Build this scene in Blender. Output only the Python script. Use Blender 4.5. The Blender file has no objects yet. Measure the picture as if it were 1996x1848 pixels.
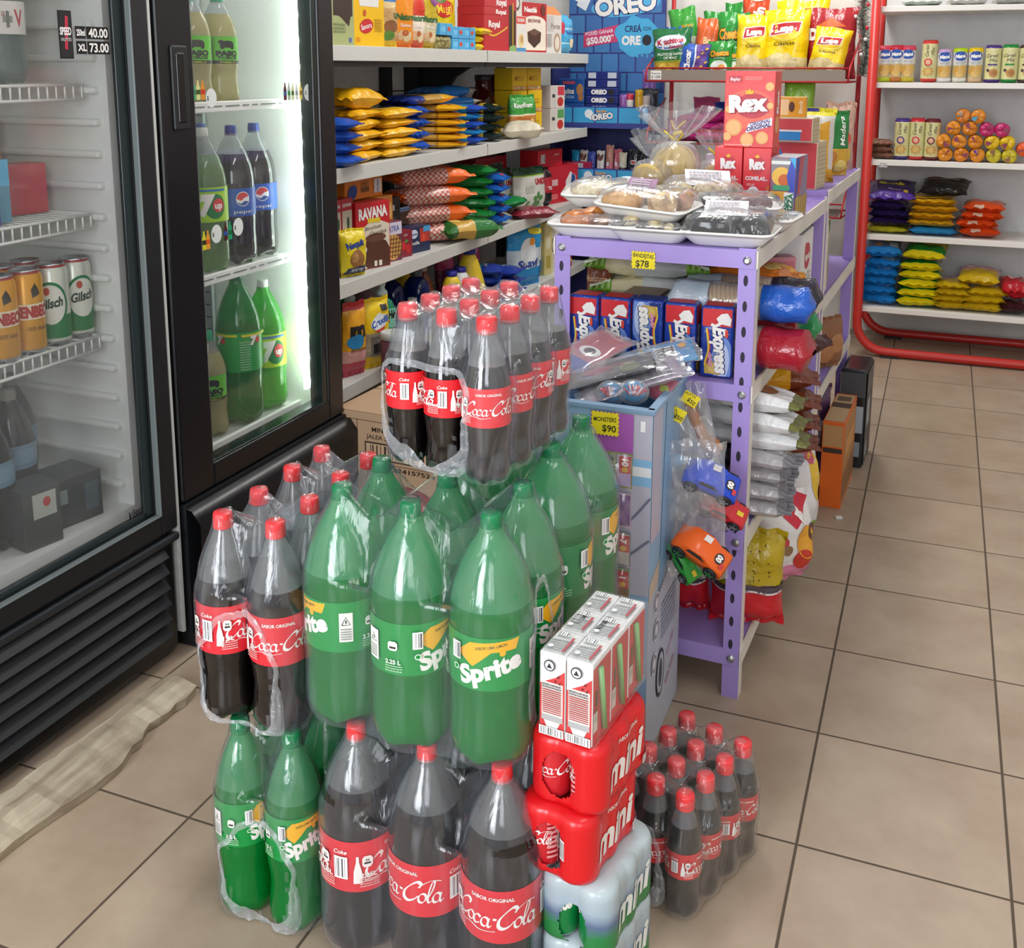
import bpy, bmesh, math, random
import numpy as np
from mathutils import Vector, Matrix, geometry as mgeo
PI = math.pi
sc = bpy.context.scene
COL = sc.collection
# ---------------------------------------------------------------- camera, world, lights, exposure
cam_d = bpy.data.cameras.new('camera'); cam = bpy.data.objects.new('camera', cam_d); COL.objects.link(cam); sc.camera = cam
cam_d.sensor_width = 36.0; cam_d.lens = 37.5207; cam_d.shift_y = -0.20366; cam_d.clip_start = 0.05; cam_d.clip_end = 60
RT = Vector((0.92785, 0.37295, 0.00148)); DN = Vector((0.06963, -0.16934, -0.98310)); FW = Vector((-0.36639, 0.91227, -0.18308))
mw = Matrix.Identity(4)
for i in range(3):
    mw[i][0] = RT[i]; mw[i][1] = -DN[i]; mw[i][2] = -FW[i]
mw[0][3], mw[1][3], mw[2][3] = 0.1463, -1.6532, 1.2868
cam.matrix_world = mw
sc.view_settings.view_transform = 'Standard'; sc.view_settings.look = 'None'
sc.view_settings.gamma = 1.0; sc.view_settings.use_curve_mapping = False; sc.view_settings.exposure = 0.28
cy = sc.cycles
cy.max_bounces = 7; cy.diffuse_bounces = 3; cy.glossy_bounces = 3; cy.transmission_bounces = 5; cy.transparent_max_bounces = 24
cy.caustics_reflective = False; cy.caustics_refractive = False; cy.use_denoising = True
try: cy.denoising_prefilter = 'ACCURATE'; cy.denoising_input_passes = 'RGB_ALBEDO'
except Exception: pass
cy.sample_clamp_indirect = 6.0; cy.use_adaptive_sampling = True; cy.adaptive_threshold = 0.02
wd = bpy.data.worlds.new('world'); sc.world = wd; wd.use_nodes = True
bg = wd.node_tree.nodes['Background']; bg.inputs[0].default_value = (0.93, 0.95, 1.0, 1); bg.inputs[1].default_value = 0.48
def area(name, loc, rot, sx, sy, power, col):
    d = bpy.data.lights.new(name, 'AREA'); d.shape = 'RECTANGLE'; d.size = sx; d.size_y = sy; d.energy = power; d.color = col
    o = bpy.data.objects.new(name, d); COL.objects.link(o); o.location = loc; o.rotation_euler = rot
    return o
area('daylight_doorway', (-0.9, -3.3, 1.45), (math.radians(90), 0, math.radians(-6)), 0.95, 1.9, 66, (0.90, 0.95, 1.0))
area('daylight_shopfront', (0.9, -3.4, 1.6), (math.radians(88), 0, math.radians(8)), 1.0, 1.5, 22, (0.92, 0.96, 1.0))
for k, (lx, ly, e) in enumerate([(-0.7, 0.9, 15), (-0.5, 2.9, 20), (0.5, -1.0, 9)]):
    area('ceiling_tube', (lx, ly, 2.55), (0, 0, 0), 0.25, 1.2, e, (1.0, 0.97, 0.92))
# ---------------------------------------------------------------- materials
def lin(h):
    h = h.lstrip('#'); c = [int(h[i:i+2], 16)/255 for i in (0, 2, 4)]
    return tuple(x/12.92 if x <= .04045 else ((x+.055)/1.055)**2.4 for x in c) + (1,)
MC = {}
def mt(col, rough=.5, kind='', metal=0.0, emit=0.0):
    key = (col, rough, kind, metal, emit)
    if key in MC: return MC[key]
    m = bpy.data.materials.new('mat_%s_%s' % (col.strip('#'), kind or 'plain')); m.use_nodes = True
    nt = m.node_tree; N = nt.nodes; L = nt.links; b = N['Principled BSDF']
    b.inputs['Base Color'].default_value = lin(col); b.inputs['Roughness'].default_value = rough; b.inputs['Metallic'].default_value = metal
    if emit:
        b.inputs['Emission Color'].default_value = lin(col); b.inputs['Emission Strength'].default_value = emit
    def tc(): return N.new('ShaderNodeTexCoord').outputs['Object']
    if kind in ('', 'card'):
        nz = N.new('ShaderNodeTexNoise'); nz.inputs['Scale'].default_value = 35; L.new(tc(), nz.inputs['Vector'])
        mr = N.new('ShaderNodeMapRange'); mr.inputs[3].default_value = max(0, rough-.06); mr.inputs[4].default_value = min(1, rough+.06)
        L.new(nz.outputs[0], mr.inputs[0]); L.new(mr.outputs[0], b.inputs['Roughness'])
    if kind == 'foil':
        nz = N.new('ShaderNodeTexNoise'); nz.inputs['Scale'].default_value = 26; nz.inputs['Detail'].default_value = 3; nz.inputs['Distortion'].default_value = .8
        L.new(tc(), nz.inputs['Vector'])
        bp = N.new('ShaderNodeBump'); bp.inputs['Strength'].default_value = .55; bp.inputs['Distance'].default_value = .012
        L.new(nz.outputs[0], bp.inputs['Height']); L.new(bp.outputs[0], b.inputs['Normal'])
    if kind == 'worn':
        nz = N.new('ShaderNodeTexNoise'); nz.inputs['Scale'].default_value = 9; nz.inputs['Detail'].default_value = 6; L.new(tc(), nz.inputs['Vector'])
        cr = N.new('ShaderNodeValToRGB'); c = lin(col)
        cr.color_ramp.elements[0].position = .35; cr.color_ramp.elements[0].color = (c[0]*.93, c[1]*.93, c[2]*.94, 1)
        cr.color_ramp.elements[1].position = .72; cr.color_ramp.elements[1].color = (min(1, c[0]*1.04), min(1, c[1]*1.04), min(1, c[2]*1.04), 1)
        L.new(nz.outputs[0], cr.inputs[0]); L.new(cr.outputs[0], b.inputs['Base Color'])
    if kind == 'baked':
        nz = N.new('ShaderNodeTexNoise'); nz.inputs['Scale'].default_value = 38; nz.inputs['Detail'].default_value = 7; L.new(tc(), nz.inputs['Vector'])
        cr = N.new('ShaderNodeValToRGB'); c = lin(col); e = cr.color_ramp.elements
        e[0].position = .36; e[0].color = (c[0]*.42, c[1]*.32, c[2]*.26, 1); e[1].position = .56; e[1].color = c; q = e.new(.72); q.color = (min(1, c[0]*1.25), min(1, c[1]*1.3), min(1, c[2]*1.35), 1)
        L.new(nz.outputs[0], cr.inputs[0]); L.new(cr.outputs[0], b.inputs['Base Color']); bp = N.new('ShaderNodeBump'); bp.inputs['Strength'].default_value = .6; bp.inputs['Distance'].default_value = .006; L.new(nz.outputs[0], bp.inputs['Height']); L.new(bp.outputs[0], b.inputs['Normal'])
    MC[key] = m
    return m
def mat_nodes(name):
    m = bpy.data.materials.new(name); m.use_nodes = True; nt = m.node_tree
    for n in list(nt.nodes):
        if n.type != 'OUTPUT_MATERIAL': nt.nodes.remove(n)
    out = [n for n in nt.nodes if n.type == 'OUTPUT_MATERIAL'][0]
    return m, nt, nt.nodes, nt.links, out
def schlick(N, L, f0=.045):
    lw = N.new('ShaderNodeLayerWeight'); lw.inputs[0].default_value = .5
    pw = N.new('ShaderNodeMath'); pw.operation = 'POWER'; pw.inputs[1].default_value = 4.5; L.new(lw.outputs['Facing'], pw.inputs[0])
    ma = N.new('ShaderNodeMath'); ma.operation = 'MULTIPLY_ADD'; ma.inputs[1].default_value = .85; ma.inputs[2].default_value = f0; ma.use_clamp = True; L.new(pw.outputs[0], ma.inputs[0])
    return lw, ma
def film_mat(name, base=.10, streak=.35, edge=.45, tint='#f4f6f8', scale=(30, 30, 5), rough=.16, gloss=.055):
    """clear shrink film: see-through sheet with milky haze, creases and gloss"""
    m, nt, N, L, out = mat_nodes(name)
    tr = N.new('ShaderNodeBsdfTransparent'); pb = N.new('ShaderNodeBsdfDiffuse')
    pb.inputs['Color'].default_value = lin(tint); gl = N.new('ShaderNodeBsdfGlossy'); gl.inputs['Roughness'].default_value = rough
    mx = N.new('ShaderNodeMixShader'); L.new(tr.outputs[0], mx.inputs[1]); L.new(pb.outputs[0], mx.inputs[2])
    fr, fo = schlick(N, L, gloss); mg = N.new('ShaderNodeMixShader'); L.new(fo.outputs[0], mg.inputs[0]); L.new(mx.outputs[0], mg.inputs[1]); L.new(gl.outputs[0], mg.inputs[2]); L.new(mg.outputs[0], out.inputs[0])
    t = N.new('ShaderNodeTexCoord'); mp = N.new('ShaderNodeMapping'); mp.inputs['Scale'].default_value = scale; L.new(t.outputs['Object'], mp.inputs['Vector'])
    nz = N.new('ShaderNodeTexNoise'); nz.inputs['Scale'].default_value = 1.0; nz.inputs['Detail'].default_value = 5; nz.inputs['Distortion'].default_value = 1.2
    L.new(mp.outputs[0], nz.inputs['Vector'])
    rp = N.new('ShaderNodeMapRange'); rp.inputs[1].default_value = .55; rp.inputs[2].default_value = .80; rp.inputs[3].default_value = base; rp.inputs[4].default_value = base+streak
    L.new(nz.outputs[0], rp.inputs[0])
    lw = N.new('ShaderNodeLayerWeight'); lw.inputs[0].default_value = .35
    mu = N.new('ShaderNodeMath'); mu.operation = 'MULTIPLY_ADD'; mu.inputs[1].default_value = edge; L.new(lw.outputs['Facing'], mu.inputs[0]); L.new(rp.outputs[0], mu.inputs[2])
    mu.use_clamp = True; L.new(mu.outputs[0], mx.inputs[0])
    bp = N.new('ShaderNodeBump'); bp.inputs['Strength'].default_value = .5; bp.inputs['Distance'].default_value = .006
    L.new(nz.outputs[0], bp.inputs['Height']); L.new(bp.outputs[0], gl.inputs['Normal']); L.new(bp.outputs[0], fr.inputs['Normal'])
    return m
def plastic_mat(name, col, clear=.5, rough=.12, tint=None, trans=.5):
    """tinted see-through PET or liquid: mix of coloured transparency, translucent body and gloss"""
    m, nt, N, L, out = mat_nodes(name)
    tr = N.new('ShaderNodeBsdfTransparent'); tr.inputs[0].default_value = lin(tint or col)
    df = N.new('ShaderNodeBsdfDiffuse'); df.inputs[0].default_value = lin(col)
    tl = N.new('ShaderNodeBsdfTranslucent'); tl.inputs[0].default_value = lin(col)
    m1 = N.new('ShaderNodeMixShader'); m1.inputs[0].default_value = trans; L.new(df.outputs[0], m1.inputs[1]); L.new(tl.outputs[0], m1.inputs[2])
    m2 = N.new('ShaderNodeMixShader'); m2.inputs[0].default_value = clear; L.new(m1.outputs[0], m2.inputs[1]); L.new(tr.outputs[0], m2.inputs[2])
    gl = N.new('ShaderNodeBsdfGlossy'); gl.inputs['Roughness'].default_value = rough
    fr, fo = schlick(N, L)
    m3 = N.new('ShaderNodeMixShader'); L.new(fo.outputs[0], m3.inputs[0]); L.new(m2.outputs[0], m3.inputs[1]); L.new(gl.outputs[0], m3.inputs[2])
    L.new(m3.outputs[0], out.inputs[0])
    return m
# ---------------------------------------------------------------- mesh builder
class MB:
    def __init__(s): s.v = []; s.f = []; s.m = []; s.sm = []; s.mats = []
    def mi(s, mat):
        if isinstance(mat, str): mat = mt(mat)
        if mat not in s.mats: s.mats.append(mat)
        return s.mats.index(mat)
    def add(s, vs, fs, mat, smooth=False, T=None):
        o = len(s.v); i = s.mi(mat)
        if T is not None: vs = [tuple(T @ Vector(v)) for v in vs]
        s.v += [tuple(map(float, v)) for v in vs]
        for f in fs: s.f.append(tuple(o+int(k) for k in f)); s.m.append(i); s.sm.append(smooth)
        return s
    def box(s, x0, x1, y0, y1, z0, z1, mat, bev=0.0, T=None):
        if bev:
            bm = bmesh.new(); bmesh.ops.create_cube(bm, size=1)
            for v in bm.verts: v.co = Vector((x0+(v.co.x+.5)*(x1-x0), y0+(v.co.y+.5)*(y1-y0), z0+(v.co.z+.5)*(z1-z0)))
            bmesh.ops.bevel(bm, geom=list(bm.edges), offset=bev, segments=2, affect='EDGES', profile=.5)
            bm.verts.index_update()
            s.add([v.co for v in bm.verts], [[v.index for v in f.verts] for f in bm.faces], mat, False, T); bm.free(); return s
        vs = [(x, y, z) for z in (z0, z1) for y in (y0, y1) for x in (x0, x1)]
        return s.add(vs, [(0, 2, 3, 1), (4, 5, 7, 6), (0, 1, 5, 4), (2, 6, 7, 3), (1, 3, 7, 5), (0, 4, 6, 2)], mat, False, T)
    def lathe(s, prof, mat, n=28, T=None, cap=True, mats=None, mod=None):
        vs = []; fs = []; ms = []
        for r, z in prof:
            for k in range(n):
                a = 2*PI*k/n; rr, zz = (r, z) if mod is None else mod(r, z, a)
                vs.append((rr*math.cos(a), rr*math.sin(a), zz))
        if T is not None: vs = [tuple(T @ Vector(v)) for v in vs]
        o = len(s.v); s.v += vs
        for i in range(len(prof)-1):
            mm = s.mi(mats[i] if mats else mat)
            for k in range(n):
                k2 = (k+1) % n
                s.f.append((o+i*n+k, o+i*n+k2, o+(i+1)*n+k2, o+(i+1)*n+k)); s.m.append(mm); s.sm.append(True)
        if cap:
            s.f.append(tuple(o+k for k in reversed(range(n)))); s.m.append(s.mi(mats[0] if mats else mat)); s.sm.append(False)
            s.f.append(tuple(o+(len(prof)-1)*n+k for k in range(n))); s.m.append(s.mi(mats[-1] if mats else mat)); s.sm.append(False)
        return s
    def cyl(s, p0, p1, r, mat, n=14, r1=None):
        return s.tube([p0, p1], r, mat, n, r1)
    def tube(s, pts, r, mat, n=10, r1=None, closed=False):
        pts = [Vector(p) for p in pts]; vs = []; fs = []; k = len(pts); up = None
        for i, p in enumerate(pts):
            d = (pts[(i+1) % k]-pts[i-1]) if closed else (pts[min(i+1, k-1)]-pts[max(i-1, 0)])
            d.normalize()
            if up is None:
                up = d.orthogonal().normalized()
            up = (up - d*up.dot(d)).normalized(); w = d.cross(up)
            rr = r if r1 is None else r+(r1-r)*i/max(1, k-1)
            for j in range(n):
                a = 2*PI*j/n; vs.append(p+up*math.cos(a)*rr+w*math.sin(a)*rr)
        for i in range(k if closed else k-1):
            for j in range(n):
                a, b = i*n+j, i*n+(j+1) % n; c = ((i+1) % k)*n
                fs.append((a, b, c+(j+1) % n, c+j))
        if not closed:
            fs.append(tuple(reversed(range(n)))); fs.append(tuple((k-1)*n+j for j in range(n)))
        return s.add(vs, fs, mat, True)
    def grid(s, fn, nu, nv, mat, matf=None, smooth=True, wrap=False, skip=None, flip=False):
        """fn(u,v) with u,v in 0..1"""
        o = len(s.v); cols = nu if wrap else nu+1
        for j in range(nv+1):
            for i in range(cols): s.v.append(tuple(fn(i/nu, j/nv)))
        for j in range(nv):
            for i in range(nu):
                if skip and skip((i+.5)/nu, (j+.5)/nv): continue
                i2 = (i+1) % nu if wrap else i+1
                f = (o+j*cols+i, o+j*cols+i2, o+(j+1)*cols+i2, o+(j+1)*cols+i)
                s.f.append(f[::-1] if flip else f); s.m.append(s.mi(matf((i+.5)/nu, (j+.5)/nv) if matf else mat)); s.sm.append(smooth)
        return s
    def ball(s, c, rx, ry, rz, mat, nu=14, nv=9, T=None):
        vs = []; fs = []
        for j in range(nv+1):
            t = -PI/2+PI*j/nv
            for i in range(nu):
                a = 2*PI*i/nu; vs.append((c[0]+rx*math.cos(t)*math.cos(a), c[1]+ry*math.cos(t)*math.sin(a), c[2]+rz*math.sin(t)))
        for j in range(nv):
            for i in range(nu): fs.append((j*nu+i, j*nu+(i+1) % nu, (j+1)*nu+(i+1) % nu, (j+1)*nu+i))
        return s.add(vs, fs, mat, True, T)
    def mesh(s, name):
        me = bpy.data.meshes.new(name); me.from_pydata(s.v, [], s.f)
        for m in s.mats: me.materials.append(m)
        me.polygons.foreach_set('material_index', s.m); me.polygons.foreach_set('use_smooth', s.sm); me.update()
        return me
    def obj(s, name, parent=None, loc=(0, 0, 0), rot=(0, 0, 0)):
        return link(name, s.mesh(name), parent, loc, rot)
def link(name, me, parent=None, loc=(0, 0, 0), rot=(0, 0, 0)):
    o = bpy.data.objects.new(name, me); COL.objects.link(o); o.location = loc; o.rotation_euler = rot
    if parent is not None: o.parent = parent
    return o
def tag(o, label, cat, group=None, kind=None):
    o['label'] = label; o['category'] = cat
    if group: o['group'] = group
    if kind: o['kind'] = kind
    return o
def thing(name, label, cat, loc=(0, 0, 0), rz=0.0, group=None, rot=None):
    o = bpy.data.objects.new(name, None); COL.objects.link(o); o.location = loc; o.rotation_euler = rot or (0, 0, rz); o.empty_display_size = .05
    return tag(o, label, cat, group)
def struct(o): o['kind'] = 'structure'; return o
def dup_tree(src, loc=None, rot=None, label=None, group=None, parent=None):
    c = src.copy(); COL.objects.link(c)
    if loc is not None: c.location = loc
    if rot is not None: c.rotation_euler = rot
    if label: c['label'] = label
    if group: c['group'] = group
    if parent is not None: c.parent = parent
    for ch in list(src.children): dup_tree(ch, parent=c)
    return c
# ---------------------------------------------------------------- flat artwork (lettering and marks laid on surfaces)
GC = {}
def glyphs(txt, bold=0.0):
    key = (txt, bold)
    if key in GC: return GC[key]
    cu = bpy.data.curves.new('lettering', 'FONT'); cu.body = txt; cu.size = 1.0; cu.resolution_u = 3; cu.offset = bold; cu.fill_mode = 'FRONT'
    o = bpy.data.objects.new('lettering', cu); me = o.to_mesh()
    v = np.array([p.co[:2] for p in me.vertices]).reshape(-1, 2); f = [tuple(p.vertices) for p in me.polygons]
    o.to_mesh_clear(); bpy.data.objects.remove(o); bpy.data.curves.remove(cu)
    if len(v): v[:, 0] -= v[:, 0].min()
    GC[key] = (v, f)
    return GC[key]
def T_(txt, x, y, h, col, w=None, rot=0.0, shear=0.0, bold=.015, align='c'):
    """lettering centred at x,y with capital height h (width squeezed to w when given)"""
    v, f = glyphs(txt, bold); v = v.copy()
    if not len(v): return (v, f, col)
    s = h/.70; v *= s
    W = v[:, 0].max()
    if w: v[:, 0] *= w/W; W = w
    v[:, 1] -= h/2
    v[:, 0] += v[:, 1]*shear
    if align == 'c': v[:, 0] -= W/2
    elif align == 'r': v[:, 0] -= W
    c, sn = math.cos(rot), math.sin(rot)
    v = np.stack([x+v[:, 0]*c-v[:, 1]*sn, y+v[:, 0]*sn+v[:, 1]*c], 1)
    return (v, f, col)
def R_(x0, y0, x1, y1, col): return (np.array([(x0, y0), (x1, y0), (x1, y1), (x0, y1)], float), [(0, 1, 2, 3)], col)
def E_(cx, cy_, rx, ry, col, n=24, rot=0.0, a0=0, a1=360):
    p = [(math.cos(t)*rx, math.sin(t)*ry) for t in [math.radians(a0+(a1-a0)*k/n) for k in range(n if a1-a0 == 360 else n+1)]]
    if a1-a0 != 360: p.append((0, 0))
    c, s = math.cos(rot), math.sin(rot)
    v = np.array([(cx+x*c-y*s, cy_+x*s+y*c) for x, y in p]); k = len(v)
    return (v, [tuple(range(k))], col)
def P_(pts, col):
    v = np.array(pts, float)
    tri = mgeo.tessellate_polygon([[Vector((x, y, 0)) for x, y in pts]])
    return (v, [tuple(t) for t in tri], col)
def S_(pts, w, col, pen=None, smooth=True):
    """pen stroke through pts; pen=angle gives a broad-nib variation"""
    p = [np.array(q, float) for q in pts]
    if smooth and len(p) > 2:
        q = []
        for i in range(len(p)-1):
            a, b, c, d = p[max(i-1, 0)], p[i], p[i+1], p[min(i+2, len(p)-1)]
            for t in (0, .25, .5, .75): q.append(.5*((2*b)+(-a+c)*t+(2*a-5*b+4*c-d)*t*t+(-a+3*b-3*c+d)*t**3))
        q.append(p[-1]); p = q
    vs = []; fs = []
    for i, q in enumerate(p):
        d = p[min(i+1, len(p)-1)]-p[max(i-1, 0)]; d = d/(np.linalg.norm(d)+1e-9); n = np.array((-d[1], d[0]))
        ww = w
        if pen is not None: ww = w*(.28+.72*abs(math.sin(math.atan2(d[1], d[0])-pen)))
        vs += [q+n*ww/2, q-n*ww/2]
    for i in range(len(p)-1): fs.append((2*i, 2*i+1, 2*i+3, 2*i+2))
    return (np.array(vs), fs, col)
def xf(art, sx=1, sy=None, dx=0, dy=0, rot=0, shear=0, col=None):
    sy = sx if sy is None else sy; c, s = math.cos(rot), math.sin(rot); out = []
    for v, f, k in art:
        x = v[:, 0]*sx+v[:, 1]*sy*shear; y = v[:, 1]*sy
        out.append((np.stack([dx+x*c-y*s, dy+x*s+y*c], 1), f, col or k))
    return out
def bars(x0, y0, x1, y1, n=16, col='#303238', bgc='#f4f4f2', seed=1):
    rnd = random.Random(seed); a = [R_(x0, y0, x1, y1, bgc)]; m = (x1-x0)*.06; w = (x1-x0-2*m)/n
    for k in range(n):
        if rnd.random() < .72: a.append(R_(x0+m+k*w, y0+(y1-y0)*.08, x0+m+k*w+w*rnd.choice((.35, .6, .9)), y1-(y1-y0)*.08, col))
    return a
def small_print(x0, y0, x1, y1, rows, col, seed=1):
    rnd = random.Random(seed); a = []; h = (y1-y0)/rows
    for r in range(rows):
        x = x0; y = y1-(r+1)*h
        while x < x1:
            w = (x1-x0)*rnd.uniform(.05, .16); a.append(R_(x, y+h*.28, min(x+w, x1), y+h*.78, col)); x += w+(x1-x0)*.025
    return a
def paint(mb, art, fn, step=None, eps=.00025, ror=.45, first=1):
    """lay artwork on a surface; fn(u,v,d) -> point lifted d off the surface"""
    for k, (v, f, col) in enumerate(art):
        if not len(v): continue
        d = eps*(k+first) if eps*(k+first) < .0022 else .0022+eps*.12*(k+first)
        mat = mt(col, ror) if isinstance(col, str) else col
        if step:
            bm = bmesh.new(); bv = [bm.verts.new((x, y, 0)) for x, y in v]
            for q in f:
                try: bm.faces.new([bv[i] for i in q])
                except ValueError: pass
            su, sv = step if isinstance(step, tuple) else (step, None)
            for ax, st in ((0, su), (1, sv)):
                if not st: continue
                lo, hi = v[:, ax].min(), v[:, ax].max(); n0, n1 = math.floor(lo/st)+1, math.ceil(hi/st)
                for q in range(n0, n1):
                    no = (1, 0, 0) if ax == 0 else (0, 1, 0); co = (q*st, 0, 0) if ax == 0 else (0, q*st, 0)
                    bmesh.ops.bisect_plane(bm, geom=bm.verts[:]+bm.edges[:]+bm.faces[:], plane_co=co, plane_no=no, dist=1e-7)
            bm.verts.index_update()
            vv = [(p.co.x, p.co.y) for p in bm.verts]; ff = [[p.index for p in q.verts] for q in bm.faces]; bm.free()
        else: vv, ff = v, f
        mb.add([fn(x, y, d) for x, y in vv], ff, mat)
    return mb
# ---------------------------------------------------------------- packets, boxes, bottles
def pil_fn(w, h, t, seed=0, seal=.06, wr=1.0, flat=0.0):
    rnd = random.Random(seed); ph = [rnd.uniform(0, 6.28) for _ in range(8)]; sk = rnd.uniform(-.05, .05)
    def fn(u, v, side, d=0.0):
        a = abs(2*u-1); vs = min(1, max(0, (v-seal)/(1-2*seal))); b = abs(2*vs-1)
        pv = max(0, 1-b**4.2)**.55; pu = max(0, 1-a**4.6)**.48
        inside = pv*pu
        T = t/2*inside
        T *= 1+wr*(.10*math.sin(u*7+v*5+ph[0])+.07*math.sin(u*15-v*9+ph[1])+.05*math.sin(v*19+ph[2]+u*3))
        edge = (1-pv)*wr
        y = -side*(T+d)
        y += t*.09*edge*math.sin(u*26+ph[3])+t*.05*wr*math.sin(v*4+ph[4])*(1-inside*.5)+t*.22*flat*0
        x = (u-.5)*w*(1-.07*pv+.012*wr*math.sin(v*21+ph[5]))+sk*w*(v-.5)*.4
        z = v*h+(h*.012*wr*math.sin(u*9+ph[6])*(v*2-1)**2 if v > .5 else 0)
        return (x, y, z)
    return fn
def pillow(w, h, t, bands, art=None, seed=0, seal=.06, wr=1.0, back=None, kind='foil', rough=.28, nu=14, nv=18, artstep=None, mb=None, clearmat=None):
    """flexible packet standing up, front towards -y, bands=[(v_top,colour or material),...] from the bottom"""
    fn = pil_fn(w, h, t, seed, seal, wr); mb = mb or MB()
    def pick(bs):
        def f(u, v):
            for vt, c in bs:
                if v <= vt: return c if not isinstance(c, str) else mt(c, rough, kind)
            c = bs[-1][1]; return c if not isinstance(c, str) else mt(c, rough, kind)
        return f
    cuts = sorted(set([b[0] for b in bands if 0 < b[0] < 1])); vv = [k/nv for k in range(nv+1)]
    for c in cuts:
        j = min(range(1, nv), key=lambda q: abs(vv[q]-c)); vv[j] = c
    def g(side):
        return lambda u, v: fn(u, vv[int(round(v*nv))], side)
    def mf(bs):
        pf = pick(bs); return lambda u, v: pf(u, (vv[int(v*nv)]+vv[int(v*nv)+1])/2)
    mb.grid(g(1), nu, nv, None, mf(bands)); mb.grid(g(-1), nu, nv, None, mf(back or bands), flip=True)
    if art: paint(mb, art, lambda x, z, d: fn(min(1, max(0, x/w+.5)), min(1, max(0, z/h)), 1, d+.0012), artstep or (w/12, h/14))
    return mb
def boxm(w, d, h, col, art=None, side=None, top=None, cols=None, bev=.0012, rough=.4, mb=None, left=None, T=None):
    """carton, origin bottom centre, front towards -y; art coordinates: x from centre, z from the bottom"""
    mb = mb or MB(); mb.box(-w/2, w/2, -d/2, d/2, 0, h, mt(col, rough, 'card'), bev)
    for nm, c in (cols or {}).items():
        a = {'front': R_(-w/2+bev, bev, w/2-bev, h-bev, c), 'side': R_(-d/2+bev, bev, d/2-bev, h-bev, c), 'top': R_(-w/2+bev, -d/2+bev, w/2-bev, d/2-bev, c)}[nm]
        if nm == 'front': art = [a]+(art or [])
        if nm == 'side': side = [a]+(side or []); left = [a]+(left or [])
        if nm == 'top': top = [a]+(top or [])
    if art: paint(mb, art, lambda x, z, e: (x, -d/2-e, z))
    if side: paint(mb, side, lambda x, z, e: (w/2+e, x, z))
    if left: paint(mb, left, lambda x, z, e: (-w/2-e, -x, z))
    if top: paint(mb, top, lambda x, z, e: (x, z, h+e))
    return mb
ORD = ['topmost', 'second from top', 'third from top', 'fourth from top', 'fifth from top', 'sixth from top']
def heap(name, what, where, cat, group, loc, n, dz, meshes, rz, jit=.008, z0=None, tilt=.0, seed=3, shift=(0, 0), flip=True, t=None):
    """stack of packets lying on their backs; meshes are standing packets (height runs away from the viewer after rz)"""
    rnd = random.Random(seed); h = max(v.co.z for v in meshes[0].vertices)
    for k in range(n):
        me = meshes[k % len(meshes)]
        a = rz+rnd.uniform(-.10, .10); z = loc[2]+dz*(k+.5)
        o = link(name, me)
        ys = [v.co.y for v in me.vertices]; q = min(1, dz*1.18/(max(ys)-min(ys))); mid = (max(ys)+min(ys))/2; z += max(0, (q*(max(ys)-min(ys))-dz)/2)+.0005
        R = Matrix.Rotation(a, 4, 'Z') @ Matrix.Rotation(-PI/2, 4, 'X') @ Matrix.Translation((0, -mid*q, -h/2)) @ Matrix.Diagonal((1, q, 1, 1))
        o.matrix_world = Matrix.Translation((loc[0]+rnd.uniform(-jit, jit)+shift[0]*k, loc[1]+rnd.uniform(-jit, jit)+shift[1]*k, z)) @ R
        pos = ORD[n-1-k] if n-1-k < len(ORD) else 'lower'
        if k == 0 and n > 1: pos = 'bottom'
        tag(o, '%s, %s %s' % (what, pos, where), cat, group)
def put(name, mb, label, cat, loc, rz=0.0, group=None, rot=None):
    me = mb if isinstance(mb, bpy.types.Mesh) else mb.mesh(name)
    return tag(link(name, me, None, loc, rot or (0, 0, rz)), label, cat, group)
# ---- lettering marks used on the drinks
WHT = '#f4f1ec'
def cola_script():
    pn = .9; a = []
    def C(x, s=1.0): a.append(S_([(x+.62*s, .60), (x+.66*s, .76), (x+.52*s, .84), (x+.30*s, .66), (x+.12*s, .36), (x+.14*s, .08), (x+.32*s, -.02), (x+.52*s, .08), (x+.66*s, .26)], .15, WHT, pn))
    def o(x): a.append(S_([(x+.14*math.cos(t), .17+.19*math.sin(t)) for t in [k*.5236 for k in range(13)]], .095, WHT, pn))
    def stem(x): a.append(S_([(x, .36), (x-.02, .12), (x+.05, -.02), (x+.14, .08)], .10, WHT, pn))
    C(0); o(.80); a.append(S_([(1.22, .28), (1.12, .37), (1.0, .30), (.96, .12), (1.06, -.02), (1.22, .06)], .10, WHT, pn)); o(1.42); stem(1.57)
    a.append(R_(1.70, .30, 1.84, .39, WHT)); C(1.82, 1.05); o(2.68); a.append(S_([(2.86, .08), (3.0, .5), (3.02, .84), (2.92, .80), (2.88, .3), (2.94, 0), (3.05, .04)], .085, WHT, pn)); o(3.22); stem(3.37)
    a.append(S_([(.30, -.06), (.12, -.16), (.5, -.16), (.9, -.10), (1.3, -.20), (1.9, -.14)], .075, WHT, .2)); a.append(S_([(2.44, .62), (2.62, .80), (2.9, .92), (3.25, .86)], .06, WHT, .2))
    return xf(a, 1/3.5, dx=-.5, dy=-.10, shear=.22)
SCRIPT = cola_script()
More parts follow.
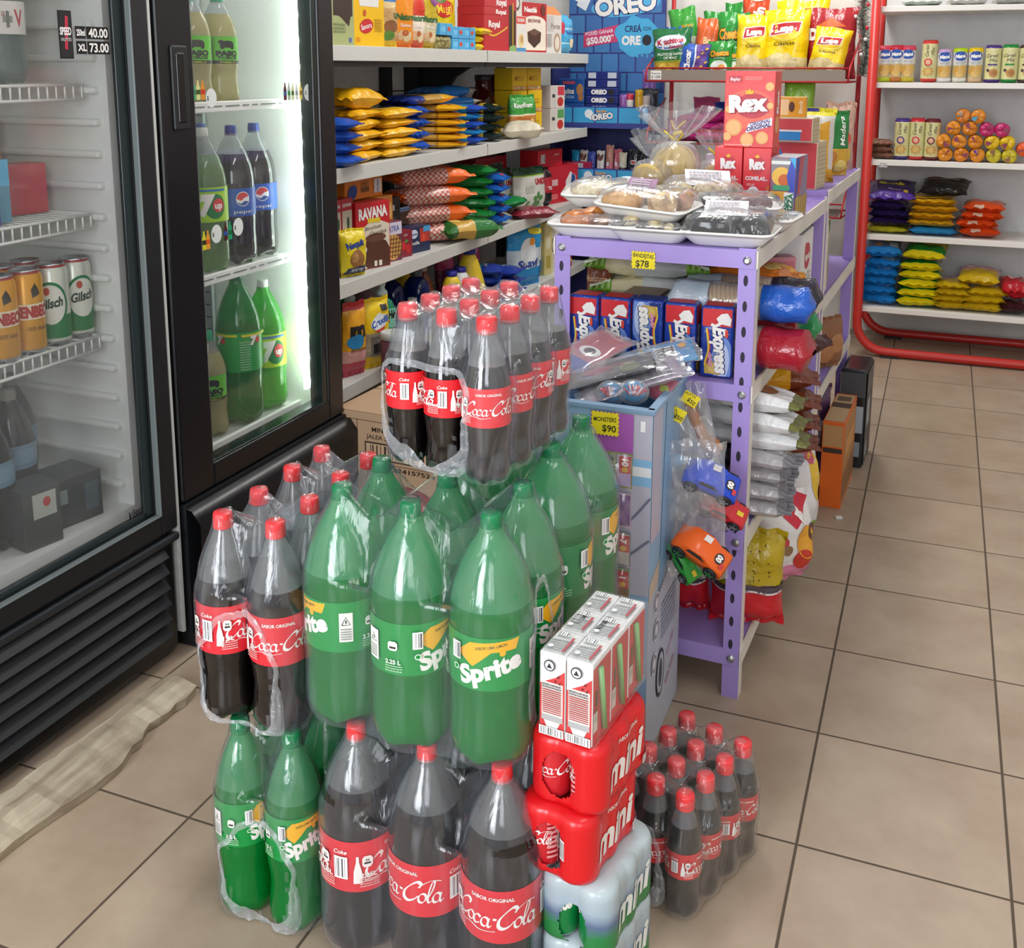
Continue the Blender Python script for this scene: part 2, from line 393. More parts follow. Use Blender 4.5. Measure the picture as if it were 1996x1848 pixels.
def cola_label(r, hh, size, rot0=0.0):
    c = 2*PI*r; a = []
    for off in (0, c/2):
        a += xf(SCRIPT, c*.36, dx=off, dy=hh*.47); a.append(T_('SABOR ORIGINAL', off, hh*.85, hh*.065, WHT, w=c*.17, bold=.02))
    for off in (c*.235, -c*.265):
        a += bars(off-c*.028, hh*.28, off+c*.028, hh*.72, 12, seed=4); a.append(T_('Coke', off, hh*.82, hh*.08, WHT, shear=.3))
        a.append(P_([(off+c*.05, hh*.2), (off+c*.085, hh*.2), (off+c*.082, hh*.45), (off+c*.073, hh*.62), (off+c*.072, hh*.74), (off+c*.062, hh*.74), (off+c*.061, hh*.62), (off+c*.052, hh*.45)], WHT))
    for off in (c*.34, -c*.16, -c*.335):
        a.append(P_([(off-c*.02+c*.04*x, hh*.52+hh*.22*y) for x, y in ((.2, 0), (.8, 0), (1, .2), (1, .8), (.8, 1), (.2, 1), (0, .8), (0, .2))], WHT))
        a.append(R_(off-c*.013, hh*.58, off+c*.013, hh*.62, '#303030')); a.append(T_('84', off, hh*.66, hh*.05, '#303030'))
        a.append(T_(size, off+c*.004, hh*.36, hh*.09, WHT, bold=.03)); a += small_print(off-c*.03, hh*.12, off+c*.045, hh*.3, 4, '#f0b4b0', 3)
    return a
def lime_label(r, hh, size):
    c = 2*PI*r; a = []
    for off in (0, c/2):
        a.append(P_([(off-c*.115, hh*.68), (off-c*.06, hh*.90), (off+c*.13, hh*.965), (off+c*.115, hh*.76), (off+c*.02, hh*.74), (off-c*.05, hh*.45)], '#f2b51c'))
        a.append(T_('SABOR LIMA LIMON', off+c*.02, hh*.84, hh*.055, '#5a5a20', w=c*.12, rot=.14))
        a.append(T_('Sprite', off+c*.015, hh*.42, hh*.32, WHT, w=c*.25, rot=.30, shear=.12, bold=.05)); a.append(E_(off+c*.062, hh*.72, c*.012, c*.012, '#f2b51c', 12))
    for off in (c*.21, -c*.29):
        a.append(R_(off-c*.026, hh*.22, off+c*.026, hh*.80, WHT)); a.append(S_([(off-c*.016, hh*.56), (off, hh*.72), (off+c*.016, hh*.56), (off-c*.016, hh*.56)], c*.004, '#3a4a40', None, False)); a.append(R_(off-c*.003, hh*.59, off+c*.003, hh*.66, '#3a4a40'))
        a += small_print(off-c*.02, hh*.26, off+c*.02, hh*.5, 5, '#8a948c', 5)
    for off in (c*.30, -c*.20):
        a.append(P_([(off-c*.018+c*.036*x, hh*.50+hh*.18*y) for x, y in ((.2, 0), (.8, 0), (1, .2), (1, .8), (.8, 1), (.2, 1), (0, .8), (0, .2))], '#dfe8dc')); a.append(R_(off-c*.012, hh*.54, off+c*.012, hh*.58, '#303030'))
        a.append(T_(size, off, hh*.28, hh*.08, WHT, bold=.03)); a += small_print(off-c*.03, hh*.08, off+c*.035, hh*.22, 3, '#9fd0a8', 3)
    for off in (c*.39, -c*.11):
        a += bars(off-c*.018, hh*.55, off+c*.018, hh*.88, 9, seed=2); a.append(E_(off, hh*.40, c*.012, c*.012, '#cfe4d2', 14)); a.append(E_(off, hh*.40, c*.008, c*.008, '#0b8a3c', 14))
    return a
# ---- bottle outlines (radius/height as fractions of the bottle height)
PROF = {
 'contour': [(.010, .012), (.060, 0), (.100, .004), (.122, .022), (.134, .055), (.136, .10), (.130, .17), (.128, .22), (.136, .29), (.1418, .34), (.1420, .36), (.1420, .575), (.1415, .60), (.133, .655), (.112, .735), (.084, .82), (.064, .875), (.060, .90), (.066, .905), (.066, .915), (.060, .92), (.058, .935)],
 'straight': [(.010, .012), (.070, 0), (.115, .004), (.140, .022), (.152, .055), (.156, .10), (.154, .20), (.152, .25), (.1545, .31), (.1555, .33), (.1555, .345), (.1555, .575), (.155, .60), (.152, .655), (.139, .72), (.110, .80), (.075, .872), (.052, .91), (.045, .93), (.045, .94), (.044, .945)],
 'pinch': [(.010, .012), (.070, 0), (.112, .004), (.132, .022), (.142, .055), (.144, .10), (.135, .19), (.132, .24), (.140, .31), (.1455, .345), (.1455, .36), (.1455, .575), (.144, .60), (.137, .66), (.120, .73), (.092, .81), (.062, .88), (.046, .915), (.042, .94), (.042, .945)],
}
PET_CLEAR = plastic_mat('pet_clear', '#c9ced2', clear=.72, rough=.08, tint='#eef1f2')
COLA = mt('#0b0607', .07, 'cola'); COLA.node_tree.nodes['Principled BSDF'].inputs['Coat Weight'].default_value = .6
GREEN = plastic_mat('pet_green_full', '#0cb450', clear=.42, rough=.08, tint='#2bd074')
GREEN_TOP = plastic_mat('pet_green_empty', '#6fd89a', clear=.50, rough=.08, tint='#86dcaa')
RED_CAP = mt('#e2383c', .35); GRN_CAP = mt('#0b7a48', .35)
BM = {}
def bottle_set(key, kind, h, rs, fill, mats, cap, lab_col, lab_art, lz, capr=.0145, caph=.020):
    """meshes of one bottle: body, cap, label"""
    P = [(r*h*rs, z*h) for r, z in PROF[kind]]
    nk = P[-1][0]
    def mod(r, z, a):
        if z < .055*h and r > .05*h:
            k = .5+.5*math.cos(5*a); q = max(0, 1-z/(.055*h)); return r*(1-.10*k*q), z+.030*h*k*q*(1 if r > .06*h else .5)
        return r, z
    Q = []; ms = []
    for i in range(len(P)-1):
        (r0, z0), (r1, z1) = P[i], P[i+1]; Q.append((r0, z0))
        if z0 < fill*h < z1: t = (fill*h-z0)/(z1-z0); ms.append(mats[0]); Q.append((r0+(r1-r0)*t, fill*h)); ms.append(mats[1])
        else: ms.append(mats[0] if z1 <= fill*h else mats[1])
    Q.append(P[-1]); rf = float(np.interp(fill*h, [p[1] for p in P[2:]], [p[0] for p in P[2:]]))
    b = MB().lathe(Q, None, 32, mats=ms, mod=mod)
    vs = [(nk*1.5*0, 0)]
    if fill < .88: b.add([(rf*.985*math.cos(2*PI*k/24), rf*.985*math.sin(2*PI*k/24), fill*h) for k in range(24)], [tuple(range(24))], mats[0])
    body = b.mesh('bottle')
    cp = MB(); z0 = h-caph
    def ridg(r, z, a): return (r*(1+.025*(1 if int(round(a/(2*PI)*48)) % 2 else -1)), z) if z < h-.003 and r > capr*.9 else (r, z)
    cp.lathe([(capr*.9, z0-.004), (capr, z0-.003), (capr, z0), (capr*.97, z0+.001), (capr, z0+.002), (capr*.98, h-.003), (capr*.90, h), (capr*.3, h+.0002)], cap, 48, mod=ridg)
    capm = cp.mesh('cap')
    r = max(q[0] for q in P)+.0006; a, z1 = lz[0]*h, lz[1]*h; hh = z1-a
    lb = MB(); mcol = mt(lab_col, .38)
    lb.grid(lambda u, v: (r*math.cos(u*2*PI), r*math.sin(u*2*PI), a+v*hh), 48, 1, mcol, wrap=True)
    paint(lb, lab_art(r, hh), lambda x, z, d: ((r+d)*math.cos(x/r-PI/2), (r+d)*math.sin(x/r-PI/2), a+z), .006, eps=.00012)
    BM[key] = dict(body=body, cap=capm, label=lb.mesh('label'), h=h, prof=P, r=r, capr=capr)
    return BM[key]
CL = lambda s: (lambda r, hh: cola_label(r, hh, s)); LL = lambda s: (lambda r, hh: lime_label(r, hh, s))
bottle_set('cola600', 'contour', .235, 1.0, .72, (COLA, PET_CLEAR), RED_CAP, '#e0222c', CL('600 mL'), (.365, .600))
bottle_set('cola354', 'contour', .200, .98, .76, (COLA, PET_CLEAR), RED_CAP, '#cc2a30', CL('354 mL'), (.36, .575))
bottle_set('cola15', 'pinch', .320, .955, .70, (COLA, PET_CLEAR), RED_CAP, '#da2c38', CL('1,5L'), (.36, .595))
bottle_set('cola225', 'straight', .350, 1.04, .76, (COLA, PET_CLEAR), RED_CAP, '#dc2430', CL('2,25L'), (.335, .565))
bottle_set('lime225', 'straight', .350, 1.06, .66, (GREEN, GREEN_TOP), GRN_CAP, '#0b9040', LL('2.25 L'), (.35, .565))
bottle_set('lime15', 'pinch', .317, .94, .68, (GREEN, GREEN_TOP), GRN_CAP, '#0b8f40', LL('1.5 L'), (.40, .625))
bottle_set('lime3', 'straight', .362, 1.15, .68, (GREEN, GREEN_TOP), GRN_CAP, '#0b8440', LL('3L'), (.36, .600))
def add_bottle(key, parent, x, y, turn=0.0, z=0.0, lean=(0, 0)):
    b = BM[key]
    o = link('bottle', b['body'], parent, (x, y, z), (lean[0], lean[1], turn)); link('cap', b['cap'], o); link('label', b['label'], o)
    return o
FILM = film_mat('shrink_film', .008, .10, .11, '#e2eafa', gloss=.06, rough=.13); FILM_G = film_mat('shrink_film_milky', .010, .07, .10, '#dce6fa', gloss=.055, rough=.17); RIM = film_mat('film_edge', .16, .45, .25, '#eef2f8', (60, 60, 40))
def softmin(ds, k): m = np.min(ds, 0); return m-k*np.log(np.sum(np.exp(-(ds-m)/k), 0))
def shrink(parent, bots, key, mat, hole=None, k=.010, off=.0036, n=120, torn=11, zc=None, sagk=.85, dip=.013):
    """film hugging a group of bottles: lobed sides, a sheet saddled between the caps; hole=[(theta,zc,dtheta,dz)] torn openings"""
    b = BM[key]; P = b['prof']; h = b['h']; B = np.array(bots, float); c = B.mean(0)
    pr = np.array([p[0] for p in P]); pz = np.array([p[1] for p in P]); pz2 = pz.copy(); pz2[:3] = 0
    rad = lambda z: np.interp(z, pz, pr)*(1.0)+(np.clip(.03*h-z, 0, 1))*.35
    zsh = .66*h; th = 2*PI*np.arange(n)/n; D = np.stack([np.cos(th), np.sin(th)], 1)
    Rm = np.abs(B-c).max()*1.6+.12; ts = np.linspace(0, Rm, 260)
    pts = c+D[:, None, :]*ts[None, :, None]
    dist = np.stack([np.hypot(pts[..., 0]-q[0], pts[..., 1]-q[1]) for q in B])
    rnd = np.random.RandomState(torn)
    zs = [.002]+list(np.linspace(.03*h, zsh, 22)); RR = []
    for z in zs:
        rr = rad(max(z, .012*h)); f = softmin(dist-rr, k)-off
        idx = (f < 0); j = idx.shape[1]-1-np.argmax(idx[:, ::-1], 1); row = ts[j]+.0005; row[~idx.any(1)] = 0
        sup = np.max((B-c) @ D.T, 0)+rr+off                        # convex hull of the group: the film dips at most a little inside it
        cs = D @ D.T; hull = np.min(np.where(cs > .02, sup[None, :]/np.maximum(cs, .02), 9), 1)
        RR.append(np.maximum(row, hull-dip))
    RR = np.array(RR)
    RR = (RR+np.roll(RR, 1, 1)+np.roll(RR, -1, 1))/3
    mb = MB(); ns = len(zs)
    V = lambda i, j: (c[0]+D[i % n, 0]*RR[j, i % n], c[1]+D[i % n, 1]*RR[j, i % n], zs[j])
    up = [(p[1], p[0]) for p in P if p[1] >= .55*h]; upr = np.array([q[1] for q in up][::-1]); upz = np.array([q[0] for q in up][::-1])
    x0, y0 = B.min(0); x1, y1 = B.max(0); cr = b['capr']
    def top(x, y):
        d = np.array([math.hypot(x-q[0], y-q[1]) for q in B])
        Hp = np.where(d <= cr*1.05, h+.0012, np.interp(d-off-.0015, upr, upz, right=upz[-1]-.0))
        Hp = np.where(d > upr[-1], upz[-1]-(d-upr[-1])*3, Hp)
        e = math.hypot(max(x0-x, 0, x-x1), max(y0-y, 0, y-y1)); dm = d.min()
        Hb = h+.001-sagk*max(0, dm-cr*.9)+2.2*max(0, dm-cr-.018)*0-5.0*e
        Hb = max(Hb, h*.62 if e < .01 else 0)
        m = max(Hp.max(), Hb); kk = .006
        return m+kk*math.log(np.exp((Hp-m)/kk).sum()+math.exp((Hb-m)/kk))-kk*.2
    vs = [V(i, j) for j in range(ns) for i in range(n)]
    nr = 30
    for q in range(1, nr+1):
        s = 1-q/nr*.995
        for i in range(n):
            x = c[0]+D[i, 0]*RR[-1, i]*s; y = c[1]+D[i, 1]*RR[-1, i]*s; z = top(x, y)
            if q == 1: z = .5*(z+zs[-1]) if z > zs[-1] else zs[-1]
            vs.append((x, y, max(z, zs[-1]*.96)))
    tot = ns+nr; fs = []
    def inhole(i, j):
        if not hole or j >= ns-1: return False
        t = (i+.5)*2*PI/n; z = (zs[j]+zs[j+1])/2
        for ht, hz, dt, dz in hole:
            a = (t-ht+PI) % (2*PI)-PI; q = (a/dt)**2+((z-hz)/dz)**2
            if q < 1+.22*math.sin(i*1.7+torn)+.15*math.sin(j*2.3+i): return True
        return False
    for j in range(tot-1):
        for i in range(n):
            if inhole(i, j): continue
            fs.append((j*n+i, j*n+(i+1) % n, (j+1)*n+(i+1) % n, (j+1)*n+i))
    mb.add(vs, fs, mat, True)
    for ht, hz, dt, dz in (hole or []):       # gathered torn edge of each opening
        pts = []
        for q in range(60):
            a = 2*PI*q/60; w = 1+.06*math.sin(3*a+torn)+.04*math.sin(7*a)+rnd.uniform(-.02, .02); t = ht+dt*w*math.cos(a); z = max(.004, min(zsh, hz+dz*w*math.sin(a)))
            fi = (t % (2*PI))/(2*PI)*n; i = int(fi); fr = fi-i; jz = np.interp(z, zs, np.arange(ns)); j = int(min(jz, ns-2)); fz = jz-j
            R0 = (RR[j, i % n]*(1-fr)+RR[j, (i+1) % n]*fr)*(1-fz)+(RR[j+1, i % n]*(1-fr)+RR[j+1, (i+1) % n]*fr)*fz
            pts.append((t, R0, z, a))
        o = len(mb.v); m = len(pts)
        for lay in range(5):                   # crumpled band of gathered film, deepest at the lower lip
            for t, R0, z, a in pts:
                k = .25+.75*max(0, -math.sin(a))**.7; dd = (lay/4)*(.030 if dz > .05 else .01)*k; zz = max(.003, z+dd*math.sin(a)*1.0-(0 if lay else .004*math.sin(a))); tt = t+dd*math.cos(a)/max(R0, .05)
                rr = R0+.0012+(rnd.uniform(0, .0055)*k if 0 < lay < 4 else 0); mb.v.append((c[0]+math.cos(tt)*rr, c[1]+math.sin(tt)*rr, zz))
        im = mb.mi(RIM)
        for lay in range(4):
            for q in range(m): mb.f.append((o+lay*m+q, o+lay*m+(q+1) % m, o+(lay+1)*m+(q+1) % m, o+(lay+1)*m+q)); mb.m.append(im); mb.sm.append(False)
    return mb.obj('shrink_wrap', parent)
# ---------------------------------------------------------------- setting
def tile_mat():
    m, nt, N, L, out = mat_nodes('floor_tiles'); pb = N.new('ShaderNodeBsdfPrincipled'); L.new(pb.outputs[0], out.inputs[0])
    t = N.new('ShaderNodeTexCoord'); sx = N.new('ShaderNodeSeparateXYZ'); L.new(t.outputs['Object'], sx.inputs[0])
    es = []; ids = []
    for ax in ('X', 'Y'):
        dv = N.new('ShaderNodeMath'); dv.operation = 'DIVIDE'; dv.inputs[1].default_value = .33; L.new(sx.outputs[ax], dv.inputs[0])
        ad = N.new('ShaderNodeMath'); ad.operation = 'ADD'; ad.inputs[1].default_value = .5; L.new(dv.outputs[0], ad.inputs[0])
        fr = N.new('ShaderNodeMath'); fr.operation = 'FRACT'; L.new(ad.outputs[0], fr.inputs[0])
        sb = N.new('ShaderNodeMath'); sb.operation = 'SUBTRACT'; sb.inputs[1].default_value = .5; L.new(fr.outputs[0], sb.inputs[0])
        ab = N.new('ShaderNodeMath'); ab.operation = 'ABSOLUTE'; L.new(sb.outputs[0], ab.inputs[0]); es.append(ab)
        fl = N.new('ShaderNodeMath'); fl.operation = 'FLOOR'; L.new(dv.outputs[0], fl.inputs[0]); ids.append(fl)
    mn = N.new('ShaderNodeMath'); mn.operation = 'MINIMUM'; L.new(es[0].outputs[0], mn.inputs[0]); L.new(es[1].outputs[0], mn.inputs[1])
    gm = N.new('ShaderNodeMapRange'); gm.inputs[1].default_value = .0050; gm.inputs[2].default_value = .0085; L.new(mn.outputs[0], gm.inputs[0])
    cb = N.new('ShaderNodeCombineXYZ'); L.new(ids[0].outputs[0], cb.inputs[0]); L.new(ids[1].outputs[0], cb.inputs[1])
    wn = N.new('ShaderNodeTexWhiteNoise'); wn.noise_dimensions = '2D'; L.new(cb.outputs[0], wn.inputs['Vector'])
    vm = N.new('ShaderNodeVectorMath'); vm.operation = 'MULTIPLY_ADD'; vm.inputs[1].default_value = (9, 9, 9); L.new(cb.outputs[0], vm.inputs[0]); L.new(t.outputs['Object'], vm.inputs[2])
    nz = N.new('ShaderNodeTexNoise'); nz.inputs['Scale'].default_value = 5.0; nz.inputs['Detail'].default_value = 6; nz.inputs['Roughness'].default_value = .6; L.new(vm.outputs[0], nz.inputs['Vector'])
    cr = N.new('ShaderNodeValToRGB'); e = cr.color_ramp.elements; e[0].position = .30; e[0].color = lin('#9f8a75'); e[1].position = .70; e[1].color = lin('#b5a38e')
    L.new(nz.outputs[0], cr.inputs[0])
    hs = N.new('ShaderNodeHueSaturation'); mr = N.new('ShaderNodeMapRange'); mr.inputs[3].default_value = .95; mr.inputs[4].default_value = 1.05; L.new(wn.outputs[0], mr.inputs[0]); L.new(mr.outputs[0], hs.inputs['Value']); L.new(cr.outputs[0], hs.inputs['Color'])
    n2 = N.new('ShaderNodeTexNoise'); n2.inputs['Scale'].default_value = 2.3; n2.inputs['Detail'].default_value = 8; L.new(t.outputs['Object'], n2.inputs['Vector'])
    r2 = N.new('ShaderNodeMapRange'); r2.inputs[1].default_value = .62; r2.inputs[2].default_value = .78; r2.inputs[4].default_value = .35; L.new(n2.outputs[0], r2.inputs[0])
    mx0 = N.new('ShaderNodeMix'); mx0.data_type = 'RGBA'; L.new(r2.outputs[0], mx0.inputs[0]); L.new(hs.outputs[0], mx0.inputs[6]); mx0.inputs[7].default_value = lin('#8a725c')
    mx = N.new('ShaderNodeMix'); mx.data_type = 'RGBA'; L.new(gm.outputs[0], mx.inputs[0]); mx.inputs[6].default_value = lin('#544638'); L.new(mx0.outputs[2], mx.inputs[7]); L.new(mx.outputs[2], pb.inputs['Base Color'])
    rr = N.new('ShaderNodeMapRange'); rr.inputs[3].default_value = .8; rr.inputs[4].default_value = .36; L.new(gm.outputs[0], rr.inputs[0]); L.new(rr.outputs[0], pb.inputs['Roughness'])
    bp = N.new('ShaderNodeBump'); bp.inputs['Distance'].default_value = .002; bp.inputs['Strength'].default_value = .6; L.new(gm.outputs[0], bp.inputs['Height']); L.new(bp.outputs[0], pb.inputs['Normal'])
    return m
def wood_mat(name, c0, c1, sc_=(4, 30, 30)):
    m, nt, N, L, out = mat_nodes(name); pb = N.new('ShaderNodeBsdfPrincipled'); L.new(pb.outputs[0], out.inputs[0]); pb.inputs['Roughness'].default_value = .75
    t = N.new('ShaderNodeTexCoord'); mp = N.new('ShaderNodeMapping'); mp.inputs['Scale'].default_value = sc_; L.new(t.outputs['Object'], mp.inputs[0])
    nz = N.new('ShaderNodeTexNoise'); nz.inputs['Scale'].default_value = 1; nz.inputs['Detail'].default_value = 8; nz.inputs['Distortion'].default_value = .6; L.new(mp.outputs[0], nz.inputs['Vector'])
    cr = N.new('ShaderNodeValToRGB'); e = cr.color_ramp.elements; e[0].position = .35; e[0].color = lin(c0); e[1].position = .65; e[1].color = lin(c1); L.new(nz.outputs[0], cr.inputs[0]); L.new(cr.outputs[0], pb.inputs['Base Color'])
    bp = N.new('ShaderNodeBump'); bp.inputs['Distance'].default_value = .004; L.new(nz.outputs[0], bp.inputs['Height']); L.new(bp.outputs[0], pb.inputs['Normal'])
    return m
fm = MB(); TM = tile_mat(); fm.grid(lambda u, v: (-2.2+u*4.0, -4.0+v*7.85, 0), 2, 2, TM, smooth=False)
fm.box(-2.2, 1.8, -4.0, 3.85, -.05, -.001, '#8a7763'); struct(fm.obj('floor'))
WALL = mt('#e6e3dc', .85, 'worn')
struct(MB().box(-2.1, -2.0, -4.0, 3.85, 0, 2.7, WALL).obj('wall_left'))
struct(MB().box(-2.0, 1.8, 3.80, 3.90, 0, 2.7, WALL).obj('wall_back'))
struct(MB().box(1.7, 1.8, -4.0, 3.80, 0, 2.7, WALL).obj('wall_right'))
# ---------------------------------------------------------------- coolers
BLK = mt('#0d0e11', .32); BLK2 = mt('#15171a', .5); LINER = mt('#e9ece8', .45); GREYP = mt('#9aa0a2', .5); WIRE = mt('#eceeea', .35); TEAL = mt('#16201f', .2)
def glass_mat(name, base, streak, haze_scale):
    m = film_mat(name, base, streak, .02, '#cfd6d4', haze_scale, .06, .03)
    return m
def shell(mb, x0, x1, y0, y1, z0, z1, t, outm, inm, floor_z):
    """open-fronted cabinet (front at x1): black outside, pale liner inside"""
    mb.box(x0, x0+t, y0, y1, z0, z1, outm); mb.box(x0, x1, y0, y0+t*.6, z0, z1, outm); mb.box(x0, x1, y1-t*.6, y1, z0, z1, outm); mb.box(x0, x1, y0, y1, z1-t, z1, outm)
    mb.box(x0+t, x0+t+.01, y0+t, y1-t, floor_z, z1-t, inm); mb.box(x0+t, x1-.01, y0+t*.6, y0+t, floor_z, z1-t, inm); mb.box(x0+t, x1-.01, y1-t, y1-t*.6, floor_z, z1-t, inm)
    mb.box(x0+t, x1-.01, y0+t, y1-t, z1-t-.02, z1-t-.01, inm); mb.box(x0+t, x1-.01, y0+t*.6, y1-t*.6, floor_z-.03, floor_z, inm); mb.box(x0, x1, y0, y1, z0, floor_z-.031, outm)
def frame(mb, x0, x1, y0, y1, z0, z1, wl, wr, wb, wt, mat, bev=.006):
    mb.box(x0, x1, y0, y0+wl, z0, z1, mat, bev); mb.box(x0, x1, y1-wr, y1, z0, z1, mat, bev); mb.box(x0, x1, y0+wl-.004, y1-wr+.004, z0, z0+wb, mat, bev); mb.box(x0, x1, y0+wl-.004, y1-wr+.004, z1-wt, z1, mat, bev)
def wire_shelf(parent, x0, x1, y0, y1, z, drop, n=26, m=WIRE):
    w = MB()
    for zz in (0, -drop): w.cyl((x1, y0, z+zz), (x1, y1, z+zz), .0035, m, 6)
    for k in range(n+1):
        y = y0+(y1-y0)*k/n; w.cyl((x1, y, z), (x1, y, z-drop), .0022, m, 5); w.cyl((x0, y, z), (x1, y, z), .002, m, 5)
    w.cyl((x0, y0, z), (x0, y1, z), .003, m, 6); w.cyl((x0, y0, z), (x1, y0, z), .003, m, 6); w.cyl((x0, y1, z), (x1, y1, z), .003, m, 6)
    return w.obj('wire_shelf', parent)
# -- first cooler, dim inside
c1 = thing('beverage_cooler', 'black upright drinks cooler with fogged glass door and ribbed lower grille, nearest on the left', 'cooler', (0, 0, 0))
mb = MB(); shell(mb, -1.98, -1.40, -.62, .100, .02, 2.05, .05, BLK, LINER, .36)
for k in range(24):                        # moulded shelf ledges on the side liner
    z = .40+k*.064
    for y, s in ((.052, -1), (-.572, 1)):
        mb.box(-1.90, -1.43, min(y, y+s*.018), max(y, y+s*.018), z, z+.014, LINER, .005)
mb.obj('cabinet', c1)
mb = MB(); frame(mb, -1.395, -1.34, -.62, .100, .30, 2.02, .055, .052, .048, .05, BLK2); mb.obj('door_frame', c1)
mb = MB(); frame(mb, -1.352, -1.3375, -.567, .050, .345, 1.975, .004, .004, .004, .004, mt('#6e7677', .4), .0015); mb.obj('glazing_bead', c1)
mb = MB(); frame(mb, -1.362, -1.3585, -.563, .046, .349, 1.97, .016, .026, .012, .016, mt('#2b3436', .15), .0008); mb.obj('glass_border', c1)
mb = MB().box(-1.366, -1.362, -.565, .048, .347, 1.972, glass_mat('cooler_glass_fogged', .012, .11, (2.2, 2.2, .9))); mb.obj('door_glass', c1)
MB().box(-1.394, -1.343, .1015, .109, .05, 2.02, mt('#c9cac8', .5)).obj('gasket_strip', c1)
mb = MB(); mb.box(-1.42, -1.352, -.62, .098, .02, .295, BLK, .008)
for k in range(6):
    z = .065+k*.036; mb.add([(-1.352, -.60, z), (-1.352, .055, z), (-1.330, .055, z+.006), (-1.330, -.60, z+.006), (-1.352, .055, z+.03), (-1.352, -.60, z+.03)], [(0, 1, 2, 3), (3, 2, 4, 5), (0, 3, 5), (1, 4, 2)], mt('#1b1e20', .45))
mb.box(-1.352, -1.334, -.62, .098, .275, .292, mt('#23272a', .4), .006); mb.obj('grille_panel', c1)
for z in (1.25, .99, .735): wire_shelf(c1, -1.88, -1.455, -.55, .028, z, .028)
DG = lambda u, v, d: (-1.3618+d, u, v)
mb = MB(); paint(mb, [R_(-.117, 1.300, -.083, 1.387, '#101114'), R_(-.114, 1.303, -.086, 1.384, '#1c1d20'), P_([(-.104, 1.318), (-.097, 1.316), (-.092, 1.376), (-.099, 1.378)], '#c23048'), T_('SPEED', -.100, 1.350, .013, '#f2eeee', w=.028, bold=.04), T_('UNLIMITED', -.100, 1.335, .006, '#c8c4c4', w=.026)], DG, first=2)
mb.obj('can_sticker', c1)
a = [R_(-.076, 1.337, -.050, 1.360, '#0c0d0e'), R_(-.0485, 1.337, .010, 1.360, '#0c0d0e'), R_(-.076, 1.309, -.050, 1.333, '#0c0d0e'), R_(-.0485, 1.309, .010, 1.333, '#0c0d0e'),
     T_('250ml', -.063, 1.3485, .011, WHT, w=.021, bold=.04), T_('XL', -.062, 1.321, .012, WHT, bold=.04), T_('40.00', -.019, 1.3485, .016, WHT, w=.050, bold=.03), T_('73.00', -.019, 1.321, .016, WHT, w=.050, bold=.03)]
paint(MB(), a, DG, first=2).obj('price_sticker', c1)
paint(MB(), [T_('Visu', -.005, .372, .017, '#141414', rot=.1, shear=.45, bold=.02)], DG, first=2).obj('maker_lettering', c1)
# -- second cooler, lit by an LED strip
c2 = thing('beverage_cooler', 'black upright drinks cooler with a bright white light strip inside the glass door', 'cooler', (0, 0, 0))
mb = MB(); shell(mb, -1.98, -1.40, .118, .802, .02, 2.05, .05, BLK, LINER, .375)
for y0 in (.735,): mb.box(-1.74, -1.715, y0, y0+.012, .40, 1.95, GREYP)
for k in range(44): mb.box(-1.736, -1.719, .7335, .7345, .42+k*.035, .424+k*.035, '#4a4e50')
mb.obj('cabinet', c2)
mb = MB(); frame(mb, -1.395, -1.34, .122, .802, .345, 2.02, .112, .075, .055, .06, BLK); mb.box(-1.342, -1.334, .158, .208, 1.155, 1.33, BLK2, .004); mb.box(-1.338, -1.332, .170, .196, 1.17, 1.315, mt('#050506', .3), .003); mb.obj('door_frame', c2)
mb = MB(); frame(mb, -1.385, -1.345, .232, .731, .398, 1.965, .006, .026, .006, .006, TEAL, .002); mb.obj('glass_border', c2)
MB().box(-1.364, -1.360, .236, .728, .40, 1.962, glass_mat('cooler_glass_clear', .015, .03, (3, 3, 1))).obj('door_glass', c2)
mb = MB()
for k in range(23): mb.ball((-1.392, .704, .455+k*.064), .008, .010, .013, mt('#f4fff6', .3, 'led', emit=22), 8, 6)
mb.box(-1.398, -1.390, .695, .752, .435, 1.925, mt('#e8fcee', .3, 'led', emit=6)); mb.obj('light_strip', c2)
mb = MB()    # rounded kick panel
prof = [(-1.36, .335), (-1.32, .33), (-1.298, .30), (-1.300, .16), (-1.318, .06), (-1.34, .03)]
mb.grid(lambda u, v: (np.interp(v*5, range(6), [p[0] for p in prof]), .122+u*.68, np.interp(v*5, range(6), [p[1] for p in prof])), 4, 10, BLK, smooth=True)
mb.box(-1.42, -1.335, .122, .802, .02, .34, BLK2); mb.box(-1.45, -1.33, .13, .80, 0, .035, mt('#0a0a0b', .6)); mb.obj('kick_panel', c2)
for z in (1.195, .795):
    o = wire_shelf(c2, -1.89, -1.435, .172, .712, z, .0001, 34); mb = MB(); mb.box(-1.432, -1.424, .174, .712, z-.014, z+.012, WIRE, .003); paint(mb, small_print(.22, z-.003, .68, z+.003, 1, '#6c7476', 3), lambda u, v, d: (-1.424+d, u, v)); mb.obj('price_rail', c2)
mb = MB()
for k in range(46): y = .176+k*.0115; mb.box(-1.88, -1.42, y, y+.006, .376, .384, mt('#cfd6d0', .4))
mb.box(-1.432, -1.420, .174, .715, .376, .398, WIRE, .003); mb.obj('floor_rack', c2)
def mini_bottle(y, z, h, body, lab): r = h*.16; return [P_([(y-r, z), (y+r, z), (y+r, z+h*.62), (y+r*.4, z+h*.85), (y+r*.4, z+h), (y-r*.4, z+h), (y-r*.4, z+h*.85), (y-r, z+h*.62)], body), R_(y-r, z+h*.28, y+r, z+h*.52, lab)]
st_ = lambda a: paint(MB(), a, lambda u, v, d: (-1.3598+d, u, v), first=2).obj('price_sticker', c2)
a = []
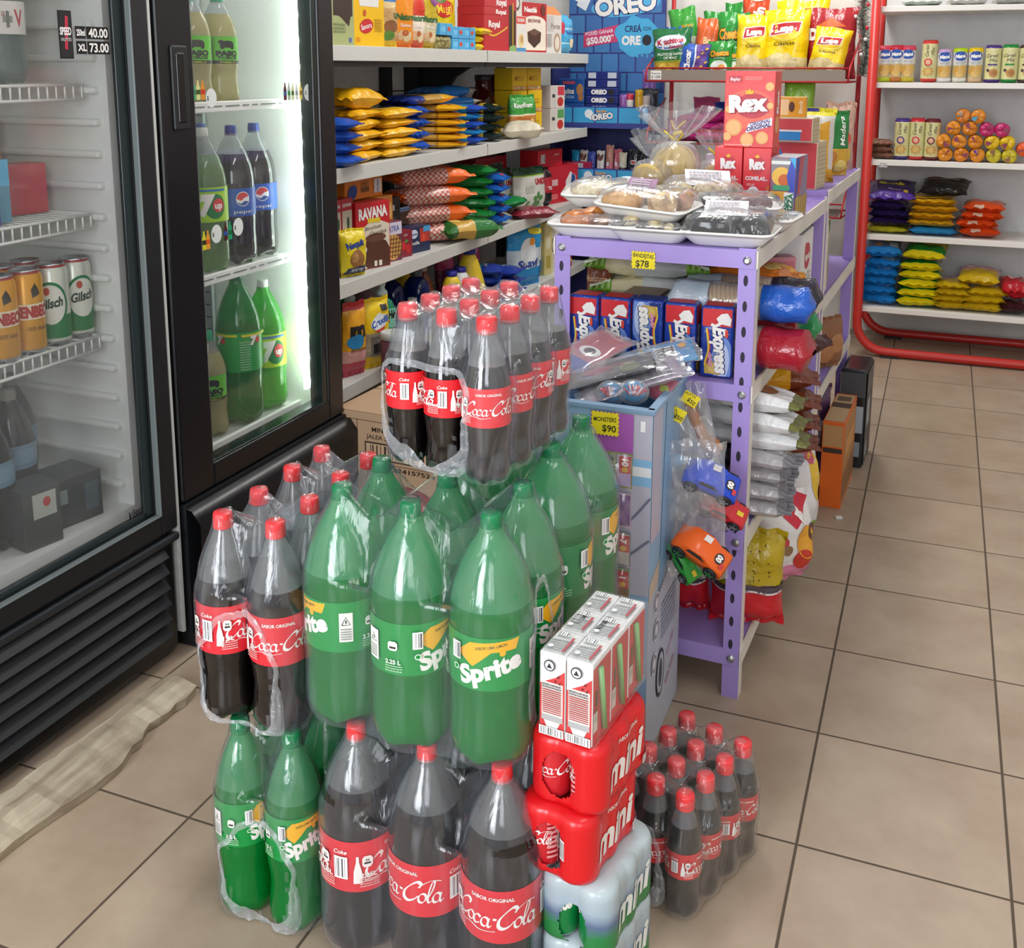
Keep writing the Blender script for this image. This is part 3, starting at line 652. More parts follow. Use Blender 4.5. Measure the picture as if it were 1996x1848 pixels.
for y, z, b, l in ((.252, 1.215, '#20c08a', '#0c8a50'), (.268, 1.215, '#d8d890', '#3a5a20'), (.284, 1.215, '#e0902a', '#d03020'), (.600, 1.205, '#5a2420', '#30508a'), (.617, 1.205, '#a8b8a8', '#3a8a40'), (.634, 1.205, '#c8d0a0', '#506a30'), (.651, 1.205, '#d0d8d0', '#8a9a90'), (.668, 1.205, '#e0d060', '#a07020'), (.262, .885, '#e0d830', '#303018'), (.276, .885, '#f0a030', '#e06020'), (.340, .895, '#4a2018', '#2a50a0'), (.357, .895, '#18a068', '#0a6a3a')): st_(mini_bottle(y, z, .042, b, l))
for y, z in ((.312, 1.218), (.703, 1.222), (.307, .915), (.388, .92)): st_([E_(y, z, .019, .021, '#dfe4e0'), T_('$', y-.012, z, .009, '#303030')])
# -- old board along the cooler base
W = wood_mat('weathered_wood', '#8f7f69', '#c4b79f', (30, 4, 30))
rnd = random.Random(5); n = 26; fr = []; bk = []
for k in range(n+1):
    t = k/n; y = -.62+t*.60; fr.append((-1.198-.012*math.sin(t*9)-.02*rnd.random()*(t > .6), y)); bk.append((-1.318+.03*t+.006*rnd.random(), y))
mb = MB(); vs = []
for (xf_, y), (xb, _) in zip(fr, bk): vs += [(xf_, y, .001), (xf_+.004, y, .018+.004*rnd.random()), ((xf_+xb)/2, y, .027+.006*rnd.random()), (xb, y, .030), (xb, y, .001)]
fs = []
for k in range(n):
    for j in range(4): fs.append((k*5+j, k*5+5+j, k*5+6+j, k*5+1+j))
fs += [(0, 1, 2, 3, 4), tuple(n*5+j for j in (4, 3, 2, 1, 0))]
mb.add(vs, fs, W, False); tag(mb.obj('wooden_board'), 'pale weathered wooden board with a ragged edge lying along the nearer cooler base', 'board')
# ---------------------------------------------------------------- wall shelving on the left
SHW = mt('#d3d3cc', .45); SHB = mt('#14161b', .5)
sh = thing('wall_shelving', 'long white metal shelving with black brackets along the left wall past the coolers', 'shelving', (0, 0, 0))
mb = MB(); mb.box(-1.985, -1.965, .85, 3.46, .05, 1.75, mt('#e8e6e0', .7, 'worn')); mb.box(-1.9645, -1.9635, .85, 3.46, 1.185, 1.19, SHB); mb.box(-1.9645, -1.9635, 2.195, 2.2, .05, 1.75, '#8a8880'); mb.obj('back_panel', sh)
for y in (1.02, 2.19, 3.40): MB().box(-1.963, -1.925, y-.02, y+.02, 0, 1.80, SHB).obj('upright', sh)
LZ = (1.345, .988, .640, .318)
for i, z in enumerate(LZ):
    for y0, y1 in ((.84, 2.180), (2.192, 3.44)):
        mb = MB(); mb.box(-1.95, -1.50, y0, y1, z-.006, z, SHW); mb.box(-1.505, -1.497, y0, y1, z-.042, z+.003, SHW, .0015)
        if i == 0: mb.box(-1.52, -1.508, y0, y1, z-.060, z-.02, SHB); mb.box(-1.94, -1.52, y0+.01, y1-.01, z-.012, z-.0062, SHB)
        mb.obj('shelf', sh)
    if i == 0:
        for y in (1.30, 2.42):
            mb = MB(); p = [(-1.962, -.012), (-1.53, -.012), (-1.53, -.035), (-1.60, -.045), (-1.68, -.065), (-1.74, -.10), (-1.775, -.15), (-1.785, -.22), (-1.962, -.22)]
            k = len(p); mb.add([(x, y+s*.012, z+q) for s in (-1, 1) for x, q in p], [tuple(reversed(range(k))), tuple(range(k, 2*k))]+[(j, (j+1) % k, k+(j+1) % k, k+j) for j in range(k)], SHB); mb.box(-1.966, -1.90, y-.035, y+.035, z-.45, z-.01, SHB); mb.obj('bracket', sh)
MB().box(-1.95, -1.52, .84, 3.44, 0, .10, mt('#a9a69e', .6)).obj('plinth', sh)
# ---------------------------------------------------------------- purple stock racks in the aisle
PUR = mt('#a791d6', .42, 'worn'); PURD = mt('#9c86cc', .5, 'worn'); CRM = mt('#ddd8cf', .5, 'worn'); STEEL = mt('#b9bcc0', .3, 'steel', metal=.9)
def slot_post(mb, x0, x1, y0, y1, z1, fx, fy, slots=True):
    """angle post: flange in the front plane plus flange along the side"""
    mb.box(x0, x1, y0, y0+.003, 0, z1, PUR)
    xs = x1 if fx > 0 else x0
    mb.box(xs-.003 if fx > 0 else xs, xs if fx > 0 else xs+.003, y0+.0031, y0+.035, 0, z1, CRM if fx > 0 else PUR)
    if slots:
        z = .12
        while z < z1-.05:
            xm = (x0+x1)/2-.002; v = np.array([(xm+.0045*math.cos(t), z+.011*math.sin(t)*(1 if abs(math.sin(t)) < .9 else 1)) for t in [2*PI*k/12 for k in range(12)]])
            mb.add([(a, y0-.0004, b) for a, b in v], [tuple(range(12))], mt('#2a2436', .7)); z += .0508
def stock_rack(label, loc, rz, w, d, levels, z1, slots):
    g = thing('stock_rack', label, 'rack', loc, rz)
    for x0, x1, fx in ((-w, -w+.034, -1), (-.034, 0, 1)):
        for y0 in (0, d-.036):
            mb = MB(); slot_post(mb, x0, x1, y0, 0, z1, fx, 1, slots and y0 == 0); mb.obj('post', g)
    for z in levels:
        mb = MB(); mb.box(-w+.004, -.004, .004, d-.004, z-.006, z, PURD); mb.box(-w+.003, -.003, -.002, .002, z-.034, z+.001, PUR); mb.box(-w+.003, -.003, d-.002, d+.002, z-.034, z+.001, PUR)
        mb.box(-.002, .003, 0, d, z-.034, z+.001, CRM); mb.box(-w-.003, -w+.002, 0, d, z-.034, z+.001, CRM); mb.obj('shelf', g)
        if slots:
            for x in (-w+.017, -.017):
                mb = MB(); mb.lathe([(.0085, 0), (.0085, .003), (.005, .0035), (.0045, .009)], STEEL, 8, Matrix.Translation((x, -.0005, z-.018)) @ Matrix.Rotation(PI/2, 4, 'X')); mb.obj('bolt', g)
    return g
GL1 = (.940, .672, .362, .107); G1 = (-.168, .384, 0); GR = math.radians(-2.2)
g1 = stock_rack('lilac slotted metal rack with cream side edges, end-on in the middle aisle', G1, GR, .415, .93, GL1, .945, True)
GL2 = (.955, .655, .385, .100); G2 = (-.132, 1.335, 0)
g2 = stock_rack('lilac slotted metal rack standing behind the first one, farther down the aisle', G2, GR, .415, .74, GL2, .958, False)
def gp(g, x, y, z):   # point in a rack's own frame
    c, s = math.cos(GR), math.sin(GR); return (g[0]+x*c-y*s, g[1]+x*s+y*c, g[2]+z)
def price_tag(name, label, cat, art, w, h, loc, rz=0.0, rot=None, col='#f0dc20'):
    mb = MB(); n = 14; pts = []
    for (ax, ay), (bx, by) in (((-w/2, -h/2), (w/2, -h/2)), ((w/2, -h/2), (w/2, h/2)), ((w/2, h/2), (-w/2, h/2)), ((-w/2, h/2), (-w/2, -h/2))):
        m = max(4, int(n*math.hypot(bx-ax, by-ay)/w))
        for k in range(m):
            t = k/m; o = .0014*(1 if k % 2 else -1); nx, ny = (by-ay), -(bx-ax); l = math.hypot(nx, ny); pts.append((ax+(bx-ax)*t+nx/l*o, ay+(by-ay)*t+ny/l*o))
    v, f, c = P_(pts, col); k = len(pts)
    mb.add([(a, 0, b) for a, b in v]+[(a, .0008, b) for a, b in v], list(f)+[tuple(k+i for i in reversed(q)) for q in f]+[(i, (i+1) % k, k+(i+1) % k, k+i) for i in range(k)], mt(col, .6))
    paint(mb, art, lambda x, z, e: (x, -e, z)); return put(name, mb, label, cat, loc, rz, None, rot)
price_tag('price_tag', 'yellow zigzag-edged price card reading 78 taped under the rack top', 'price tag', [T_('BANDEJITAS', 0, .009, .008, '#2a2618', w=.042, rot=-.05), T_('$78', -.002, -.007, .013, '#2a2618')], .048, .034, gp(G1, -.223, -.006, .908), GR)
# ---------------------------------------------------------------- red wire rack for crisps
RED = mt('#b3262c', .38); REDT = mt('#c22d26', .35)
cr = thing('wire_rack', 'thin red wire display rack holding crisps against the back wall', 'rack', (0, 0, 0))
for x in (-1.115, -.235): MB().tube([(x, 3.60, 0), (x, 3.60, 1.72)], .011, RED, 8).obj('post', cr)
def basket(parent, z, yf, strip):
    mb = MB(); x0, x1 = -1.16, -.255
    mb.tube([(x0, yf, z), (x1, yf, z), (x1+.02, 3.585, z), (x0+.02, 3.585, z)], .0045, RED, 6, closed=True)
    mb.tube([(x0+.01, yf+.01, z+.060), (x1, yf+.01, z+.060)], .004, RED, 6)
    for x in (x0, x1): mb.tube([(x, yf, z), (x+.005, yf+.01, z+.060), (x+.02, 3.585, z+.20)], .0045, RED, 6)
    for k in range(15): x = x0+(x1-x0)*(k+.5)/15; mb.tube([(x, yf, z), (x+.01, 3.585, z)], .003, RED, 5)
    mb.box(x0+.02, x1-.02, yf-.001, 3.58, z-.002, z+.002, mt('#7c726a', .7))
    mb.obj('basket', parent)
    if strip:
        m2 = MB(); m2.box(x0+.012, x1-.012, yf+.004, yf+.007, z+.004, z+.052, mt('#8a7c70', .6)); paint(m2, [R_(-1.135, z+.008, -1.085, z+.048, '#e8e6e0'), T_('Buenas', -1.11, z+.036, .008, '#303030', w=.04), T_('$ 1200', -1.11, z+.020, .012, '#202020', w=.042)], lambda x, q, e: (x, yf+.004-e, q)); m2.obj('card_strip', parent)
basket(cr, 1.222, 3.26, True); basket(cr, .935, 3.30, False); basket(cr, .62, 3.30, False)
# ---------------------------------------------------------------- tubular red shop shelf on the right
rr = thing('tube_frame_shelving', 'white shelving unit in a thick red tube frame at the back right', 'shelving', (0, 0, 0))
def loop(y):
    pts = [(-.158, y, 1.95), (-.158, y, .16)]
    for k in range(1, 8): a = PI+k*PI/16; pts.append((-.158+.13+.13*math.cos(a), y, .155+.13*math.sin(a)))
    pts += [(-.02, y, .024), (.98, y, .024)]
    for k in range(1, 8): a = -PI/2+k*PI/16; pts.append((.98+.13*math.cos(a), y, .155+.13*math.sin(a)))
    pts += [(1.11, y, .16), (1.11, y, 1.95)]
    return MB().tube(pts, .020, REDT, 14)
for y in (3.30, 3.69): loop(y).obj('tube_frame', rr)
RSH = mt('#ece9e2', .45)
MB().box(-.135, 1.085, 3.655, 3.668, .12, 1.95, mt('#d2d2d2', .6, 'worn')).obj('back_panel', rr)
RZ = (1.545, 1.222, .885, .552, .222)
for z in RZ: MB().box(-.142, 1.09, 3.325, 3.654, z-.024, z, RSH, .002).obj('shelf', rr)
for x in (.0, .85):
    for y in (3.28, 3.66): MB().box(x-.05, x+.03, y, y+.06, 0, .010, mt('#2a2a2a', .8)).obj('rubber_foot', rr)
price_tag('price_tag', 'small white printed price label under the third white shelf', 'price tag', [T_('galletas', 0, .005, .004, '#303030', w=.026), T_('$ 1200', 0, -.004, .007, '#181818', w=.03)], .034, .022, (-.09, 3.322, .865), 0, None, '#e6e6e2')
# ---------------------------------------------------------------- cardboard biscuit display in blue
def oreo_display():
    d = thing('display_stand', 'blue cardboard biscuit display stand with printed header against the back wall', 'display', (0, 0, 0))
    NV = mt('#2b2f6e', .6); B1 = '#3c74b4'; B2 = '#3aa2d6'; x0, x1 = -1.70, -1.19; yb = 3.74
    mb = MB(); mb.box(x0, x1, yb, yb+.02, 0, 1.85, NV)
    a = [R_(x0, 1.06, x1, 1.85, '#33408e')]; rnd = random.Random(2)
    for r in range(8):
        for k in range(6): a.append(R_(x0+.004+k*.09-(r % 2)*.045, 1.066+r*.098, x0+.086+k*.09-(r % 2)*.045, 1.156+r*.098, rnd.choice((B1, '#3d6fb0', '#4480bc'))))
    v0 = 1.50
    a = [q if q[0][:, 0].min() >= x0 and q[0][:, 0].max() <= x1 else (np.clip(q[0], (x0, 0), (x1, 9)), q[1], q[2]) for q in a]
    def logo(cx, cz, w, rot, dk='#1d2e78'):
        return [E_(cx, cz-.004*w/.3, w*.55, w*.17, '#58b4e4', rot=rot)]+[T_('OREO', cx, cz, w*.25, dk, w=w*1.02, rot=rot, bold=.09), T_('OREO', cx, cz, w*.25, WHT, w=w*.98, rot=rot, bold=.05)]
    a += [P_([(-1.66, 1.60), (-1.61, 1.57), (-1.56, 1.68), (-1.62, 1.72)], '#e4eaf2'), E_(-1.64, 1.66, .045, .045, '#eef2f6')]
    a += logo(-1.40, 1.60, .33, .10)
    a.append(P_([(-1.62, 1.385), (-1.43, 1.415), (-1.40, 1.47), (-1.44, 1.485), (-1.43, 1.50), (-1.62, 1.46)], '#d03c70'))
    a += [T_('PODÉS GANAR', -1.535, 1.462, .018, '#f4e8ee', w=.15, rot=.12), T_('$50.000*', -1.53, 1.425, .032, WHT, w=.15, rot=.12, bold=.04)]
    a += [P_([(-1.335+.112*math.cos(t)*(1+.10*math.sin(5*t)), 1.44+.098*math.sin(t)*(1+.09*math.cos(7*t))) for t in [2*PI*k/40 for k in range(40)]], '#48b0e0')]
    a += [T_('CREÁ', -1.355, 1.478, .030, '#17306a', w=.088, bold=.03), T_('CON', -1.283, 1.478, .018, '#17306a', w=.04, bold=.02), T_('ORE', -1.365, 1.42, .042, WHT, w=.10, bold=.05), E_(-1.283, 1.42, .024, .027, '#1b1d26')]
    for k in range(5): a.append(E_(-1.36+k*.027, 1.345-.004*(k % 2), .008-.001*k, .009, '#48b0e0', 10))
    paint(mb, a, lambda x, z, e: (x, yb-e, z)); mb.obj('back_panel', d)
    for x in (x0, x1-.008): MB().box(x, x+.008, 3.46, yb, 0, 1.28 if x == x0 else 1.10, NV).obj('side_panel', d)
    for z in (1.022, .715, .40):
        mb = MB(); mb.box(x0+.008, x1-.008, 3.47, yb, z-.004, z, NV); mb.box(x0, x1, 3.455, 3.465, z-.035, z+.072, mt('#33408e', .5))
        a = [R_(x0+.006+k*.118, z-.008, x0+.116+k*.118, z+.066, B2) for k in range(4)]+[R_(x0+.478, z-.008, x1-.004, z+.066, B2)]
        c = -1.44; a += [E_(c-.055, z+.036, .022, .022, '#e8eef4'), E_(c-.04, z+.024, .016, .018, '#f2f4f6'), T_('PROMO', c+.012, z+.048, .012, '#f0a030', w=.055, bold=.03), T_('OREO', c+.015, z+.024, .030, '#20306e', w=.115, rot=.12, bold=.09), T_('OREO', c+.015, z+.024, .028, WHT, w=.11, rot=.12, bold=.05)]
        paint(mb, a, lambda x, q, e: (x, 3.455-e, q)); mb.obj('tray', d)
    return d
oreo_display()
# ---------------------------------------------------------------- wrapped drinks packs
def pack(label, key, bots, mat, hole, loc, rz=0.0, turns=None, group='wrapped bottle packs', k=.010, leans=None, sagk=.85, name='bottle_pack'):
    p = thing(name, label, 'drinks pack', loc, rz, group)
    for i, (x, y) in enumerate(bots): add_bottle(key, p, x, y, (turns[i % len(turns)] if turns else 0), 0, (leans[i] if leans else (0, 0)))
    shrink(p, bots, key, mat, hole, k, sagk=sagk); return p
S = -PI/2
# cola, large, on the floor under the green pack
b = [(x, y) for y in (0, .114, .228) for x in (-.116, 0, .116)]
pack('large cola bottles, whole pack on the floor in front beneath the big green bottles', 'cola225', b, FILM_G, None, (-.470, -.438, 0), math.radians(-1.5), [1.75, -.30, .18, .6, 2, 1.2, 0, 1, 2])
# green, large, on the cola
b = [(-.118, .008), (0, -.006), (.117, .004), (-.118, .122), (0, .108), (.117, .116)]
pack('big green lemon-lime bottles, pack stacked on the large cola bottles in front', 'lime225', b, FILM_G, [(math.radians(-2), .13, .22, .105), (math.radians(100), .2, .01, .01)], (-.496, -.420, .352), math.radians(-1), [-.75, 1.30, .28, .4, 2, -1.7])
# big green three-litre pack behind, standing on another cola pack
b = [(-.068, 0), (.068, 0), (-.068, .137), (.068, .137)]
pack('tallest green bottles, two rows of a pack behind the wrapped small colas', 'lime3', b, FILM_G, None, (-.452, -.165, .352), math.radians(-1), [0, -1.25, 1, -1.45])
b = [(x, y) for y in (0, .114) for x in (-.057, .059)]
pack('large cola bottles, second floor pack hidden behind the front one', 'cola225', b, FILM_G, None, (-.452, -.092, 0), math.radians(-1), [0, 1, 2])
# small cola twelve-pack on top
b = []
for r, dx in zip(range(4), (0, .002, .003, .004)):
    for c, x in enumerate((-.069, 0, .070)):
        b.append((x+dx, r*.071+(.020, .008, -.008)[c]*(1 if r == 0 else .9-.2*r)))
pack('small cola bottles, twelve in a torn clear wrap on top of the green packs', 'cola600', b, FILM, [(math.radians(-101), .105, .52, .095)], (-.486, -.335, .716), math.radians(-2), [-1.15, 1.95, -.02+.55, .3, 1, -1.9, 1, 2, -2.8, 0, 1, .9+1.2], k=.014, sagk=.55)
# medium cola 2x2 packs on green packs at the left
b = [(-.0455, 0), (.0455, 0), (-.0455, .094), (.0455, .094)]
hl = [(math.radians(-90), .085, .62, .10)]
pack('medium cola bottles, four in torn film at the left front', 'cola15', b, FILM, hl, (-.760, -.432, .3185), math.radians(1), [1.62, .42+.15, 1, 2], k=.014, sagk=.6)
pack('medium cola bottles, four in film just behind the left front four', 'cola15', b, FILM_G, None, (-.768, -.236, .3185), math.radians(1), [1, 2, 0, .5], sagk=.6)
b = [(-.0455, 0), (.0455, 0), (-.0455, .095), (.0455, .095)]
pack('medium green bottles, pack on the floor at the left under the cola', 'lime15', b, FILM, [(math.radians(-88), .09, .60, .085)], (-.738, -.444, 0), math.radians(1), [1.45, .85, 1, 2], k=.014)
pack('medium green bottles, second floor pack behind at the left', 'lime15', b, FILM_G, None, (-.752, -.246, 0), math.radians(1), [1, 2, 0, .5])
# small cola pack alone on the floor at the right
b = [(c*.054, r*.0575) for r in range(4) for c in (-2, -1, 0)]
pack('small cola bottles, wrapped twelve standing alone on the tiles right of the red cans', 'cola354', b, film_mat('shrink_film_grey', .03, .12, .16, '#cfcac4'), [(math.radians(-100), .08, .40, .07)], (-.148, -.208, 0), math.radians(-20), [2.2, 1, -1.55+.2, 1, 2, 1.5, 0, 1, .9+1.5, 0, 2, .75], k=.012, sagk=.7)
# ---- can packs in printed film
CANR = .0272; CANH = .1000
ALU = mt('#c4c8cc', .25, 'steel', metal=.9)
def can_mesh(r, h, body, art, artrep):
    mb = MB(); prof = [(r*.6, .003), (r*.80, 0), (r*.97, .008), (r, .012), (r, h*.90), (r*.86, h*.955), (r*.80, h*.985), (r*.83, h), (r*.77, h), (r*.74, h*.975), (.001, h*.97)]
    mb.lathe(prof, None, 26, mats=[ALU, ALU, mt(body, .3), mt(body, .3), mt(body, .3), ALU, ALU, ALU, ALU, ALU], cap=False)
    for a0 in artrep: paint(mb, art, lambda x, z, d: ((r+d)*math.cos(x/r-PI/2+a0), (r+d)*math.sin(x/r-PI/2+a0), z), .006, eps=.00012)
    mb.box(-.004, .012, -.005, .005, h*.97, h*.97+.0015, ALU); return mb.mesh('can')
can_cola = can_mesh(CANR-.0015, CANH-.002, '#c8202a', xf(SCRIPT, .075, dy=.05, rot=.0)+bars(.045, .03, .06, .06, 8)+small_print(.030, .02, .043, .085, 9, '#e8a8a8'), (0, 2.6))
can_lime = can_mesh(CANR-.0015, CANH-.002, '#0b7a3c', [T_('Sprite', 0, .055, .02, WHT, w=.045, rot=.25, bold=.05), P_([(-.02, .07), (0, .078), (.02, .08), (.01, .066)], '#f2b51c')], (0, 2.6))
def can_pack(label, loc, rz, cm, fcol, art, hole, rotc, group, facecol=None):
    p = thing('can_pack', label, 'drinks pack', loc, rz, group)
    B = [((c-.5)*2*CANR, (r-1)*2*CANR+2*CANR) for r in range(3) for c in range(2)]
    for i, (x, y) in enumerate(B): link('can', cm, p, (x, y, .001), (0, 0, rotc[i % len(rotc)]))
    mb = MB(); n = 240; th = [2*PI*i/n for i in range(n)]; c = np.array((0, 2*CANR)); Bn = np.array(B); out = []
    ts = np.linspace(0, .16, 500)
    def R(t, q):
        pts = c+np.array((math.cos(t), math.sin(t)))*ts[:, None]; d = np.stack([np.hypot(pts[:, 0]-b0[0], pts[:, 1]-b0[1]) for b0 in Bn])-CANR+q
        f = softmin(d, .009)-.0022; j = np.where(f < 0)[0]; return ts[j.max()]
    zs = [(.001, .007), (.004, .0018)]+[(.010+.0032*k, 0) for k in range(25)]+[(.093, .0015), (CANH, .006)]
    R0 = np.array([R(t, 0) for t in th]); Dd = np.stack([np.cos(th), np.sin(th)], 1); sup = np.max((Bn-c) @ Dd.T, 0)+CANR+.0022; cs = Dd @ Dd.T; hull = np.min(np.where(cs > .02, sup[None, :]/np.maximum(cs, .02), 9), 1); R0 = np.maximum(R0, hull-.0035); RR = np.array([R0-q for z, q in zs]); RR = (RR*2+np.roll(RR, 1, 1)+np.roll(RR, -1, 1))/4
    V = [(c[0]+math.cos(t)*RR[j, i], c[1]+math.sin(t)*RR[j, i], zs[j][0]) for j in range(len(zs)) for i, t in enumerate(th)]; fs = []
    for s in (.75, .5, .25, .02):
        V += [(c[0]+math.cos(t)*RR[-1, i]*s, c[1]+math.sin(t)*RR[-1, i]*s, CANH+.0008) for i, t in enumerate(th)]
    for j in range(len(zs)+3):
        for i in range(n):
            if j < len(zs)-1 and hole:
                a = (th[i]+hole[0]+PI) % (2*PI)-PI; x = V[j*n+i][0]; z = (zs[j][0]+zs[j+1][0])/2
                if ((x+hole[3])/hole[1])**2+((z-hole[2])/(hole[4] if len(hole) > 4 else .032))**2 < 1 and V[j*n+i][1] < CANR*.6: continue
            fs.append((j*n+i, j*n+(i+1) % n, (j+1)*n+(i+1) % n, (j+1)*n+i))
    fm_ = fcol if not isinstance(fcol, str) else mt(fcol, .28, 'card')
    mb.add(V, fs, fm_, True)
    zq = np.array([z for z, q in zs])
    def side(u, z, d):   # u along +y from the front, on the +x side
        x = CANR*2.1
        for _ in range(6):
            t = math.atan2(u-c[1], x) % (2*PI); i = t/(2*PI)*n; a, b_ = RR[9, int(i) % n], RR[9, (int(i)+1) % n]; x = (a+(b_-a)*(i-int(i)))*math.cos(t)
        return (x+.0006+d, u, z)
    if art: paint(mb, art, side, .005)
    mb.obj('printed_wrap', p); return p
def mini_art(col): 
    return [T_('mini', .056, .048, .042, col, w=.098, rot=.03, shear=.18, bold=.035), T_('SABOR ORIGINAL', .062, .084, .006, col, w=.06)]+xf(SCRIPT, .040, dx=.132, dy=.056, rot=PI/2, col=col)+bars(.104, .010, .132, .022, 12)
sx, sy, sr = -.268, -.410, math.radians(-6)
can_pack('red film pack of small cola cans directly under the juice cartons', (sx+.004, sy, .3015), sr-.055, can_cola, '#d6161e', mini_art('#ece4de'), (PI/2, .026, .048, .006, .034), [.5, 2.0, 1, 2, 0, .6], 'wrapped can packs')
can_pack('red film pack of small cola cans, lower of the two red ones', (sx-.006, sy-.012, .2010), sr-.065, can_cola, '#d6161e', mini_art('#ece4de'), (PI/2, .024, .048, .004, .034), [-.5, 1.2, 1, 2, 0, .6], 'wrapped can packs')
def lime_film():
    m, nt, N, L, out = mat_nodes('printed_lime_film'); pb = N.new('ShaderNodeBsdfPrincipled'); pb.inputs['Roughness'].default_value = .25; L.new(pb.outputs[0], out.inputs[0])
    t = N.new('ShaderNodeTexCoord'); s = N.new('ShaderNodeSeparateXYZ'); L.new(t.outputs['Object'], s.inputs[0]); nz = N.new('ShaderNodeTexNoise'); nz.inputs['Scale'].default_value = 30; L.new(t.outputs['Object'], nz.inputs['Vector'])
    ad = N.new('ShaderNodeMath'); ad.operation = 'MULTIPLY_ADD'; ad.inputs[1].default_value = .02; L.new(nz.outputs[0], ad.inputs[0]); L.new(s.outputs['Z'], ad.inputs[2])
    r = N.new('ShaderNodeMapRange'); r.inputs[1].default_value = 0.01; r.inputs[2].default_value = .115; L.new(ad.outputs[0], r.inputs[0])
    cr = N.new('ShaderNodeValToRGB'); e = cr.color_ramp.elements; e[0].position = 0; e[0].color = lin('#1f7a3a'); e[1].position = 1; e[1].color = lin('#b9c6c8')
    for p_, c_ in ((.28, '#2a8044'), (.42, '#5a6d8e'), (.62, '#9fb2c0')): q = e.new(p_); q.color = lin(c_)
    L.new(r.outputs[0], cr.inputs[0]); L.new(cr.outputs[0], pb.inputs['Base Color']); return m
LF = lime_film()
def la(): return [T_('mini', .056, .048, .042, '#e6ebe6', w=.098, rot=.03, shear=.18, bold=.035)]
can_pack('pale grey-green film pack of small lemon-lime cans under the red packs', (sx+.022, sy-.010, .1005), sr-.05, can_lime, LF, la(), (PI/2, .022, .034, -.002, .034), [.1, 2.0, 1, 2, 0, .6], 'wrapped can packs')
can_pack('pale grey-green film pack of small lemon-lime cans at the bottom on the floor', (sx+.022, sy-.008, 0), sr-.05, can_lime, LF, la(), (PI/2, .022, .034, -.002, .034), [.1, 2.0, 1, 2, 0, .6], 'wrapped can packs')
# ---- juice cartons
jp = thing('juice_pack', 'six red and white juice cartons wrapped together on top of the red can stack', 'drinks pack', (sx+.004, sy-.006, .4030), sr)
def carton():
    w, d, h = .038, .062, .120; mb = MB(); mb.box(-w/2, w/2, -d/2, d/2, 0, h, mt('#f0f0f0', .35), .002)
    a = [P_([(-w/2+.001, .002), (w/2-.001, .002), (w/2-.001, .098), (w*.1, .086), (-w/2+.001, .074)], '#dc2a2c'), R_(-.0155, .022, .0155, .078, '#f2ece6'), R_(-.0155, .022, .0155, .030, '#b9bcbc'), P_([(-.006, .008), (.006, .008), (.012, .022), (-.012, .022)], '#f0eeea')]
    a += [R_(-.014, .033+k*.0031, .014, .0343+k*.0031, '#b43a3a') for k in range(12)]+small_print(-.014, .070, .014, .077, 2, '#606468', 2)
    a += bars(-.018, .0015, .018, .014, 20, '#26282c')+[E_(-.003, .104, .008, .008, '#30343a', 20), E_(-.003, .104, .0065, .0065, '#e4e6e8', 20), P_([(-.007, .1005), (.001, .1005), (-.003, .108)], '#30343a')]
    for q in ((.010, .090), (.006, .083), (.012, .081)): a.append(P_([(q[0]+.0022*(1 if k % 2 else .45)*math.sin(k*PI/5), q[1]+.0022*(1 if k % 2 else .45)*math.cos(k*PI/5)) for k in range(10)], '#4a1a1c'))
    paint(mb, a, lambda x, z, e: (x, -d/2-e, z))
    paint(mb, [R_(-d/2+.002, .002, d/2-.002, .112, '#d2383a'), R_(-.028, .018, -.014, .046, '#dcd8cc'), R_(-.026, .032, -.016, .042, '#bfc4b4')]+[T_('Cepita', -.021, .062, .010, '#3a6a44', w=.030, rot=PI/2)], lambda x, z, e: (w/2+e, x, z)); paint(mb, [R_(-d/2+.002, .002, d/2-.002, .112, '#d2383a')], lambda x, z, e: (-w/2-e, -x, z))
    t = [R_(-.016, -.029, .016, .029, '#f2f2ee')]+small_print(-.015, -.028, .015, .006, 6, '#8d9294', 4)+bars(-.014, .012, .006, .022, 10)+[R_(.010, -.026, .014, .012, '#b4505a'), E_(-.009, -.018, .004, .004, '#f6f6f4', 12)]
    paint(mb, t, lambda x, y, e: (x, y, h+e)); mb.cyl((w/2+.0005, -.004, .100), (w/2+.0005, .018, .028), .0001, '#d2383a', 4)
    return mb.mesh('carton')
cm = carton(); stm = MB().cyl((.0222, -.012, .108), (.0222, .004, .012), .0042, mt('#86b878', .3), 8).mesh('straw')
for r in range(3):
    for c in (-.5, .5):
        o = link('carton', cm, jp, (c*.0392, -.018+.031+r*.0632, 0), (0, 0, 0))
        if c > 0: link('straw', stm, o)
FJ = film_mat("carton_wrap", .01, .12, .08)
mb = MB(); mb.box(-.0405, .0445, -.0195, .1745, -.0008, .1212, FJ, .004); mb.obj("shrink_wrap", jp)
price = T_("Ma-zana", 0, 0, .010, "#2a2c2e")
mb = MB(); paint(mb, [T_("Manzana", .008, .085, .010, "#2c2e30", w=.040, rot=PI/2), T_("6 x 200 ml", -.022, .085, .007, "#2c2e30", w=.036, rot=PI/2)]+bars(-.034, .068, -.024, .10, 8), lambda x, y, e: (x, y, .1214+e)); mb.obj("top_print", jp)
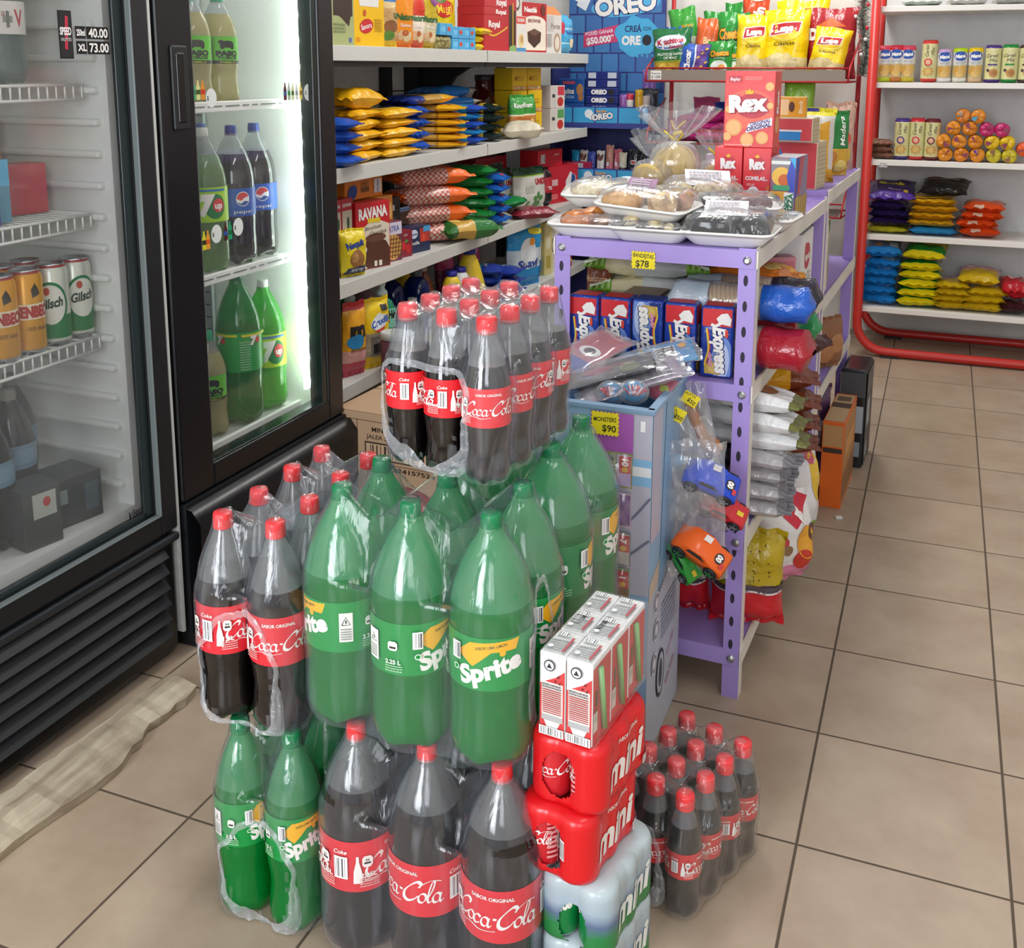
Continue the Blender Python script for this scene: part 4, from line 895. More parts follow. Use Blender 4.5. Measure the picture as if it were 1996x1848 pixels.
# ---------------------------------------------------------------- goods on the wall shelving
XF = -1.545
def LB(name, label, y0, y1, zi, h, d, col, art=None, yaw=8, dz=0, x=XF, cat='box', group=None, **k):
    w = y1-y0; return put(name, boxm(w, d, h, col, art, **k), label, cat, (x-d/2, (y0+y1)/2, LZ[zi]+dz+.0006), PI/2-math.radians(yaw), group)
def LP(name, label, y0, y1, zi, h, t, bands, art=None, yaw=12, dz=0, x=XF, cat='pouch', group=None, seed=1, lean=0.06, **k):
    w = y1-y0; return put(name, pillow(w, h, t, bands, art, seed, **k), label, cat, (x-t/2, (y0+y1)/2, LZ[zi]+dz+.0006), 0, group, (-lean, 0, PI/2-math.radians(yaw)))
Y1, Y2, Y3, Y4 = [(LZ[i]) for i in range(4)]
# top shelf
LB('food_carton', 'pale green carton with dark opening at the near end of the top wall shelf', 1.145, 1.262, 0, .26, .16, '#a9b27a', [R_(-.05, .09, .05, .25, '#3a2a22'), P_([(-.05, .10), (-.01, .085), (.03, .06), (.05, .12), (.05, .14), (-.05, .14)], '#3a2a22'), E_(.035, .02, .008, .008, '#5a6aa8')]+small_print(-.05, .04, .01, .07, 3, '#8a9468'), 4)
LB('display_carton', 'bright yellow carton with a red oval and open flap on the top wall shelf', 1.272, 1.445, 0, .25, .14, '#f0be12', [R_(-.045, .135, .055, .25, '#f4c418'), P_([(-.045, .125), (.055, .125), (.06, .165), (-.05, .165)], '#e6e4de'), R_(-.05, .155, .06, .158, '#a88410'), E_(-.012, .065, .036, .022, '#c8282c', rot=.2), T_('Savora', -.012, .065, .016, WHT, w=.058, rot=.2), E_(-.02, .105, .008, .010, '#c85020')]+small_print(.03, .05, .07, .09, 5, '#b88c10')+small_print(-.07, .015, -.05, .03, 3, '#c05020'), 6)
N1 = [(.12, '#f0c020'), (.5, '#caa268'), (1, '#3f7ac0')]
def natura(t, c): return [T_('Natura', 0, .105, .020, '#2a6a38', w=.085, shear=.1, bold=.04), T_(t, 0, .078, .010, WHT, w=.05)]+[E_(-.018, .045, .022, .016, '#d8b488'), E_(.014, .040, .020, .017, '#e6cfa4'), E_(0, .052, .014, .010, '#b86030')]
for lab, y0, y1, bn, ar, yw, sd in (
 ('stand-up pouch with sandwich picture and yellow base, left of the orange dressing pouch', 1.452, 1.553, [(.12, '#f2c41c'), (.62, '#c9a26c'), (.72, '#e2c890'), (1, '#3e78b8')], [E_(0, .07, .035, .02, '#8a5a34'), E_(-.01, .04, .028, .016, '#5a8a34'), T_('Na', .025, .105, .02, '#2a6a38')], 10, 3),
 ('orange glossy dressing pouch on the top wall shelf', 1.545, 1.668, [(.10, '#f07a14'), (1, '#f29422')], natura('Salsa', 0), 14, 4),
 ('red and white dressing pouch beside the orange one', 1.655, 1.752, [(.26, '#dc5a3a'), (.55, '#efe0cc'), (1, '#d8402c')], natura('Ketchup', 0), 14, 5),
 ('mustard-yellow dressing pouch, last of the four pouches on the top wall shelf', 1.742, 1.850, [(.14, '#caa822'), (.5, '#d8cfa8'), (1, '#ceb42c')], natura('Mostaza', 0)+[E_(.02, .17, .02, .02, '#8a4a8a')], 10, 6)):
    LP('dressing_pouch', lab, y0, y1, 0, .205, .05, bn, ar, yw, seed=sd, group='dressing pouches', lean=-.02)
def lb_(y, z, lab): LB('wafer_pack', lab, y, y+.098, 0, .042, .09, '#46a8dc', [R_(-.04, .012, -.005, .030, '#6cc0ea'), E_(.02, .022, .012, .008, '#d04a3a'), R_(-.002, 0, .001, .042, '#2f8cc4')], 3, dz=z, group='light blue wafer packs', cat='packet', rough=.25)
for y, z, lab in ((1.975, .001, 'light blue wafer pack, bottom near one of the four-pack block'), (2.078, .001, 'light blue wafer pack, bottom far one of the four-pack block'), (1.975, .0445, 'light blue wafer pack, upper near one of the block'), (2.078, .0445, 'light blue wafer pack, upper far one of the block'), (1.872, .053, 'light blue wafer pack lying on the bag of olives')): lb_(y, z, lab)
LP('olive_bag', 'clear bag of green olives at the front of the top wall shelf', 1.852, 1.970, 0, .052, .055, [(1, '#8f8250')], [E_(-.045+.017*k+.008*(r % 2), .012+.014*r, .008, .007, '#a3955a') for k in range(6) for r in range(3)], 6, cat='bag', seed=8, lean=0)
LP('seasoning_pouch', 'tall yellow seasoning pouch with green mark behind the light blue packs', 2.08, 2.262, 0, .235, .05, [(.25, '#c8b070'), (.4, '#e8e2d0'), (.9, '#e4cc20'), (1, '#3f8a3a')], [E_(0, .16, .06, .035, '#d03028', rot=.1), T_('Maggi', 0, .16, .03, '#f4d820', w=.10, rot=.1), E_(-.02, .21, .05, .03, '#3f8a3a')], 14, x=-1.66, seed=9)
P3 = pillow(.115, .20, .034, [(1, '#ecd022')], [E_(0, .10, .028, .02, '#4a8a2a'), E_(.02, .06, .012, .014, '#6a4a20')], 11).mesh('seasoning_packet')
heap('seasoning_packet', 'small yellow seasoning packet', 'of three on the top wall shelf', 'packet', 'small yellow packets', (-1.60, 2.305, LZ[0]), 3, .030, [P3], .04, seed=4)
def royal(c): return [T_('Royal', -.02, .108, .024, WHT, w=.10, bold=.04), S_([(-.09, .075), (-.03, .062), (.05, .082), (.10, .10)], .006, '#e8c030')]
for k, (z, hh, y0) in enumerate(((.001, .142, 2.285), (.1435, .030, 2.285), (.174, .045, 2.29))):
    LB('dessert_box', ['red dessert mix box with white lettering standing at the bottom of the red pile', 'red dessert mix box lying second in the red pile', 'red dessert mix box on top of the red pile'][k], y0, y0+.215, 0, hh, .12, '#bf2430', royal(0) if k == 0 else [T_('Royal', .04, hh/2, hh*.55, WHT, w=.09, bold=.04)], 4, dz=z, group='red dessert boxes')
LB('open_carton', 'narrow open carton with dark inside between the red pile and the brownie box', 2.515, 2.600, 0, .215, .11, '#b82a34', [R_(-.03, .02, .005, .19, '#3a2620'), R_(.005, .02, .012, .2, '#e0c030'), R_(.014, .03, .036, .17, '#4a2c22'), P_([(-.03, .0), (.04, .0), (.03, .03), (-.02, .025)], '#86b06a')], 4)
LB('cream_carton', 'slim white carton with red top lettering beside the brownie box', 2.612, 2.708, 0, .152, .06, '#e6e2dc', [R_(-.046, .12, .046, .15, '#d84a34'), T_('RAMA', 0, .135, .016, WHT, w=.07), E_(0, .05, .026, .030, '#e8cf94'), E_(.005, .055, .014, .017, '#c9a060'), R_(-.046, .0, .046, .02, '#4a90c0')], 4)
LB('coffee_carton', 'white carton with dark swirl lying behind the slim carton on the top wall shelf', 2.60, 2.70, 0, .10, .07, '#d8d4cc', [E_(0, .05, .03, .03, '#5a5048'), E_(0, .05, .02, .018, '#d8d4cc')], 4, dz=.154, x=-1.56)
LB('brownie_box', 'red and cream brownie mix box with a brownie picture on the top wall shelf', 2.722, 2.925, 0, .215, .07, '#b9242e', [R_(-.095, .012, .095, .13, '#ece2d2'), E_(0, .13, .095, .03, '#ece2d2'), T_('Nestlé', -.03, .185, .022, WHT, w=.10, bold=.04), T_('BROWNIE', 0, .138, .014, '#8a3a34', w=.10, bold=.03), P_([(-.055, .09), (0, .105), (.055, .09), (.05, .05), (0, .022), (-.05, .05)], '#4a2f28'), P_([(-.055, .09), (0, .105), (.055, .09), (0, .074)], '#6a4a3e'), E_(.07, .185, .018, .026, '#6a2a24'), E_(-.08, .03, .010, .012, '#f6f0e6')], 12)
b = boxm(.20, .08, .175, '#ddd8d2', [R_(-.095, .1, .03, .17, '#c8c4bf'), T_('Porte', .045, .125, .024, '#8a7a6c', w=.08, rot=0), E_(.06, .05, .03, .045, '#b49a84'), E_(.06, .05, .02, .03, '#e4d8c6')]+small_print(-.09, .03, .01, .09, 7, '#a8a29c'))
b.add([(-.10, -.04, .175), (.10, -.04, .175), (.10, .04, .175), (-.10, .04, .175), (-.10, 0, .215), (.10, 0, .215)], [(0, 1, 5, 4), (2, 3, 4, 5), (1, 2, 5), (3, 0, 4)], mt('#dd8a4c', .45)); put('gable_carton', b, 'white carton with orange gable top near the far end of the top wall shelf', 'box', (XF-.05, 3.06, LZ[0]+.0006), PI/2-.2)
LP('biscuit_pack', 'light blue upright biscuit pack at the far end of the top wall shelf', 3.185, 3.385, 0, .185, .09, [(.25, '#58b8e4'), (.28, '#d8ecf4'), (.62, '#4cb0e0'), (.65, '#d8ecf4'), (1, '#54b4e2')], [E_(-.05, .12, .03, .028, '#d03a50'), T_('Bagueti', .03, .10, .018, '#2a5ab0', w=.08), R_(.03, .03, .07, .07, '#e8d8b0')], 10, seed=12)
# second shelf: noodle and rice bags
ya = pillow(.14, .235, .042, [(.16, '#d8a018'), (.86, '#eeb41c'), (1, '#f0bc26')], [E_(0, .12, .016, .010, '#4a3a18')], 21).mesh('noodle_bag'); yb = pillow(.14, .23, .042, [(1, '#efb820')], [E_(.01, .10, .012, .008, '#4a2a18'), R_(-.06, .19, .06, .196, '#8a5a14')], 22).mesh('noodle_bag')
heap('noodle_bag', 'yellow noodle bag', 'of the near stack on the second wall shelf', 'bag', 'yellow noodle bags', (-1.60, 1.325, LZ[1]), 5, .033, [ya, yb], .05, seed=6)
heap('noodle_bag', 'yellow noodle bag', 'of the yellow stack left of the blue bags', 'bag', 'yellow noodle bags', (-1.585, 1.530, LZ[1]), 5, .032, [yb, ya], -.06, seed=7)
tag(link('noodle_bag', pillow(.15, .255, .062, [(1, '#f0b41a')], [E_(.02, .12, .014, .012, '#5a3a14')], 23).mesh('noodle_bag'), None, (-1.60, 1.195, LZ[1]+.200), (-PI/2, 0, .03)), 'plump yellow noodle bag lying alone on top of the near yellow stack', 'bag', 'yellow noodle bags')
bl = pillow(.13, .20, .048, [(1, '#2a58b8')], [E_(0, .10, .018, .012, '#b03a60'), E_(.018, .10, .009, .007, '#3a9a50')], 24).mesh('rice_bag')
heap('rice_bag', 'deep blue rice bag', 'of the near blue stack by the cooler edge', 'bag', 'blue rice bags', (-1.575, 1.135, LZ[1]), 4, .036, [bl], PI/2+.2, seed=8)
heap('rice_bag', 'deep blue rice bag', 'of the blue stack between the yellow stacks', 'bag', 'blue rice bags', (-1.62, 1.705, LZ[1]), 4, .040, [bl], -PI/2-.2, seed=9)
tn = pillow(.15, .28, .033, [(.60, '#d8a850'), (.64, '#c08a2c'), (1, '#f2b422')], [E_(.02, .22, .01, .008, '#8a5a14')], 25).mesh('pasta_bag')
heap('pasta_bag', 'tan and yellow pasta bag', 'of the stack right of the blue bags', 'bag', 'tan pasta bags', (-1.63, 1.945, LZ[1]), 6, .0265, [tn], -PI/2+.35, seed=10)
tag(link('pasta_bag', pillow(.13, .42, .034, [(.36, '#2a3f90'), (.38, '#b48a3a'), (.70, '#caa050'), (1, '#f2b422')], None, 26).mesh('pasta_bag'), None, (-1.62, 1.62, LZ[1]+.184), (-PI/2, 0, .0)), 'long pasta bag with blue and yellow ends lying across the stacks', 'bag', 'tan pasta bags')
cy1 = pillow(.12, .19, .036, [(.3, '#2a50b4'), (.7, '#2f9ad0'), (1, '#2b56c0')], [E_(0, .15, .012, .010, '#c83a50')], 27).mesh('flour_bag'); cy2 = pillow(.12, .19, .036, [(1, '#2d8fcc')], [E_(.02, .15, .012, .008, '#c83a50')], 28).mesh('flour_bag')
heap('flour_bag', 'bright blue packet', 'of the cyan and blue stack', 'packet', 'cyan and blue packets', (-1.60, 2.15, LZ[1]), 5, .030, [cy1, cy2], -PI/2+.2, seed=11)
dg = pillow(.12, .19, .042, [(.5, '#1d2f28'), (.62, '#c8a040'), (1, '#1a2a26')], [E_(0, .16, .02, .012, '#d8b04a')], 29).mesh('coffee_bag')
heap('coffee_bag', 'dark green glossy bag', 'of the dark stack beside the blue packets', 'bag', 'dark green bags', (-1.61, 2.365, LZ[1]), 4, .037, [dg], -PI/2+.2, seed=12)
tag(link('bean_bag', pillow(.14, .18, .07, [(1, '#ddd2b8')], None, 30).mesh('bean_bag'), None, (-1.585, 2.53, LZ[1]+.036), (-PI/2, 0, -PI/2+.4)), 'small cream coloured bag lying at the shelf edge before the soup pouches', 'bag')
lb = pillow(.15, .33, .048, [(.82, '#2a78c0'), (1, '#d8d4c8')], [E_(0, .12, .022, .016, '#b84a7a'), R_(-.05, .18, .05, .22, '#3a8ad0')], 31).mesh('sugar_bag')
heap('sugar_bag', 'long light blue bag with white end', 'of the pair across the back', 'bag', 'light blue bags', (-1.70, 2.22, LZ[1]+.135), 2, .042, [lb], -.15, seed=13)
def jar(y, lab):
    j = thing('sauce_jar', lab, 'jar', (-1.76, y, LZ[1]), 0, 'dark red jars'); gm = plastic_mat('jar_red', '#6a1a1e', .25, tint='#a04040')
    MB().lathe([(.04, 0), (.055, .006), (.058, .03), (.058, .13), (.048, .175), (.036, .195), (.034, .235), (.036, .24)], gm, 24).obj('glass', j); MB().lathe([(.037, .24), (.038, .242), (.038, .262), (.036, .264)], mt('#2c2a2c', .4), 24).obj('lid', j); return j
jar(2.745, 'dark red jar at the back of the second wall shelf, nearer of two'); jar(2.90, 'dark red jar at the back of the second wall shelf, farther of two')
for y0, y1, lab, sd in ((2.615, 2.70, 'green topped soup pouch with noodle picture, narrower left one', 32), (2.675, 2.835, 'green topped soup pouch with noodle picture in front of the yellow boxes', 33)):
    LP('soup_pouch', lab, y0, y1, 1, .178, .05, [(.10, '#e8e2d6'), (.50, '#c98a3c'), (.54, '#e8dcc0'), (1, '#3f9a3e')], [T_('Knorr', 0, .135, .020, WHT, w=.07, bold=.04)]+[E_(-.03+.02*k, .05+.014*(k % 2), .014, .012, '#e8c070') for k in range(4)]+[E_(-.01, .075, .03, .012, '#b86a34')], 16, group='green soup pouches', seed=sd, lean=0)
yx = boxm(.108, .10, .0965, '#e6bc1e', [R_(-.052, .0, .052, .018, '#e08428')]+bars(-.045, .004, .045, .014, 14, '#6a4a1a', '#e8d8a0')+[E_(-.03, .05, .009, .009, '#a86a1c'), R_(-.015, .04, .03, .06, '#cda41a')], side=[P_([(-.049, .0), (.049, .0), (.049, .03), (.03, .045), (0, .03), (-.03, .05), (-.049, .035)], '#e0502c'), E_(.02, .07, .012, .012, '#f0e0a0')], top=None).mesh('stock_cube_box')
for y, k, x, lab in ((2.94, 0, -1.63, 'yellow box with red flame print, bottom of the front column'), (2.94, 1, -1.63, 'yellow box with red flame print, second of the front column'), (2.94, 2, -1.635, 'yellow box with red flame print, top of the front column'), (2.80, 2, -1.65, 'yellow box with red flame print, top of the rear column'), (2.80, 1, -1.65, 'yellow box with red flame print, second of the rear column'), (2.80, 0, -1.65, 'yellow box with red flame print, bottom of the rear column')):
    tag(link('stock_cube_box', yx, None, (x, y, LZ[1]+.0006+k*.0985), (0, 0, PI/2-.25)), lab, 'box', 'yellow boxes with flame print')
for k, (z, lab) in enumerate(((0.0006, 'small tomato carton, lower of two beside the yellow boxes'), (.107, 'small tomato carton, upper of two beside the yellow boxes'))):
    LB('tomato_carton', lab, 3.095, 3.20, 1, .105, .07, '#d6d0c8', [R_(-.048, .0, -.01, .10, '#c9c4bc'), R_(.0, .06, .048, .10, '#5a9a5a' if k == 0 else '#c83a4a'), E_(.02, .03, .022, .022, '#b8342e'), R_(-.04, .05, -.02, .065, '#404040')], 20, dz=z, group='small tomato cartons')
# third shelf
for y0, y1, lab in ((1.165, 1.214, 'red cake mix box with cream panel, narrow sliver nearest the cooler'), (1.216, 1.283, 'red cake mix box with cream panel behind the yellow cocoa bag')):
    LB('cake_mix_box', lab, y0, y1, 2, .238, .05, '#b5303a', [R_(-(y1-y0)/2+.004, .01, (y1-y0)/2-.004, .20, '#cfc4b0'), T_('RAVANA', 0, .218, .012, WHT, w=(y1-y0)*.8), E_(.005, .16, .008, .02, '#3a5a3a'), E_(0, .04, .02, .02, '#8a9a50')], 0, x=-1.58, group='red cake mix boxes')
LB('cake_mix_box', 'large red and cream chocolate cake mix box at the shelf edge', 1.290, 1.438, 2, .218, .06, '#c9242b', [P_([(-.071, .002), (.071, .002), (.071, .140), (.03, .155), (-.02, .150), (-.071, .118)], '#e6dac4'), P_([(-.071, .002), (.071, .002), (.071, .06), (.055, .085), (.02, .10), (-.02, .10), (-.05, .08), (-.071, .05)], '#5a3426'), E_(.01, .10, .045, .014, '#6e4634'), T_('RAVANA', 0, .183, .034, WHT, w=.125, rot=.06, bold=.05), R_(-.025, .150, .03, .164, '#e8c828'), T_('Bizcochuelo', 0, .135, .012, '#4a3a30', w=.07, rot=.08, shear=.3, bold=0), T_('Chocolate', .02, .117, .014, '#4a3024', w=.075, rot=.08, shear=.3, bold=0), E_(-.048, .062, .018, .013, '#f0ece6', rot=.4), P_([(-.07, .003), (-.03, .003), (-.06, .028)], '#f0e4d4'), R_(-.0, .006, .012, .024, '#e8e0d4'), R_(.02, .006, .034, .024, '#e8e0d4')], 18)
LP('cocoa_bag', 'yellow cocoa powder bag with blue lettering at the near end of the third wall shelf', 1.162, 1.262, 2, .150, .05, [(.12, '#d8c020'), (1, '#ecd428')], [T_('Nesquik', -.005, .102, .020, '#2a4a9a', w=.075, rot=.15, bold=.05), E_(.0, .055, .03, .03, '#9a6a3a'), E_(-.012, .06, .014, .016, '#b88a54'), P_([(-.042, .008), (.042, .008), (.036, .034), (-.036, .028)], '#2a3a5a'), T_('WWW!', 0, .02, .012, WHT, w=.05)], 20, x=-1.515, cat='bag', seed=35)
LB('pastry_box', 'orange pastry box lying across the tops of the cake mix boxes', 1.29, 1.51, 2, .068, .14, '#e8862a', [R_(-.02, .02, .03, .05, '#7a4a1a')]+bars(-.018, .036, .028, .056, 16, '#5a3a1a', '#e08a34')+[E_(-.07, .025, .028, .022, '#2a4a9a', rot=.5), R_(.055, .012, .10, .058, '#e6e2de'), T_('PATRIA', .078, .035, .012, '#2a4a9a', w=.04, rot=PI/2)], 4, dz=.222, x=-1.60)
LB('pastry_box', 'orange fronted pastry box with fried pastries under the lying orange box', 1.445, 1.530, 2, .085, .10, '#d8852e', [E_(-.02, .04, .012, .03, '#e0b870'), E_(.005, .05, .012, .03, '#d8a858'), E_(.026, .035, .010, .028, '#e0b870')], 8, dz=.1365, x=-1.57)
LB('pie_box', 'small box with a lattice pie picture next to the large cake mix box', 1.450, 1.540, 2, .135, .06, '#7a3a50', [R_(-.043, .09, .043, .132, '#d9d4e4'), T_('PATRIA', .0, .110, .020, '#3a4aa0', w=.06, rot=.1), E_(0, .048, .040, .044, '#d8a860')]+[S_([(-.035+.014*k, .01), (-.025+.014*k, .088)], .003, '#7a4a20', None, False) for k in range(6)]+[S_([(-.038, .02+.014*k), (.038, .02+.014*k)], .003, '#7a4a20', None, False) for k in range(5)], 14)
LB('jam_pouch', 'dark red jam carton with strawberry print on the third wall shelf', 1.545, 1.618, 2, .092, .05, '#8a2030', [E_(-.012, .04, .014, .016, '#d02a34'), E_(.014, .028, .014, .016, '#c02a30'), E_(.004, .055, .010, .006, '#5a8a3a'), T_('jam', 0, .078, .010, '#d8b0b0')], 12)
LB('black_carton', 'black carton with a small white label behind the jam', 1.535, 1.640, 2, .105, .08, '#16191c', [R_(-.01, .06, .016, .08, '#c8c8c4')]+small_print(-.03, .03, .02, .04, 2, '#5a6064'), 4, dz=.0955, x=-1.60)
LB('fruit_box', 'dark blue gelatin box with fruit picture on the third wall shelf', 1.628, 1.752, 2, .092, .06, '#1e2c50', [R_(.0, .035, .058, .085, '#b83a2e'), E_(.02, .05, .012, .014, '#e04a34'), R_(.02, .07, .06, .09, '#4aa0d8'), E_(-.035, .068, .022, .016, '#d0d8e8'), T_('Frutilla', -.03, .036, .012, WHT, w=.05), T_('Exquisita', -.034, .068, .008, '#203a80', w=.036)], 10)
LB('chocolate_tray', 'brown carton with blue speckled top behind the gelatin box', 1.632, 1.752, 2, .060, .09, '#4a3024', [R_(-.055, .045, .055, .06, '#8fa4cc')]+[E_(-.045+.015*k, .052, .004, .004, '#2a4a90', 8) for k in range(7)], 4, dz=.094, x=-1.62)
def checker(name, c1, c2, s):
    m, nt, N, L, out = mat_nodes(name); pb = N.new('ShaderNodeBsdfPrincipled'); pb.inputs['Roughness'].default_value = .25; L.new(pb.outputs[0], out.inputs[0])
    t = N.new('ShaderNodeTexCoord'); k = N.new('ShaderNodeTexChecker'); k.inputs['Scale'].default_value = s; k.inputs['Color1'].default_value = lin(c1); k.inputs['Color2'].default_value = lin(c2); L.new(t.outputs['Object'], k.inputs['Vector']); L.new(k.outputs[0], pb.inputs['Base Color']); return m
GING = checker('gingham_red', '#e4c6ba', '#c25a48', 85)
ck = pillow(.15, .36, .085, [(.10, '#f06a1c'), (.66, GING), (1, '#f26c20')], None, 41).mesh('snack_bag')
heap('snack_bag', 'orange and red checked bag', 'of the stack on the third wall shelf', 'bag', 'orange checked bags', (-1.61, 1.90, LZ[2]), 4, .070, [ck], -.55, seed=14, shift=(.0, -.012))
tag(link('snack_bag', pillow(.16, .27, .075, [(.18, '#2a6a2e'), (.5, '#c9a24a'), (1, '#2c7434')], [E_(0, .07, .05, .03, '#d8b860')], 42).mesh('snack_bag'), None, (-1.575, 1.875, LZ[2]+.045), (-PI/2, 0, -.45)), 'green bag with a window of golden pasta lying beneath the checked stack', 'bag')
gr = pillow(.12, .20, .048, [(1, '#177a34')], [T_('Mate', 0, .12, .02, '#d8e0d0', w=.06), E_(0, .16, .02, .01, '#e0d040')], 43).mesh('herb_packet')
heap('herb_packet', 'dark green packet', 'of the green stack beside the checked bags', 'packet', 'green packets', (-1.60, 2.235, LZ[2]), 6, .043, [gr], -PI/2+.3, seed=15)
bu = pillow(.12, .20, .046, [(1, '#1f63bc')], [E_(0, .17, .012, .010, '#d04a5a'), E_(0, .1, .02, .014, '#d0485a')], 44).mesh('salt_packet')
heap('salt_packet', 'royal blue packet', 'of the stack right of the green packets', 'packet', 'royal blue packets', (-1.60, 2.40, LZ[2]), 5, .042, [bu], -PI/2+.2, seed=16)
tag(link('crisp_packet', pillow(.12, .17, .04, [(.3, '#c8d8c8'), (1, '#1c8a44')], None, 45).mesh('crisp_packet'), None, (-1.66, 2.56, LZ[2]+.052), (-1.4, 0, -PI/2+.5)), 'bright green packet leaning in front of the white tea bag', 'packet')
tag(link('spice_packet', pillow(.15, .21, .045, [(1, '#8a2030')], [T_('Dona', 0, .1, .02, '#c86a70', w=.05)], 46).mesh('spice_packet'), None, (-1.575, 2.60, LZ[2]+.023), (-PI/2, 0, -PI/2+.7)), 'dark red packet lying at the shelf edge below the bright green one', 'packet')
LP('yerba_bag', 'tall bag with dark green top and white landscape front', 2.465, 2.680, 2, .235, .07, [(.5, '#ccd0c8'), (1, '#1c3226')], [T_('TRANQUERA', .04, .092, .014, '#3a3a30', w=.11), E_(0, .05, .06, .022, '#8a9a5a'), T_('tradicional', -.02, .125, .010, '#8a9484', w=.07)], 10, x=-1.62, seed=47, cat='bag', lean=0)
for y0, y1, x, lab, sd in ((2.70, 2.86, -1.66, 'green and white leaf-print tea bag, partly hidden left one', 48), (2.785, 3.03, -1.57, 'green and white leaf-print tea bag with red lettering, front one', 49)):
    LP('yerba_bag', lab, y0, y1, 2, .195, .075, [(.80, '#dcdcd2'), (.83, '#9ab83a'), (1, '#1f4a2c')], [T_('UNION', .055, .13, .026, '#b82a34', w=.10, bold=.05), R_(-.07, .08, .0, .112, '#c6c8bc')]+[E_(.03+.025*math.cos(t), .045+.022*math.sin(t), .016, .011, '#4f8a3a', rot=t) for t in (.4, 1.6, 2.8, 4, 5.2)]+[E_(-.05, .03, .018, .010, '#5a8a44', rot=.8)], 14, x=x, seed=sd, cat='bag', group='leaf-print tea bags', lean=0, wr=.5)
LP('yerba_bag', 'narrow red and black bag squeezed behind the leaf-print tea bag', 3.02, 3.09, 2, .18, .06, [(.35, '#1c1618'), (.75, '#b02832'), (1, '#2a1518')], [T_('TARA', 0, .085, .016, WHT, w=.05)], 8, seed=50, cat='bag')
LB('coffee_box', 'red coffee box with blue and white picture, front bottom one at the far end', 3.11, 3.37, 2, .178, .09, '#c3202c', [P_([(.02, .06), (.10, .05), (.11, .12), (.06, .145), (.02, .10)], '#e6e2e0'), P_([(.06, .06), (.10, .055), (.105, .12), (.075, .135)], '#2a4a8a'), R_(-.10, .085, -.05, .115, '#d8b0b0'), R_(-.11, .02, -.05, .045, '#d86a6a')], 14, group='red coffee boxes')
LB('coffee_box', 'red coffee box with barcode lying on the front red box', 3.03, 3.26, 2, .080, .10, '#c8222e', bars(-.09, .02, -.05, .06, 10)+[R_(.03, .05, .08, .06, '#e08080')], 10, dz=.1785, x=-1.58, group='red coffee boxes')
LB('coffee_box', 'red coffee box farthest back above the tea bags', 2.72, 2.98, 2, .09, .10, '#a81e2a', [R_(.05, .05, .10, .062, '#d88080')], 10, dz=.15, x=-1.76, group='red coffee boxes')
MB_ = LB('coffee_box', 'red coffee box standing behind the tea bags and carrying another', 2.74, 2.97, 2, .149, .10, '#a01c28', None, 10, x=-1.76, group='red coffee boxes')
# lowest shelf
def lathe_bottle(name, label, cat, prof, mat, capprof, capmat, loc, labart=None, labz=None, labcol=None, group=None, fl=1.0, sw=None, kind='cap', handle=None):
    t = thing(name, label, cat, loc, 0, group)
    mod = (lambda r, z, a: (r*(fl+(1-fl)*abs(math.cos(a-PI/2*0))**1.0) if fl != 1 else r, z))
    b = MB().lathe(prof, mat, 26, mod=lambda r, z, a: (r*(1-(1-fl)*abs(math.sin(a))**2), z)).obj('body', t)
    MB().lathe(capprof, capmat, 20).obj(kind, t)
    if handle: MB().tube(handle, .010, mat, 8).obj('handle', t)
    if labart:
        z0, z1 = labz; r = max(p[0] for p in prof)+.0008; mb = MB()
        mb.grid(lambda u, v: ((r)*math.cos((u-.5)*2.4), (r)*math.sin((u-.5)*2.4)*fl, z0+v*(z1-z0)), 16, 1, mt(labcol, .4))
        paint(mb, labart, lambda u, v, d: ((r+d)*math.cos(u/r), (r+d)*math.sin(u/r)*fl, z0+v), .006); mb.obj('label', t)
    return t
HG = plastic_mat('soap_green', '#2fae86', .15, tint='#48c09a'); HC = mt('#cfe4e0', .4)
for x, y, lab, mt_ in ((-1.545, 1.40, 'green dish soap bottle with white label at the front of the lowest wall shelf', HG), (-1.60, 1.285, 'green dish soap bottle behind the yellow cleaner pouch', HG), (-1.68, 1.36, 'green dish soap bottle in the second row', HG), (-1.66, 1.48, 'pink-capped green dish soap bottle in the second row', plastic_mat('soap_pink', '#c7a2b2', .2, tint='#d8b8c4'))):
    lathe_bottle('dish_soap_bottle', lab, 'bottle', [(.03, 0), (.042, .004), (.045, .03), (.040, .09), (.046, .15), (.044, .18), (.034, .205), (.018, .215), (.016, .222)], mt_, [(.018, .220), (.019, .236), (.012, .242), (.009, .25), (.014, .262), (.012, .27), (.006, .272)], HC, (x, y, LZ[3]), [T_('Héroe', .0, .045, .026, '#1c2c28', w=.065, bold=.06), E_(.03, .02, .012, .012, '#d8a8a8'), R_(-.035, .018, -.028, .026, '#c84040')], (.12, .185), '#7fd0b4', 'green dish soap bottles', .8)
LP('cleaner_pouch', 'orange-yellow cleaner pouch with big dark letter and red top at the near end', 1.158, 1.255, 3, .24, .05, [(.2, '#c84a5a'), (.36, '#e6a8a0'), (.90, '#eeaa28'), (1, '#c83a3a')], [T_('m', .0, .155, .05, '#181818', w=.07, bold=.06), E_(-.01, .115, .034, .024, '#2a8ac0'), T_('exclusivo', 0, .09, .012, '#6a4a20', w=.07)], 16, x=-1.52, seed=51, lean=0)
LP('cleaner_pouch', 'blue detergent pouch between the orange and yellow ones', 1.215, 1.29, 3, .19, .04, [(1, '#2b3f90')], [T_('ne', .012, .12, .03, WHT, w=.04, bold=.04), E_(0, .06, .03, .03, '#e8e8f0')], 14, x=-1.55, seed=52, lean=0)
